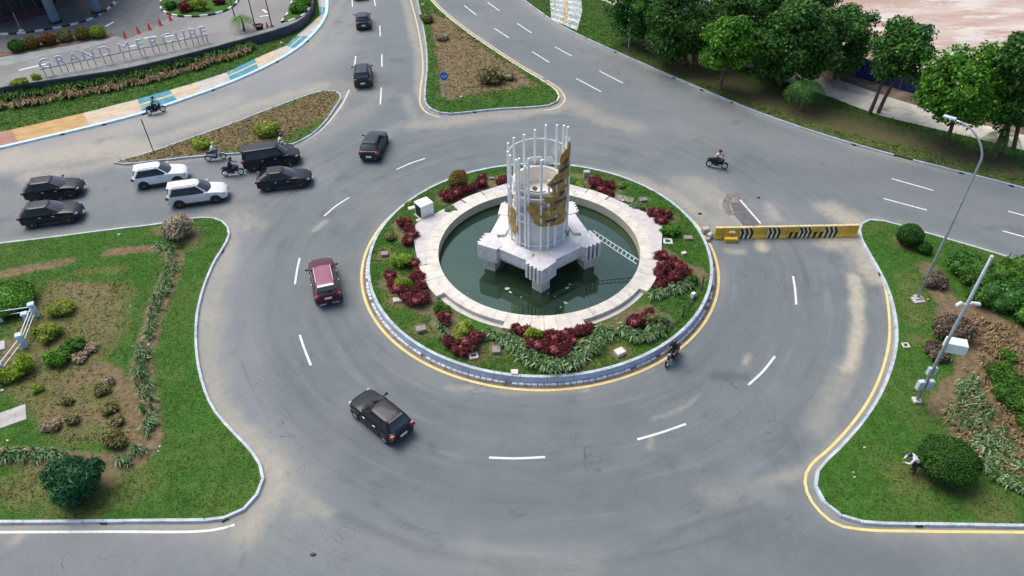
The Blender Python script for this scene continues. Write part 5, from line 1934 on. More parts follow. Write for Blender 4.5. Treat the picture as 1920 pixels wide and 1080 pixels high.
def poly_tufts(px, n, z, s=1.0):
    P = [at(p[0], p[1], z) for p in px]
    x0, x1, y0, y1 = min(p.x for p in P), max(p.x for p in P), min(p.y for p in P), max(p.y for p in P)
    X, Y = NR.uniform(x0, x1, n * 6), NR.uniform(y0, y1, n * 6)
    ok = inpoly(X, Y, P)
    return [(a, b, s * R.uniform(.7, 1.3)) for a, b in list(zip(X[ok], Y[ok]))[:n]]


straps('spider_plants', 'strappy green border plants along the front red bed', line_tufts([(925, 626), (950, 640), (975, 660), (1005, 678), (1040, 690), (1070, 683)], 95, .42, .6) + line_tufts([(1070, 680), (1095, 662), (1120, 642), (1140, 624)], 60, .38, .6), .42, 16, L['strap'], .6)
straps('spider_plants', 'strappy green plants below the front right red bed', line_tufts([(1168, 622), (1190, 634), (1215, 634), (1238, 612), (1240, 598)], 55, .32, .6), .42, 16, L['strap'], .6)
straps('spider_plants', 'strappy plants under the right red bed', line_tufts([(1222, 556), (1245, 552), (1275, 540), (1300, 528)], 48, .3, .6), .38, 16, L['strap'], .6)
straps('spider_plants', 'strappy plants between the front left shrubs and the deck', line_tufts([(895, 640), (910, 632), (930, 628)], 22, .25, .6) + line_tufts([(826, 600), (832, 625), (838, 638)], 20, .18, .6), .35, 14, L['strap'], .6)
straps('spider_plants', 'thin strappy plants in the soil path of the left garden', line_tufts([(325, 468), (327, 490), (318, 520), (302, 560), (288, 600), (276, 640), (268, 680), (270, 730), (280, 780), (284, 812)], 100, .32, ZL) + line_tufts([(120, 863), (60, 857), (0, 855)], 40, .3, ZL) + line_tufts([(270, 846), (240, 866), (215, 868)], 14, .3, ZL) + line_tufts([(300, 464), (325, 470)], 10, .3, ZL), .38, 12, L['strap'], ZL, w=.03)
straps('spider_plants', 'half dry strappy plants covering the soil of the right garden', poly_tufts([(1770, 770), (1800, 715), (1825, 700), (1840, 740), (1860, 790), (1910, 850), (1960, 900), (1960, 935), (1890, 890), (1820, 840)], 150, ZL) + line_tufts([(1840, 870), (1870, 895), (1920, 918)], 50, .25, ZL), .36, 11, L['strap'], ZL, w=.03)
straps('dry_straps', 'straw coloured dead leaves between the plants of the right garden', poly_tufts([(1770, 780), (1800, 705), (1850, 640), (1930, 640), (1960, 800), (1960, 930), (1880, 890), (1815, 845)], 240, ZL) + poly_tufts([(1820, 590), (1900, 620), (1930, 680), (1840, 650)], 90, ZL), .32, 8, L['straw'], ZL, w=.03)
straps('dry_reeds', 'tall dry brown reeds along the foot of the retaining wall', line_tufts([(-60, 222), (0, 204), (60, 196), (120, 184), (180, 174), (240, 163), (300, 149), (360, 132), (420, 114), (468, 98)], 120, .32, KH), .62, 14, L['straw'], KH, w=.055)
straps('green_reeds', 'green grassy plants between the dry reeds and the wall', line_tufts([(-60, 206), (0, 190), (120, 170), (240, 150), (300, 136), (360, 120), (420, 103), (476, 90)], 150, .35, KH), .6, 14, L['green'], KH, w=.055)

# left garden shrubs
G = [
    ('yellow_bush', 'yellow green bush at the top of the left garden shrubs', 118, 586, .95, .75, 'yellowgreen', 1100), ('yellow_bush', 'yellow green bush behind the white fence corner', 95, 632, .95, .9, 'yellowgreen', 1200), ('yellow_bush', 'small yellow green bush right of the fence corner post', 76, 628, .45, .6, 'lime', 500),
    ('yellow_bush', 'tall lime bush in front of the white fence', 52, 690, .75, 1.1, 'lime', 1100), ('yellow_bush', 'lime bush reaching the left edge of the picture', 22, 712, .8, .8, 'lime', 1000), ('yellow_bush', 'little lime bush alone in the dry grass', 72, 733, .32, .35, 'lime', 300),
    ('dark_bush', 'dark green bush right of the yellow bushes', 143, 652, .8, .75, 'green', 1100), ('dark_bush', 'bright green rounded bush in front of the dark green one', 107, 680, .72, .8, 'bright', 1100), ('dark_bush', 'low green tuft in the dry middle of the garden', 128, 755, .35, .35, 'olive', 350),
    ('olive_bush', 'yellow olive bush beside the casuarina', 218, 832, .72, .8, 'olive', 1100), ('olive_bush', 'olive green bush in the dry hollow', 135, 792, .45, .5, 'olive', 600), ('olive_bush', 'olive brown bush at the right of the dry hollow', 205, 770, .5, .4, 'olive', 600), ('olive_bush', 'olive brown bush under the soil mound', 190, 735, .55, .4, 'olive', 600), ('olive_bush', 'dry brown bush on the left of the hollow', 100, 800, .5, .45, 'tan', 600),
    ('olive_bush', 'dry tan bush at the top of the soil mound', 205, 720, .45, .4, 'tan', 450), ('olive_bush', 'dry tan bush left of the soil mound', 150, 672, .6, .35, 'tan', 500), ('olive_bush', 'dry tan bush in the centre of the garden', 172, 655, .5, .35, 'tan', 450), ('olive_bush', 'dry bush at the lower right of the hollow', 222, 795, .5, .4, 'olive', 500),
]
for nm, lab, px, py, r, h, mt, n in G:
    shrub(nm, lab, 'bush', at(px, py, ZL), r, h, L[mt], .085, int(n * 1.2), lumps=8)
shrub('clipped_hedge', 'dense bright green clipped bush at the left edge', 'bush', at(18, 572, ZL), 1.75, 1.1, L['bright'], .10, 3600, style='ball')
shrub('dead_bush', 'round dead tan bush near the upper tip of the left garden', 'bush', at(338, 444, ZL), 1.08, 1.75, L['tan'], .10, 3000, lumps=16)
shrub('dead_bush', 'smaller dead tan bush leaning on the round dead bush', 'bush', at(322, 442, ZL), .6, .8, L['tan'], .09, 900, lumps=8)
pb_ = shrub('feathery_bush', 'dark green feathery bush in the lower left lawn', 'bush', at(155, 920, ZL), 1.42, 2.15, L['pine'], .22, 7500, lumps=18, width=.16)
for (px, py) in ((332, 446), (358, 444)):
    pass

# right garden shrubs
shrub('ball_bush', 'dark clipped ball bush near the barrier end', 'bush', at(1700, 457, ZL), .86, 1.5, L['ball'], .075, 3600, style='ball')
shrub('ball_bush', 'small clipped bush beside the ball bush', 'bush', at(1730, 472, ZL), .50, .70, L['ball'], .07, 1600, style='ball')
shrub('ball_bush', 'large clipped ball bush beside the stooping gardener', 'bush', at(1764, 886, ZL), 1.42, 2.0, L['ball'], .062, 11000, style='ball')
for i, (px, py, r, h, lab) in enumerate([(1800, 505, 1.2, 1.2, 'green bush at the left end of the upper hedge mass'), (1838, 530, 1.6, 1.5, 'broad green bush in the middle of the upper hedge mass'), (1885, 520, 1.6, 1.4, 'green bush at the back of the upper hedge mass'), (1880, 570, 1.7, 1.5, 'dense green bush in front of the upper hedge mass'), (1925, 555, 1.6, 1.4, 'green bush of the upper hedge at the right edge'), (1838, 565, 1.1, 1.1, 'dark green bush below the camera pole top'), (1930, 600, 1.4, 1.2, 'green bush lowest in the upper hedge mass')]):
    shrub('hedge_bush', lab, 'bush', at(px, py, ZL), r, h, L['green' if i % 3 else 'midtree'], .10, int(1500 * r), lumps=12)
for i, (px, py, r, h, lab) in enumerate([(1872, 712, .95, .9, 'green bush at the top of the lower hedge'), (1890, 745, 1.0, 1.0, 'green bush second in the lower hedge'), (1915, 770, 1.0, 1.0, 'green bush third in the lower hedge'), (1935, 810, .9, .9, 'green bush at the lower edge of the lower hedge'), (1935, 735, 1.0, .9, 'green bush of the lower hedge at the right edge'), (1890, 672, .5, .5, 'small bright green bush above the lower hedge')]):
    shrub('hedge_bush', lab, 'bush', at(px, py, ZL), r, h, L['bright' if i == 5 else 'green'], .095, int(1500 * r), lumps=10)
shrub('dead_bush', 'large dead brown bush behind the camera pole', 'bush', at(1782, 632, ZL), 1.25, 1.2, surf('dead_leaf', (.13, .095, .065), .9, .4, 3) and leafmat('leaf_dead', (.07, .05, .035), (.22, .16, .11), trans=.05), .11, 3200, lumps=14)
shrub('dead_bush', 'dark dead bush below the white junction box', 'bush', at(1752, 665, ZL), .8, .55, bpy.data.materials['leaf_dead'], .10, 1200, lumps=10)
shrub('dead_bush', 'dark twiggy dead bush at the foot of the tall lamp', 'bush', at(1752, 535, ZL), .75, .8, bpy.data.materials['leaf_dead'], .10, 1200, lumps=9)

# traffic island bushes
shrub('olive_bush', 'yellow olive bush at the right of the triangular island', 'bush', at(925, 152, ZL), 1.5, 1.3, L['olive'], .16, 1500, lumps=10)
shrub('olive_bush', 'small brown bush at the right tip of the dry weeds', 'bush', at(955, 148, ZL), .7, .7, L['tan'], .14, 500, lumps=6)
shrub('yellow_bush', 'yellow green bush on the narrow splitter island', 'bush', at(506, 250, ZL), 1.2, 1.2, L['yellowgreen'], .13, 1300, lumps=9)
shrub('yellow_bush', 'low yellow green tuft left of the splitter island bush', 'bush', at(490, 246, ZL), .7, .6, L['yellowgreen'], .12, 600, lumps=6)
shrub('fern_clump', 'green weeds on the splitter island above the white motorbike', 'plant', at(382, 271, ZL), 1.1, .45, L['lime'], .12, 800, lumps=8)
shrub('olive_bush', 'low green bush near the top of the triangular island', 'bush', at(800, 40, ZL), .9, .8, L['olive'], .16, 600, lumps=7)
shrub('olive_bush', 'dark low bush near the road sign', 'bush', at(830, 75, ZL), .8, .6, L['tan'], .15, 450, lumps=7)

# hotel forecourt bushes
for px, py, mt, lab in [(35, 95, 'green', 'clipped green bush at the left of the hotel bush row'), (63, 89, 'orange', 'clipped green and rust bush second from the left'), (94, 83, 'rust', 'clipped rust red bush in the hotel bush row'), (125, 76, 'olive', 'clipped brownish bush in the hotel bush row'), (158, 72, 'orange', 'clipped bush with rust top, second from the right'), (187, 69, 'lime', 'clipped bright lime bush at the right of the hotel bush row')]:
    if mt == 'rust' and 'rust' not in L:
        L['rust'] = leafmat('leaf_rust', (.14, .035, .012), (.34, .11, .03), (.08, .12, .02), .2)
    shrub('clipped_bush', lab, 'bush', at(px, py, FZ + .05), .82, 1.15, L[mt], .12, 1500, style='ball')
for px, py, r, h, mt, lab in [(322, 15, .8, .7, 'dark', 'dark bush at the left of the oval lawn'), (352, 20, 1.0, 1.1, 'red', 'dark red bush on the oval lawn'), (374, 18, 1.1, 1.3, 'lime', 'lime bush on the oval lawn'), (413, 6, .8, .8, 'red', 'small dark bush at the right of the oval lawn'), (560, 22, 1.2, .9, 'bright', 'bright bush in the curved strip by the wall'), (572, 8, 1.2, .9, 'bright', 'bright bush at the top of the curved strip')]:
    shrub('forecourt_bush', lab, 'bush', at(px, py, FZ + .15), r, h, L[mt], .15, 1000, lumps=8)
for px, py, lab in [(28, 158, 'low lime plant on the wall top at the far left'), (45, 155, 'low lime plant on the wall top beside it'), (68, 147, 'low lime plant under the first sign letter')]:
    shrub('wall_plant', lab, 'plant', at(px, py, FZ + .1), .6, .35, L['lime'], .11, 400, lumps=6)


# ------------------------------------------------------------------ trees
def tree(name, label, base_px, crown_px, rpx, mat, zr=.85, leaf=.22, n=5000, lumps=26, trunk=.17, stems=1, group=None, seed=1, zbase=.13, gaps=(.72, 1.08)):
    rnd = random.Random(seed)
    rs = np.random.RandomState(seed)
    b = at(base_px[0], base_px[1], zbase)
    zc = zat(b, crown_px[1])
    # crown may lean from the foot: where the crown's centre shows
    c = at(crown_px[0], crown_px[1], zc)
    cx, cy = c.x - b.x, (c.y - b.y)
    dep = b.y * math.cos(PITCH) + (CAMH - zc) * math.sin(PITCH)
    r = rpx / FPX * dep
    zc -= zbase
    t = thing(name, label, 'tree', b, 0, group)
    bl = [(x + cx, y + cy, z + zc, a, bb, cc) for x, y, z, a, bb, cc in cluster(r, r, r * zr, lumps, r * .34, rnd)]
    V = leaf_arrays(bl, n, leaf, gaps, .8, .25, .5, .15, rs)
    core = core_arrays(bl[:int(len(bl) * .8)], .55)
    me = leaf_mesh('crown', V, core)
    me.materials.append(mat)
    link('crown', me, t)
    m = MB()
    for s in range(stems):
        a = s * 2.4 + .5
        off = .45 if stems > 1 else 0
        x0, y0 = off * math.cos(a), off * math.sin(a)
        pts = [(x0 + (cx - x0 + off * 1.5 * math.cos(a)) * k, y0 + (cy - y0) * k + .08 * math.sin(k * 7 + a), zc * k) for k in (0, .25, .5, .75, .95)]
        pts[0] = (x0, y0, -.1)
        m.tube(pts, [trunk * (1.15 - .75 * k) for k in (0, .25, .5, .75, .95)], 7)
        for q in bl[s::max(3, lumps // 7)]:
            p0 = Vector(pts[2]).lerp(Vector(pts[3]), rnd.random())
            m.tube([p0, (p0 + Vector(q[:3])) / 2 + Vector((0, 0, -.1)), q[:3]], [trunk * .45, trunk * .3, trunk * .12], 5)
    m.build('trunk', M['bark'], t)
    return t


trees = [
    ('broadleaf_tree', 'dark tree at the left end of the roadside row', (1222, 82), (1200, 10), 66, 'midtree', 5200, 11), ('broadleaf_tree', 'dark tree second from the left end of the row', (1297, 120), (1272, 40), 68, 'dark', 5600, 12),
    ('broadleaf_tree', 'thin trunked dark tree left of the lime green tree', (1305, 128), (1308, 62), 40, 'dark', 3800, 13), ('broadleaf_tree', 'lime green leafed tree standing in front of the dark row', (1350, 168), (1366, 82), 50, 'bright', 5000, 14),
    ('broadleaf_tree', 'dark tree right behind the lime green tree', (1410, 120), (1408, 34), 70, 'dark', 5600, 15), ('broadleaf_tree', 'tall dark tree left of the palm', (1462, 160), (1474, 80), 68, 'dark', 6500, 16),
    ('broadleaf_tree', 'wide dark tree behind the palm', (1520, 178), (1520, 70), 72, 'dark', 7500, 17), ('broadleaf_tree', 'dark tree at the right end of the dense row', (1574, 150), (1584, 70), 58, 'midtree', 6500, 18),
    ('broadleaf_tree', 'dark tree at the top of the dense row', (1470, 90), (1500, -10), 70, 'dark', 5500, 21), ('broadleaf_tree', 'dark tree at the top left behind the dense row', (1330, 60), (1340, -15), 62, 'dark', 4500, 22),
    ('broadleaf_tree', 'twin stemmed tree with open rounded crown over the blue hoarding', (1640, 214), (1690, 97), 62, 'midtree', 4400, 19), ('broadleaf_tree', 'bright green tree beside the curved lamp', (1775, 272), (1806, 165), 78, 'bright', 7500, 20),
    ('broadleaf_tree', 'dark tree cut by the right edge of the picture', (1868, 282), (1905, 180), 60, 'midtree', 5500, 23), ('broadleaf_tree', 'dark tall tree at the upper right edge', (1893, 290), (1925, 110), 48, 'dark', 4200, 24),
]
for nm, lab, b, c, rp, mt, n, sd in trees:
    st = 2 if 'twin' in lab else (1 if sd % 3 else 2)
    tree(nm, lab, b, c, rp, L[mt], n=int(n * 1.45), seed=sd, stems=st, zr=1.12 if sd not in (19,) else .95, leaf=.19, lumps=22 if sd == 19 else 34, gaps=(.66, 1.14))


def palm(label, base, h, nf, fl, trunk=.12, seed=3):
    rnd = random.Random(seed)
    t = thing('palm_tree', label, 'palm', base)
    MB().tube([(0, 0, -.1), (.05, .02, h * .5), (.02, .05, h)], [trunk * 1.3, trunk, trunk * .9], 8).build('trunk', M['bark'], t)
    V = []
    for k in range(nf):
        a = 2 * PI * k / nf + rnd.uniform(-.2, .2)
        el = rnd.uniform(.2, 1.0)
        prev = None
        d = np.array([math.cos(a), math.sin(a), 0])
        sdv_ = np.array([-math.sin(a), math.cos(a), 0])
        pts = []
        for j in range(9):
            u = j / 8
            pts.append(np.array([0, 0, h]) + d * fl * (u * (1 - .15 * u)) + np.array([0, 0, fl * (el * u - (el + .45) * u * u)]))
        for j in range(8):
            w = fl * .30 * math.sin(PI * (j + 1.2) / 9.5) + .03
            for s in (-1, 1):
                for q in range(2):
                    p = pts[j] + (pts[j + 1] - pts[j]) * (q * .5)
                    e = p + sdv_ * s * w + (pts[j + 1] - pts[j]) * .9 + np.array([0, 0, -.25 * w])
                    g = (pts[j + 1] - pts[j]) * .22
                    V += [p, p + g, e + g * .3, e]
    V = np.array(V)
    me = npmesh('frond', V, np.arange(len(V)).reshape(-1, 4))
    me.materials.append(L['bright'] if seed == 4 else L['midtree'])
    link('frond', me, t)
    return t


palm('small palm standing in front of the dark roadside trees', at(1500, 208, .13), 2.6, 16, 2.2)
palm('potted looking palm behind the retaining wall', at(458, 58, FZ), 1.5, 13, 1.7, seed=4)
palm('young palm at the right edge under the dark tree', at(1862, 300, .13), 2.2, 10, 1.9, seed=5)
p = at(487, 55, FZ)
pt = thing('planter_pot', 'dark maroon planter beside the palm on the wall top', 'planter', p)
MB().lathe([(.35, 0), (.55, .5), (.5, .52), (.42, .4)], n=12).build('pot', M['maroon_dark'], pt)
# ------------------------------------------------------------------ cars
def paint(name, c, rough=.32, coat=.2):
    m, n, b = newmat(name)
    col = mixc(n, ramp(n, noise(n, 1.3), .3, .7), tuple(x * .92 for x in c), tuple(min(1, x * 1.08) for x in c))
    n.links.new(col, b.inputs['Base Color'])
    b.inputs['Roughness'].default_value = rough
    b.inputs['Coat Weight'].default_value = coat
    b.inputs['Coat Roughness'].default_value = .05
    b.inputs['Specular IOR Level'].default_value = .25
    return m


PAINT = {'black': paint('car_black', (.009, .011, .016)), 'white': paint('car_white', (.72, .75, .78)), 'silverwhite': paint('car_pearl', (.64, .65, .65)), 'maroon': paint('car_maroon', (.085, .012, .022)), 'maroonroof': paint('car_maroon_pink', (.26, .085, .125), .5, .2), 'charcoal': paint('car_charcoal', (.022, .027, .035))}  # the roof maroon is a lighter pink than the body maroon
cg, gn, gb = newmat('car_glass')
gb.inputs['Base Color'].default_value = (.012, .014, .017, 1)
gb.inputs['Roughness'].default_value = .04
gb.inputs['Specular IOR Level'].default_value = .5
gb.inputs['IOR'].default_value = 1.5
M['car_glass'] = cg
sg_ = cg.copy()
sg_.name = 'screen_glass'
sg_.node_tree.nodes['Principled BSDF'].inputs['IOR'].default_value = 1.95
M['screen_glass'] = sg_
M['plastic'] = surf('black_plastic', (.03, .031, .033), .6, .2, 5)

BODY = {
    'suv': dict(L=4.25, W=1.76, H=1.67, wb=2.62, hood=1.06, belt=1.11, tailz=1.10, gr=(-.485, .235), rf=(-.415, .035), wr=.34, rails=True),
    'suv7': dict(L=4.55, W=1.78, H=1.70, wb=2.74, hood=1.05, belt=1.09, tailz=1.08, gr=(-.488, .25), rf=(-.44, .06), wr=.34, rails=True),
    'mpv': dict(L=4.75, W=1.84, H=1.84, wb=2.9, hood=1.08, belt=1.14, tailz=1.14, gr=(-.49, .32), rf=(-.465, .16), wr=.34, rails=False),
    'hatch': dict(L=4.05, W=1.70, H=1.52, wb=2.52, hood=.97, belt=1.01, tailz=1.0, gr=(-.475, .24), rf=(-.37, .03), wr=.31, rails=False),
    'coupe': dict(L=4.35, W=1.80, H=1.50, wb=2.62, hood=.97, belt=1.02, tailz=1.06, gr=(-.475, .225), rf=(-.27, .02), wr=.34, rails=False),
    'cross': dict(L=4.32, W=1.79, H=1.58, wb=2.62, hood=1.03, belt=1.08, tailz=1.08, gr=(-.48, .235), rf=(-.34, .03), wr=.34, rails=False),
}


def cosr(a, b, t):
    return a + (b - a) * t


def car(label, kind, rear, front, side='C', color='black', roofcol=None, group='cars passing the roundabout', name='car', plate=True, dark_rear=True):
    """rear / front: traced ground contacts of the wheels of one side (L, R) or of the axle centres (C)"""
    S = BODY[kind]
    a, b = at(rear[0], rear[1]), at(front[0], front[1])
    d = (b - a).normalized()
    left = Vector((-d.y, d.x, 0))
    Ln, W, H = S['L'], S['W'], S['H']
    mid = (a + b) / 2
    if side == 'R':
        mid = mid + left * (W / 2 - .06)
    elif side == 'L':
        mid = mid - left * (W / 2 - .06)
    t = thing(name, label, 'car', (mid.x, mid.y, .008), math.atan2(d.y, d.x), group)
    P = PAINT[color]
    hw = W / 2
    # lower body: stations along the car
    bz = .30
    st = [(-.500, .80, S['tailz'] - .16, .42), (-.492, .88, S['tailz'] - .06, .34), (-.465, .955, S['tailz'], .27), (-.40, .99, S['belt'] - .01, .25), (-.20, 1.0, S['belt'], .23), (.0, 1.0, S['belt'] - .01, .23), (.16, .995, S['belt'] - .02, .23), (S['gr'][1] + .005, .99, S['hood'] + .01, .24),
          (.33, .975, S['hood'] - .05, .25), (.41, .945, S['hood'] - .12, .26), (.462, .87, S['hood'] - .22, .28), (.490, .76, S['hood'] - .34, .31), (.503, .62, S['hood'] - .48, .36)]
    st.sort()
    rows = []
    for fx, fw, zt, zb in st:
        x, w = fx * Ln, hw * fw
        half = [(0, zb), (w * .86, zb), (w * .97, zb + .10), (w, zb + (zt - zb) * .45), (w * .985, zb + (zt - zb) * .75), (w * .955, zt - .05), (w * .90, zt - .008), (w * .6, zt + .018), (0, zt + .028)]
        ring = [(x, -y, z) for y, z in reversed(half)] + [(x, y, z) for y, z in half[1:-1]]
        rows.append(ring)
    m = MB()
    k = len(rows[0])
    V = [p for r in rows for p in r]
    Fs = []
    for i in range(len(rows) - 1):
        for j in range(k):
            j2 = (j + 1) % k
            Fs.append((i * k + j, i * k + j2, (i + 1) * k + j2, (i + 1) * k + j))
    Fs.append(tuple(range(k)))
    Fs.append(tuple(reversed(range((len(rows) - 1) * k, len(rows) * k))))
    m.add(V, Fs)
    bm = m.build('body', P, t, smooth=True)
    fix_normals(bm)
    ss = bm.modifiers.new('round', 'SUBSURF')
    ss.levels = ss.render_levels = 2
    # cabin: outlines at belt, near roof, roof edge
    g0, g1 = S['gr'][0] * Ln, S['gr'][1] * Ln
    r0, r1 = S['rf'][0] * Ln, S['rf'][1] * Ln

    def outline(tt):
        """tt 0 belt .. 1 roof edge; corner points and bulges"""
        w = cosr(hw * .925, hw * .665, tt)
        return cosr(g0, r0, tt), cosr(g1, r1, tt), w, cosr(.30, .16, tt), cosr(.12, .09, tt)

    zb0 = S['belt'] - .03

    def pt(face, u, tt, out=0.0):
        """face F R (front, rear) u across -1..1, L/R sides u along 0 rear .. 1 front"""
        xr, xf, w, bf, br_ = outline(tt)
        z = cosr(zb0, H - .05, tt)
        curve = .03 * math.sin(PI * tt)
        if face == 'F':
            return Vector((xf - bf * u * u + curve + out * .8, u * w * .985, z + out * .6))
        if face == 'B':
            return Vector((xr + br_ * u * u - curve - out * .9, u * w * .985, z + out * .3))
        s = 1 if face == 'L' else -1
        xa, xb = xr + br_, xf - bf
        ww = w + .02 * math.sin(PI * u) + curve * .6 + out
        return Vector((cosr(xa, xb, u), s * ww, z + out * .2))

    def ring(tt, inset=0.0, dz=0.0):
        out = []
        for j in range(6):
            out.append(pt('F', 1 - 2 * j / 5 * .9999, tt))
        for j in range(1, 8):
            out.append(pt('R', 1 - j / 8, tt))
        for j in range(6):
            out.append(pt('B', -1 + 2 * j / 5, tt))
        for j in range(1, 8):
            out.append(pt('L', j / 8, tt))
        if inset:
            c = Vector(((r0 + r1) / 2, 0, 0))
            out = [Vector((c.x + (p.x - c.x) * (1 - inset), p.y * (1 - inset), p.z + dz)) for p in out]
        return out

    rings = [ring(q) for q in (0, .25, .5, .75, 1.0)] + [ring(1.0, .045, .032), ring(1.0, .16, .052), ring(1.0, .5, .066)]
    m = MB()
    k = len(rings[0])
    V = [p for r in rings for p in r]
    Fs = []
    for i in range(len(rings) - 1):
        for j in range(k):
            j2 = (j + 1) % k
            Fs.append((i * k + j, (i + 1) * k + j, (i + 1) * k + j2, i * k + j2))
    Fs.append(tuple(range((len(rings) - 1) * k, len(rings) * k)))
    m.add(V, Fs)
    rf = m.build('cabin', PAINT[roofcol] if roofcol else P, t, smooth=True)
    fix_normals(rf)
    ss = rf.modifiers.new('round', 'SUBSURF')
    ss.levels = ss.render_levels = 1

    def pane(nm, face, u0, u1, t0, t1, mat=None, out=.010, nu=6, ntt=3, u0t=None, u1t=None):
        m = MB()
        rws = []
        for i in range(ntt + 1):
            tt = cosr(t0, t1, i / ntt)
            a0 = cosr(u0, u0t if u0t is not None else u0, i / ntt)
            a1 = cosr(u1, u1t if u1t is not None else u1, i / ntt)
            rws.append([pt(face, cosr(a0, a1, j / nu), tt, out) for j in range(nu + 1)])
        m.grid(rws)
        return m.build(nm, mat or M['car_glass'], t, smooth=True)

    pane('windscreen', 'F', -.92, .92, .06, .94, M['screen_glass'])
    pane('rear_window', 'B', -.86, .86, .18, .90, M['screen_glass'])
    for s in ('L', 'R'):
        three = kind in ('suv7', 'mpv')
        spans = [(.64, .965), (.355, .625), (.06, .34)] if three else ([(.545, .965), (.10, .53)] if kind != 'coupe' else [(.57, .95), (.20, .555)])
        pane('pillar_trim', s, .045, .975, .02, .92, M['plastic'], .006, 5, u0t=.12)
        for q, (u0, u1) in enumerate(spans):
            fr = q == 0
            last = q == len(spans) - 1
            pane('side_window', s, u0, u1, .04, .90, nu=5, u1t=(u1 - .02 if fr else u1), u0t=(u0 + (.10 if last else 0)))
    # doors: panels standing a little proud, with handles
    for s in (1, -1):
        for (x0, x1) in ((.03, .20), (-.19, .02)):
            m = MB()
            rws = []
            for i in range(5):
                f_ = i / 4
                row = []
                for j in range(4):
                    x = cosr(x0 + .004, x1 - .004, j / 3) * Ln
                    zb_, zt_ = .235, S['belt'] - .01
                    z = cosr(.36, zt_ - .07, f_)
                    q = (z - zb_) / (zt_ - zb_)
                    y = hw * (np.interp(q, [.12, .45, .75, .93], [.97, 1.0, .985, .955])) + .010
                    row.append((x, s * y, z))
                rws.append(row)
            m.grid(rws if s < 0 else [list(reversed(r)) for r in rws])
            dr = m.build('door', P, t, angle=40)
            hx = x0 * Ln + .22
            MB().bevbox((hx, s * (hw * .985 + .022), S['belt'] - .20), (.2, .035, .035), .008).build('handle', M['chrome'] if color in ('black', 'maroon') else P, dr)
        # sill and wheel arches in dark plastic
        MB().box((0, s * hw * .965, .29), (Ln * .40, .085, .2)).build('sill', M['plastic'], t)
        for wx in (-S['wb'] / 2, S['wb'] / 2):
            wx = wx - .01 * Ln
            m = MB()
            n = 14
            ro, ri = S['wr'] + .10, S['wr'] + .02
            V = []
            for j in range(n + 1):
                a_ = PI * 1.0 * j / n
                for r_ in (ro, ri):
                    for y in (hw * .90, hw * 1.012):
                        V.append((wx + r_ * math.cos(a_), s * y, S['wr'] + .01 + r_ * math.sin(a_) * .97))
            Fs = []
            for j in range(n):
                for q in ((0, 1), (1, 3), (3, 2), (2, 0)):
                    Fs.append((j * 4 + q[0], j * 4 + q[1], j * 4 + 4 + q[1], j * 4 + 4 + q[0]))
            m.add(V, Fs).build('wheel_arch', M['plastic'], t)
            MB().lathe([(S['wr'] + .03, -.02), (S['wr'] + .03, .0)], (wx, s * (hw * 1.003), S['wr'] + .01), 20, 'Y').build('wheel_well', M['black'], t)
            w_ = link('wheel', None, t)
            w_.location = (wx, s * (hw - .07), S['wr'])
            r = S['wr']
            MB().lathe([(r * .62, -.10), (r * .94, -.10), (r, -.05), (r, .05), (r * .94, .10), (r * .62, .10)], n=20, axis='Y', cap=False).build('tyre', M['rubber'], w_, angle=40)
            m = MB()
            m.lathe([(r * .64, -.06), (r * .64, .085), (r * .58, .09), (r * .55, .04)], n=20, axis='Y', cap=False) if s > 0 else m.lathe([(r * .55, -.04), (r * .58, -.09), (r * .64, -.085), (r * .64, .06)], n=20, axis='Y', cap=False)
            for j in range(5):
                a_ = 2 * PI * j / 5 + .3
                m.box((r * .33 * math.sin(a_), s * .075, r * .33 * math.cos(a_)), (r * .17, .03, r * .6), M=Matrix.Rotation(a_, 3, 'Y'))
            m.lathe([(r * .14, -.01), (r * .12, .02)], (0, s * .085, 0), 8, 'Y')
            m.build('rim', M['rim'], w_)
            MB().lathe([(r * .6, 0), (r * .6, .01)], (0, s * .05, 0), 16, 'Y').build('brake_disc', M['rim'], w_)
        # lamps and mirrors
        hl = MB()
        hl.bevbox((Ln * .432, s * hw * .74, S['hood'] - .25), (.28, .24, .11), .035, s * -.35)
        hl.build('headlight', M['lamp_clear'], t, angle=30)
        tl = MB()
        tl.bevbox((-Ln * .478, s * hw * .80, S['tailz'] - .13), (.24, .30, .20), .05, s * .30)
        tl.build('taillight', M['tail_red'], t, angle=30)
        mx = g1 - .42
        m = MB()
        m.box((mx, s * (hw * .96 + .06), zb0 + .06), (.06, .14, .04))
        m.ball((mx, s * (hw * .96 + .17), zb0 + .09), (.09, .11, .075), 10, 6)
        m.build('mirror', P, t, smooth=True)
        if S['rails']:
            m = MB()
            xa, xb = r0 + .35, r1 - .15
            m.tube([(xa, s * hw * .62, H + .0), (xa + .1, s * hw * .62, H + .055), (xb - .1, s * hw * .62, H + .055), (xb, s * hw * .62, H)], .02, 6)
            m.build('roof_rail', M['plastic'] if color != 'maroon' else M['chrome'], t)
    MB().box((0, 0, .24), (Ln * .86, hw * 1.66, .14)).build('shadow_box', M['black'], t)  # black box added under the body to deepen the contact shadow
    # bumpers, grille, plates, spoiler, wiper
    MB().bevbox((Ln * .494, 0, .42), (.08, hw * 1.15, .20), .03).build('grille', M['plastic'], t)
    MB().bevbox((Ln * .476, 0, S['hood'] - .33), (.06, hw * .95, .10), .02).build('badge_bar', M['plastic'], t)
    MB().bevbox((-Ln * .488, 0, .40), (.10, hw * 1.5, .20), .03).build('rear_bumper', M['plastic'] if color != 'white' else P, t)
    if color == 'maroon':
        for s in (1, -1):
            MB().bevbox((-Ln * .502, s * hw * .48, .36), (.05, hw * .5, .07), .01).build('bumper_trim', M['chrome'], t)
    if plate:
        MB().box((-Ln * .5 - .012, 0, S['tailz'] - .27 if color == 'maroon' else .62), (.02, .46, .15)).build('number_plate', M['plate_white'], t)
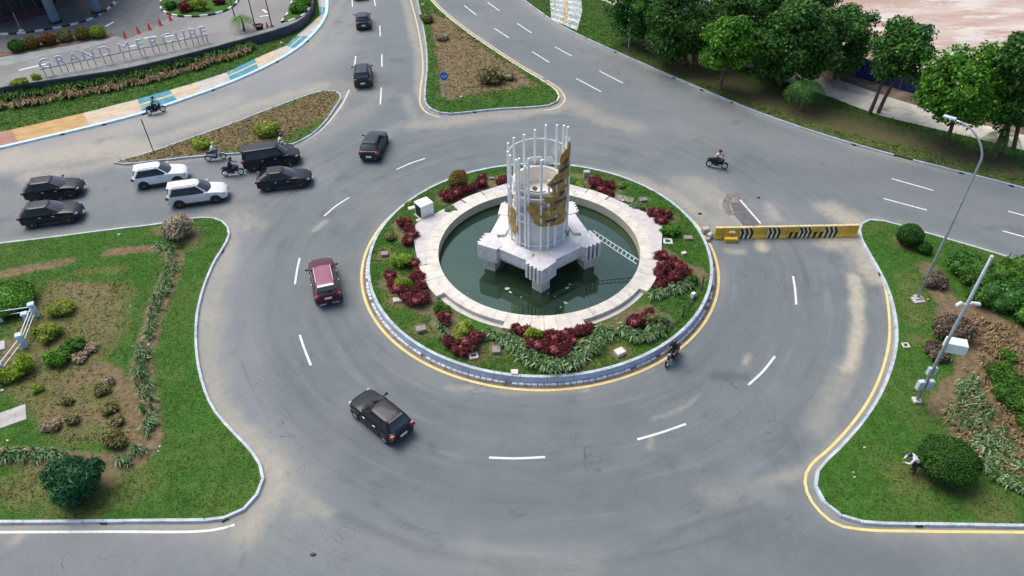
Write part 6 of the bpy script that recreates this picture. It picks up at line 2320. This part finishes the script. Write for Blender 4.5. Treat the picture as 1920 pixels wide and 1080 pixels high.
    MB().box((Ln * .5 + .035, 0, .44), (.02, .44, .13)).build('number_plate', M['plate_white'], t)
    m = MB()
    m.bevbox((r0 + .02, 0, H - .035), (.20, hw * 1.18, .05), .02)
    m.build('spoiler', M['steel_white'] if color == 'maroon' else P, t)
    MB().tube([(r0 + .30, 0, H), (r0 + .22, 0, H + .10)], .014, 5).build('antenna', M['black'], t)
    return t


def fix_normals(o):
    bm = bmesh.new()
    bm.from_mesh(o.data)
    bmesh.ops.recalc_face_normals(bm, faces=bm.faces)
    bm.to_mesh(o.data)
    bm.free()


car('white sport utility car nearest the splitter island', 'suv', (275, 355), (336, 345), 'R', 'white')
car('pearl white seven seat car with the long side windows behind the tan dead bush', 'suv7', (342, 390), (407, 381), 'R', 'silverwhite')
car('black coupe like car in front of the black van', 'coupe', (504, 360), (567, 353), 'R', 'black')
car('long black passenger van next to the splitter island', 'mpv', (480, 322), (545, 312), 'R', 'black', name='van')['category'] = 'van'
car('upper of the two black cars side by side at the left edge', 'cross', (70, 381), (138, 372), 'R', 'black')
car('lower of the two black cars side by side at the left edge', 'cross', (63, 429), (136, 419), 'R', 'black')
car('black car driving away between the splitter and the round island', 'cross', (697, 297), (709, 268), 'C', 'charcoal')
car('black car driving away beside the triangular island', 'suv7', (682, 166), (681.5, 134), 'C', 'charcoal')
car('black car driving away further up the road', 'hatch', (683, 58), (681, 35), 'C', 'charcoal')
car('dark car cut off by the top edge of the picture', 'suv', (676, -1), (675, -16), 'C', 'charcoal')
car('maroon sport utility car with a pink roof', 'suv7', (617, 563), (606, 512), 'C', 'maroon', 'maroonroof')
car('black hatchback turning in front of the round island', 'hatch', (722, 829), (668, 783), 'L', 'black')


# ------------------------------------------------------------------ people
def skin_mesh(name, joints, bones, mats, parent, sub=2, root=0):
    """one continuous body: joints {key: (x, y, z, radius)}, bones [(a, b, material index)]"""
    keys = list(joints)
    ix = {k: i for i, k in enumerate(keys)}
    me = bpy.data.meshes.new('tmp')
    me.from_pydata([joints[k][:3] for k in keys], [(ix[a], ix[b]) for a, b, _ in bones], [])
    o = link('tmp', me)
    o.modifiers.new('s', 'SKIN')
    sv = me.skin_vertices[0].data
    for k in keys:
        r = joints[k][3]
        sv[ix[k]].radius = r if hasattr(r, '__len__') else (r, r)
        sv[ix[k]].use_root = (ix[k] == root)
    s = o.modifiers.new('u', 'SUBSURF')
    s.levels = s.render_levels = sub
    dg = bpy.context.evaluated_depsgraph_get()
    dg.update()
    res = bpy.data.meshes.new_from_object(o.evaluated_get(dg))
    bpy.data.objects.remove(o)
    bpy.data.meshes.remove(me)
    res.name = name
    res.materials.clear()
    for m_ in mats:
        res.materials.append(m_)
    A = np.array([joints[a][:3] for a, b, _ in bones])
    B = np.array([joints[b][:3] for a, b, _ in bones])
    mi = [c for _, _, c in bones]
    for p in res.polygons:
        c = np.array(p.center)
        d = B - A
        t = np.clip(((c - A) * d).sum(1) / (d * d).sum(1), 0, 1)
        p.material_index = mi[int(np.argmin(np.linalg.norm(A + d * t[:, None] - c, axis=1)))]
        p.use_smooth = True
    return link(name, res, parent)


def hand(parent, wrist, direction, mat):
    """palm with four fingers and a thumb curled round a grip"""
    d = Vector(direction).normalized()
    sidev = d.cross(Vector((0, 0, 1))).normalized()
    w = Vector(wrist)
    m = MB()
    m.tube([w - d * .02, w + d * .05, w + d * .09], [.028, .04, .036], 8)
    for i, (s, l) in enumerate(((-.03, .06), (-.01, .072), (.01, .068), (.03, .054))):
        b = w + d * .085 + sidev * s
        m.tube([b, b + d * l * .6 + Vector((0, 0, -.012)), b + d * l * .75 + Vector((0, 0, -.045))], [.010, .009, .007], 6)
    b = w + d * .03 + sidev * .04
    m.tube([b, b + sidev * .03 + d * .03, b + sidev * .02 + d * .055 + Vector((0, 0, -.02))], [.011, .010, .008], 6)
    return m.build('hand', mat, parent, smooth=True)


def face(parent, c, fwd, r=.1, mat=None):
    f_ = Vector(fwd).normalized()
    s_ = Vector((-f_.y, f_.x, 0))
    m = MB()
    m.tube([Vector(c) + f_ * (r - .01) + Vector((0, 0, .02)), Vector(c) + f_ * (r + .025) + Vector((0, 0, -.02))], [.008, .014], 6)
    m.build('nose', mat, parent)
    for s in (1, -1):
        MB().ball(Vector(c) + f_ * (r - .012) + s_ * .036 * s + Vector((0, 0, .02)), .012, 8, 5).build('eye', M['black'], parent)
        MB().ball(Vector(c) + s_ * (r * .93) * s, (.02, .014, .03), 8, 5).build('ear', mat, parent)


def rider(label, bike, shirt, trousers, helmet, lean=.12, sit=.80, passenger=False):
    t = thing('person', label, 'person', bike.location, bike.rotation_euler.z)
    x0 = -.22
    J = {'pel': (x0, 0, sit + .10, .145), 'spi': (x0 + .05 + lean * .3, 0, sit + .30, .15), 'che': (x0 + .08 + lean, 0, sit + .47, (.17, .13)), 'nec': (x0 + .10 + lean * 1.3, 0, sit + .62, .06), 'hed': (x0 + .13 + lean * 1.4, 0, sit + .76, .085)}
    Bn = [('pel', 'spi', 0), ('spi', 'che', 0), ('che', 'nec', 0), ('nec', 'hed', 2)]
    for s, k in ((1, 'l'), (-1, 'r')):
        J['sh' + k] = (x0 + .08 + lean * 1.1, s * .19, sit + .52, .07)
        J['el' + k] = (x0 + .30 + lean, s * .27, sit + .33, .05)
        J['wr' + k] = (x0 + .58 + lean * .5, s * .27, sit + .28, .034)
        Bn += [('che', 'sh' + k, 0), ('sh' + k, 'el' + k, 0), ('el' + k, 'wr' + k, 2)]
        J['hi' + k] = (x0 + .04, s * .11, sit + .06, .10)
        J['kn' + k] = (x0 + .46, s * .20, sit - .02, .075)
        J['an' + k] = (x0 + .34, s * .19, sit - .44, .05)
        J['to' + k] = (x0 + .52, s * .20, sit - .50, .04)
        Bn += [('pel', 'hi' + k, 1), ('hi' + k, 'kn' + k, 1), ('kn' + k, 'an' + k, 1), ('an' + k, 'to' + k, 3)]
        hand(t, J['wr' + k][:3], (1, -.2 * s, -.1), M['skin'])
    skin_mesh('body', J, Bn, [shirt, trousers, M['skin'], M['black']], t)
    h = J['hed']
    hc = (h[0] + .01, h[1], h[2] + .04)
    hm = MB().ball(hc, (.155, .135, .15), 14, 9).build('helmet', helmet, t, smooth=True)
    m = MB()
    m.grid([[(hc[0] + .160 * math.cos(a) * math.cos(e), .140 * math.sin(a), hc[2] + .155 * math.sin(e)) for a in [(-.9 + .3 * k) for k in range(7)]] for e in (-.35, -.1, .18)])
    m.build('visor', M['car_glass'], hm, smooth=True)
    face(t, (h[0], 0, h[2] - .01), (1, 0, 0), .09, M['skin'])
    return t


BIKEC = {'black': paint('bike_black', (.012, .012, .014)), 'white': paint('bike_white', (.66, .68, .70)), 'blue': paint('bike_blue', (.02, .03, .10)), 'cream': paint('bike_cream', (.6, .54, .34)), 'green': paint('bike_green', (.02, .12, .07))}


def bike(label, rear, front, color='black', group='motorbikes on the road', scoot=True):
    a, b = at(rear[0], rear[1]), at(front[0], front[1])
    d = (b - a).normalized()
    mid = (a + b) / 2
    t = thing('motorbike', label, 'motorbike', (mid.x, mid.y, .008), math.atan2(d.y, d.x), group)
    P = BIKEC[color]
    wb = .63
    for x, nm in ((-wb, 'wheel'), (wb, 'wheel')):
        w = link('wheel', None, t)
        w.location = (x, 0, .29)
        MB().lathe([(.20, -.045), (.27, -.05), (.29, -.02), (.29, .02), (.27, .05), (.20, .045)], n=18, axis='Y', cap=False).build('tyre', M['rubber'], w, angle=40)
        m = MB()
        m.lathe([(.21, -.03), (.21, .03)], n=18, axis='Y', cap=False)
        for j in range(5):
            a_ = 2 * PI * j / 5
            m.box((.1 * math.sin(a_), 0, .1 * math.cos(a_)), (.03, .03, .2), M=Matrix.Rotation(a_, 3, 'Y'))
        m.lathe([(.05, -.06), (.05, .06)], n=8, axis='Y')
        m.build('rim', M['rim'], w)
    # bodywork
    m = MB()
    m.tube([(-.80, 0, .74), (-.55, 0, .66), (-.25, 0, .58), (.0, 0, .48), (.22, 0, .42)], [.05, .13, .15, .13, .08], 10)
    m.tube([(.22, 0, .40), (.36, 0, .55), (.46, 0, .80), (.44, 0, .95)], [.10, .13, .12, .07], 10)
    m.build('bodywork', P, t, smooth=True)
    MB().bevbox((-.18, 0, .30), (.55, .22, .22), .05).build('engine', M['dark_metal'], t)
    MB().tube([(-.72, 0, .80), (-.45, 0, .80), (-.15, 0, .77), (.08, 0, .74)], [.08, .13, .13, .07], 10).build('seat', M['black'], t, smooth=True)
    m = MB()
    for s in (-.07, .07):
        m.tube([(wb, s, .29), (.46, s, .82)], .025, 6)
    m.build('fork', M['chrome'], t)
    MB().tube([(.34, -.34, 1.02), (.42, -.15, 1.04), (.44, 0, 1.0), (.42, .15, 1.04), (.34, .34, 1.02)], .018, 6).build('handlebar', M['black'], t)
    for s in (-1, 1):
        m = MB()
        m.tube([(.40, s * .22, 1.04), (.38, s * .30, 1.20)], .010, 5)
        m.ball((.37, s * .32, 1.23), (.02, .07, .045), 8, 5)
        m.build('mirror', M['black'], t)
    MB().ball((.53, 0, .90), (.09, .11, .10), 10, 6).build('headlight', M['lamp_clear'], t, smooth=True)
    MB().bevbox((-.86, 0, .70), (.07, .16, .08), .02).build('taillight', M['tail_red'], t)
    m = MB()
    for x in (wb, -wb):
        m.grid([[(x + .32 * math.cos(e), y, .29 + .32 * math.sin(e)) for y in (-.065, .065)] for e in [PI * (.15 + .1 * j) for j in range(7)]])
    m.build('mudguard', P, t, smooth=True)
    MB().tube([(-.1, -.16, .26), (-.45, -.18, .30), (-.78, -.19, .36)], [.03, .05, .055], 8).build('exhaust', M['chrome'], t)
    return t


bk1 = bike('motorbike carrying the rider in green beside the hotel pavement', (281, 216), (307, 209), 'black')
rider('rider in a green jacket and dark helmet beside the hotel pavement', bk1, M['cloth_green'], M['cloth_black'], M['helmet_black'])
bk2 = bike('white motorbike next to the splitter island kerb', (392, 302), (420, 298), 'white')
rider('rider in a white shirt with a yellow helmet', bk2, M['cloth_white'], M['cloth_denim'], M['helmet_yellow'])
bk3 = bike('dark blue motorbike ahead of the pearl white car', (424, 330), (453, 327), 'blue')
rider('rider in dark navy clothes ahead of the pearl white car', bk3, M['cloth_navy'], M['cloth_black'], M['helmet_black'])
bk4 = bike('black motorbike on the open road right of the fountain', (1328, 312), (1358, 317), 'black')
rider('rider in a peach shirt on the open road right of the fountain', bk4, M['cloth_peach'], M['cloth_black'], M['helmet_black'])
bk5 = bike('black motorbike passing the front right of the round island', (1267, 666), (1252, 685), 'black')
rider('rider all in black passing the front right of the round island', bk5, M['cloth_black'], M['cloth_black'], M['helmet_black'])
bk6 = bike('cream motorbike half hidden behind the long black van', (517, 287), (546, 281), 'cream')
rider('rider in a cream jacket half hidden behind the long black van', bk6, M['cloth_cream'], M['cloth_white'], M['helmet_black'])

# stooping gardener
p = at(1711, 884, ZL)
g = thing('person', 'gardener in a pale long sleeved top and dark cap stooping beside the ball bush', 'person', p, math.radians(168))
J = {'pel': (-.05, 0, .84, (.15, .12)), 'spi': (.10, 0, 1.02, (.15, .12)), 'che': (.30, 0, 1.16, (.17, .13)), 'nec': (.44, 0, 1.24, .06), 'hed': (.54, 0, 1.28, .09)}
Bn = [('pel', 'spi', 0), ('spi', 'che', 0), ('che', 'nec', 0), ('nec', 'hed', 2)]
for s, k in ((1, 'l'), (-1, 'r')):
    J['sh' + k] = (.33, s * .19, 1.16, .07)
    J['el' + k] = (.46, s * .30, .92, .052)
    J['wr' + k] = (.62, s * .12, .78, .036)
    J['hi' + k] = (-.04, s * .10, .80, .105)
    J['kn' + k] = (.06, s * .13, .45, .075)
    J['an' + k] = (-.03, s * .14, .08, .05)
    J['to' + k] = (.14, s * .16, .03, .04)
    Bn += [('che', 'sh' + k, 0), ('sh' + k, 'el' + k, 0), ('el' + k, 'wr' + k, 0), ('pel', 'hi' + k, 1), ('hi' + k, 'kn' + k, 1), ('kn' + k, 'an' + k, 1), ('an' + k, 'to' + k, 3)]
    hand(g, J['wr' + k][:3], (.7, -.3 * s, -.4), M['skin'])
skin_mesh('body', J, Bn, [M['cloth_white'], M['cloth_black'], M['skin'], M['black']], g)
face(g, J['hed'][:3], (.9, 0, -.3), .095, M['skin'])
m = MB()
m.ball((.545, 0, 1.33), (.125, .115, .085), 12, 7)
m.lathe([(.17, 1.30), (.165, 1.315), (.05, 1.34)], (.56, 0, 0), 12)
m.build('cap', M['helmet_black'], g, smooth=True)
hoe = thing('hoe', 'long handled hoe held by the stooping gardener', 'hoe', p, math.radians(168))
MB().tube([(.15, -.05, 1.05), (.66, .02, .74), (1.25, .1, .06)], .018, 6).build('shaft', M['bark'], hoe)
MB().box((1.28, .1, .03), (.05, .2, .1)).build('blade', M['dark_metal'], hoe)

# ------------------------------------------------------------------ barrier of yellow blocks
bl0, bl1 = at(1338, 446), at(1606, 441)
bd = (bl1 - bl0)
bang = math.atan2(bd.y, bd.x)
units = [(0.000, .055, 'plain'), (.055, .165, 'fallen'), (.165, .265, 'chev'), (.265, .360, 'plain'), (.360, .455, 'chev'), (.455, .500, 'plain'), (.500, .580, 'arrow'), (.580, .668, 'chev'), (.668, .752, 'arrow'), (.752, .850, 'chev'), (.850, .995, 'plain')]
blab = ['narrow yellow barrier block at the left end of the row', 'yellow barrier with a knocked over block, second from the left', 'black chevron barrier block nearest the round island', 'plain yellow barrier block left of the middle', 'black chevron barrier block left of the middle', 'narrow plain yellow barrier block in the middle', 'yellow barrier block with a black arrow foot', 'black chevron barrier block right of the middle', 'yellow barrier block with two dark feet', 'black chevron barrier block nearest the right garden', 'long faded yellow barrier block at the right end of the row']


def barrier(u0, u1, style, lab, jit):
    w = (u1 - u0) * bd.length - .03
    c = bl0 + bd * ((u0 + u1) / 2)
    t = thing('road_barrier', lab, 'barrier', (c.x, c.y, .006), bang + jit, 'yellow and black road barrier blocks')
    hb_, df, dt = .92, .26, .11
    prof = [(-df, 0), (-df, .12), (-dt - .03, .34), (-dt, hb_ - .03), (-dt + .03, hb_), (dt - .03, hb_), (dt, hb_ - .03), (dt + .03, .34), (df, .12), (df, 0)]
    k = len(prof)
    V = [(-w / 2, y, z) for y, z in prof] + [(w / 2, y, z) for y, z in prof]
    F_ = [tuple(range(k)), tuple(reversed(range(k, 2 * k)))] + [((j + 1) % k, j, k + j, k + (j + 1) % k) for j in range(k)]
    m = MB()
    m.add(V, F_)
    b_ = m.build('body', M['barrier_cream'] if style == 'chev' else M['barrier_yellow'], t)
    fix_normals(b_)

    def fy(z, out=.005):
        return -np.interp(z, [0, .12, .34, hb_ - .03], [df, df, dt + .03, dt]) - out
    zs = [.03, .12, .23, .34, .48, .62, .76, .88]
    if style in ('chev', 'arrow'):
        n = 3 if style == 'chev' else 2
        for j in range(n):
            m = MB()
            rows = []
            for z in zs if style == 'chev' else zs[:5]:
                sh = .20 * (1 - abs(z - .45) / .45) - .06
                x = -w / 2 + w * (j + .35) / n - .05 + sh
                rows.append([(x, fy(z), z), (x + w / n * .56, fy(z), z)])
            m.grid(rows)
            m.build('chevron', M['black'], t)
    if style == 'fallen':
        o = MB().bevbox((0, -.48, .17), (w * .85, .32, .33), .05).build('loose_block', M['barrier_yellow'], t)
        MB().bevbox((.05, -.18, .60), (w * .4, .2, .16), .03).build('loose_lump', M['barrier_cream'], t)
    MB().bevbox((0, 0, hb_ + .012), (w * .97, dt * 1.7, .03), .008).build('top_strip', M['barrier_cream'], t)


for k, (u0, u1, stl) in enumerate(units):
    barrier(u0, u1, stl, blab[k], R.uniform(-.03, .03))
for j, (px, py, s) in enumerate([(1322, 437, .5), (1330, 446, .42), (1327, 452, .3)]):
    p = at(px, py)
    o = MB().bevbox((0, 0, s / 2), (s, s * .8, s), .06).build('concrete_block', M['concrete'])
    o.location = (p.x, p.y, .004)
    o.rotation_euler = (0, 0, .5 * j + .2)
    tag(o, ['large broken concrete block at the left barrier end', 'middle sized concrete block at the left barrier end', 'small concrete lump at the left barrier end'][j], 'block')


# ------------------------------------------------------------------ lamps, poles, sign
def on_vertical(b, px, py):
    return zat(b, py)


b = at(1720, 560, ZL)
lp_ = thing('street_lamp', 'tall galvanised street lamp with a curved arm over the right garden', 'street lamp', b)
tip = None
zc = 10.9
m = MB()
# the arm bends back over the road, towards the far left
za = zat(b, 285)
tipz = za + 1.2
tp = at(1770, 222, tipz) - Vector((b.x, b.y, 0))
e = Vector((tp.x, tp.y, 0))
pts = [(0, 0, 0), (0, 0, za * .5), (0, 0, za - .6)]
for k in range(1, 9):
    u = k / 8
    f_ = u ** 1.5
    pts.append((e.x * f_ * .8, e.y * f_ * .8, za - .6 + (tipz - za + .55) * math.sin(u * PI / 2)))
m.tube(pts, [.10, .08, .065] + [.055] * 8, 10)
m.build('pole', M['galv'], lp_, smooth=True)
en_ = e.normalized()
q = Vector((e.x * .9, e.y * .9, tipz + .02))
m = MB()
m.bevbox((0, 0, 0), (e.length * .26, .26, .10), .03, math.atan2(e.y, e.x))
o = m.build('lamp_head', M['grey_enamel'], lp_)
o.location = q
MB().box((0, 0, .09), (.45, .45, .18)).build('base_plate', M['concrete'], lp_)
tag(slabthing('lamp_footing', 'pale concrete footing in front of the tall lamp', 'footing', (1721, 563), (.75, .6), M['concrete'], .1, z=ZL, h=.12))

b = at(1718, 752, ZL)
cp = thing('camera_pole', 'grey surveillance pole carrying boxes and two white cameras', 'pole', b)
zt = zat(b, 486)
MB().tube([(0, 0, 0), (0, 0, zt * .45), (0, 0, zt)], [.10, .085, .075], 10).build('pole', M['galv'], cp, smooth=True)
MB().lathe([(.085, zt), (.085, zt + .06), (.03, zt + .1)], n=10).build('cap', M['paint_white'], cp)
MB().bevbox((0, 0, .08), (.42, .42, .16), .03).build('footing', M['white_stone'], cp)
z1, z2, z3, z4 = zat(b, 727), zat(b, 703), zat(b, 655), zat(b, 574)
for s in (-1, 1):
    MB().bevbox((s * .26, -.02, z1 + .15), (.34, .26, .62), .03, .1).build('equipment_box', M['grey_enamel'], cp)
    MB().bevbox((s * .16, .0, z2 + .2), (.16, .18, .5), .02, .1).build('equipment_box', M['grey_enamel'], cp)
jb = MB().bevbox((.66, .12, z3), (1.0, .62, .62), .03, -.32).build('junction_box', M['white_enamel'], cp)
MB().box((.22, .03, z3), (.35, .07, .07)).build('bracket', M['galv'], cp)
for s, a_ in ((-1, .5), (1, -.25)):
    m = MB()
    m.box((s * .2, 0, z4), (.36, .05, .05))
    m.bevbox((s * .42, -.02, z4 + .05), (.42, .17, .15), .04, a_)
    cm_ = m.build('camera', M['paint_white'], cp)
    MB().lathe([(.055, 0), (.055, .03)], (s * .62 * 1.0, -.02 + s * .62 * .0, z4 + .04), 8, 'X').build('lens', M['black'], cm_)
slabthing('pit_frame', 'square pale pit frame with a dark lid beside the right kerb', 'pit frame', (1698, 648), (.42, .42), M['white_stone'], 0, z=ZL, hole=M['black'], h=.1)

# round blue direction sign
b = at(836, 190, ZL)
sg = thing('road_sign', 'round blue direction sign on a thin post at the triangular island', 'road sign', b)
zs_ = zat(b, 145)
MB().tube([(0, 0, -.1), (0, 0, zs_ + .3)], .04, 8).build('post', M['galv'], sg)
MB().lathe([(.46, -.06), (.46, -.04)], (0, 0, zs_), 24, 'Y').build('sign_disc', M['blue_sign'], sg)
MB().lathe([(.40, -.068), (.44, -.068), (.44, -.064), (.40, -.064)], (0, 0, zs_), 24, 'Y', cap=False).build('sign_border', M['paint_white'], sg)
m = MB()
for s in (-1, 1):
    pts = [(s * .03, -.07, zs_ - .2), (s * .05, -.07, zs_ + .02), (s * .12, -.07, zs_ + .12), (s * .22, -.07, zs_ + .05)]
    m.tube(pts, .035, 5)
    m.add([(s * .13, -.072, zs_ + .0), (s * .31, -.072, zs_ + .0), (s * .24, -.072, zs_ - .14)], [(0, 1, 2)])
m.build('arrow', M['paint_white'], sg)
# thin poles
for (bx, by), (tx, ty), lab, mt, r in [((289, 287), (266, 228), 'thin dark pole standing on the splitter island', 'dark_metal', .045), ((1178, 95), (1181, 52), 'short grey pole on the verge beside the crossing ramp', 'galv', .06)]:
    b = at(bx, by, ZL)
    t = thing('thin_pole', lab, 'pole', b)
    z = zat(b, ty)
    MB().tube([(0, 0, -.1), (0, 0, z)], r, 7).build('pole', M[mt], t)
    MB().lathe([(r * 1.3, z), (r * 1.3, z + .08)], n=7).build('cap', M[mt], t)
for (bx, by), (tx, ty), lab in [((442, 38), (436, 20), 'thin dark pole left of the palm'), ((478, 48), (466, 0), 'tall dark flag pole right of the palm'), ((510, 51), (497, 0), 'tall dark flag pole beside the orange cone')]:
    b = at(bx, by, FZ)
    t = thing('flag_pole', lab, 'pole', b)
    MB().tube([(0, 0, 0), (0, 0, 7.5)], [.07, .045], 8).build('pole', M['dark_metal'], t)
    MB().lathe([(.22, 0), (.22, .2), (.1, .25)], n=8).build('foot', M['black'], t)
# traffic cones
cone0 = None
for (px, py, lab) in [(235, 70, 'traffic cone at the left of the cone row'), (260, 62, 'traffic cone second in the cone row'), (281, 55, 'traffic cone in the middle of the cone row'), (301, 47, 'traffic cone fourth in the cone row'), (320, 38, 'traffic cone by the oval lawn'), (502, 53, 'orange cone beside the flag pole')]:
    p = at(px, py, FZ + .01)
    if cone0 is None:
        cone0 = thing('traffic_cone', lab, 'cone', p, .2, 'traffic cones on the forecourt')
        MB().box((0, 0, .03), (.46, .46, .06)).build('base', M['orange'], cone0)
        MB().lathe([(.19, .06), (.04, .78)], n=12).build('cone', M['orange'], cone0)
        MB().lathe([(.135, .30), (.10, .46)], n=12, cap=False).build('band', M['paint_white'], cone0)
    else:
        dup(cone0, p, R.uniform(0, 1), lab, 1.0)

# white fence corner in the left garden
fr_ = thing('garden_fence', 'pale blue post and white rail fence corner at the left edge', 'fence', at(68, 597, ZL))
o_ = fr_.location.copy()
posts = [(70, 592, 1.0), (48, 650, 1.0), (9, 702, .9), (52, 600, .55), (2, 602, .9)]
PP = []
for px, py, h in posts:
    p = at(px, py, ZL) - o_
    PP.append(p)
    m = MB()
    m.bevbox((p.x, p.y, h / 2), (.30, .30, h), .04, .4)
    m.bevbox((p.x, p.y, h + .04), (.40, .40, .10), .04, .4)
    m.build('post', M['kerb_sky'], fr_)
for a_, b_ in ((0, 1), (1, 2), (0, 4)):
    for z in ((.35, .62, .88) if (a_, b_) == (0, 1) else (.45, .8)):
        MB().tube([PP[a_] + Vector((0, 0, z)), PP[b_] + Vector((0, 0, z))], .03, 6).build('rail', M['steel_white'], fr_)
slabthing('concrete_slab', 'broad pale slab lying in the grass at the left edge', 'slab', (18, 783), (1.7, 1.3), M['concrete'], .5, z=ZL, h=.08)
slabthing('concrete_slab', 'small pale slab corner at the left edge by the fence', 'slab', (0, 650), (.6, .9), M['concrete'], .5, z=ZL, h=.12)
# small litter and stones on the lawns
for px, py, s, mt, lab in [(224, 441, .22, 'white_stone', 'white stone on the upper left lawn'), (279, 647, .18, 'paint_white', 'white scrap beside the soil path'), (300, 838, .13, 'paint_white', 'white scrap at the bend of the soil path'), (297, 847, .10, 'paint_white', 'tiny white scrap below the bend of the soil path'), (245, 575, .10, 'paint_white', 'tiny white scrap in the middle of the left garden'), (1621, 840, .16, 'barrier_yellow', 'small yellow lump on the right lawn'), (1602, 895, .11, 'paint_white', 'white scrap on the right lawn'), (1600, 886, .10, 'barrier_cream', 'cream scrap on the right lawn'),
                           (15, 827, .16, 'barrier_cream', 'cream lump near the left edge'), (5, 733, .2, 'white_stone', 'white rubble piece at the left edge'), (865, 183, .3, 'white_stone', 'pale stones on the triangular island'), (793, 10, .35, 'white_stone', 'pale stone at the top of the triangular island'), (528, 82, .35, 'white_stone', 'pale stone at the end of the hotel lawn'), (1778, 901, .1, 'paint_white', 'white scrap below the large ball bush'), (1740, 562, .14, 'white_stone', 'pale stone by the tall lamp')]:
    p = at(px, py, ZL)
    m = MB()
    m.ball((0, 0, s * .25), (s * .6, s * .45, s * .35), 7, 4)
    o = m.build('small_stone' if 'stone' in mt else 'scrap', M[mt])
    o.location = p
    tag(o, lab, 'stone' if 'stone' in mt else 'litter')
for px, py, s, lab in [(587, 1040, .16, 'black scrap lying on the road at the bottom'), (1422, 371, .16, 'dark scrap on the road above the barrier'), (1312, 401, .18, 'dark scrap beside the island on the right')]:
    p = at(px, py)
    o = MB().ball((0, 0, .03), (s, s * .6, .05), 7, 4).build('road_scrap', M['black'])
    o.location = (p.x, p.y, .002)
    tag(o, lab, 'litter')
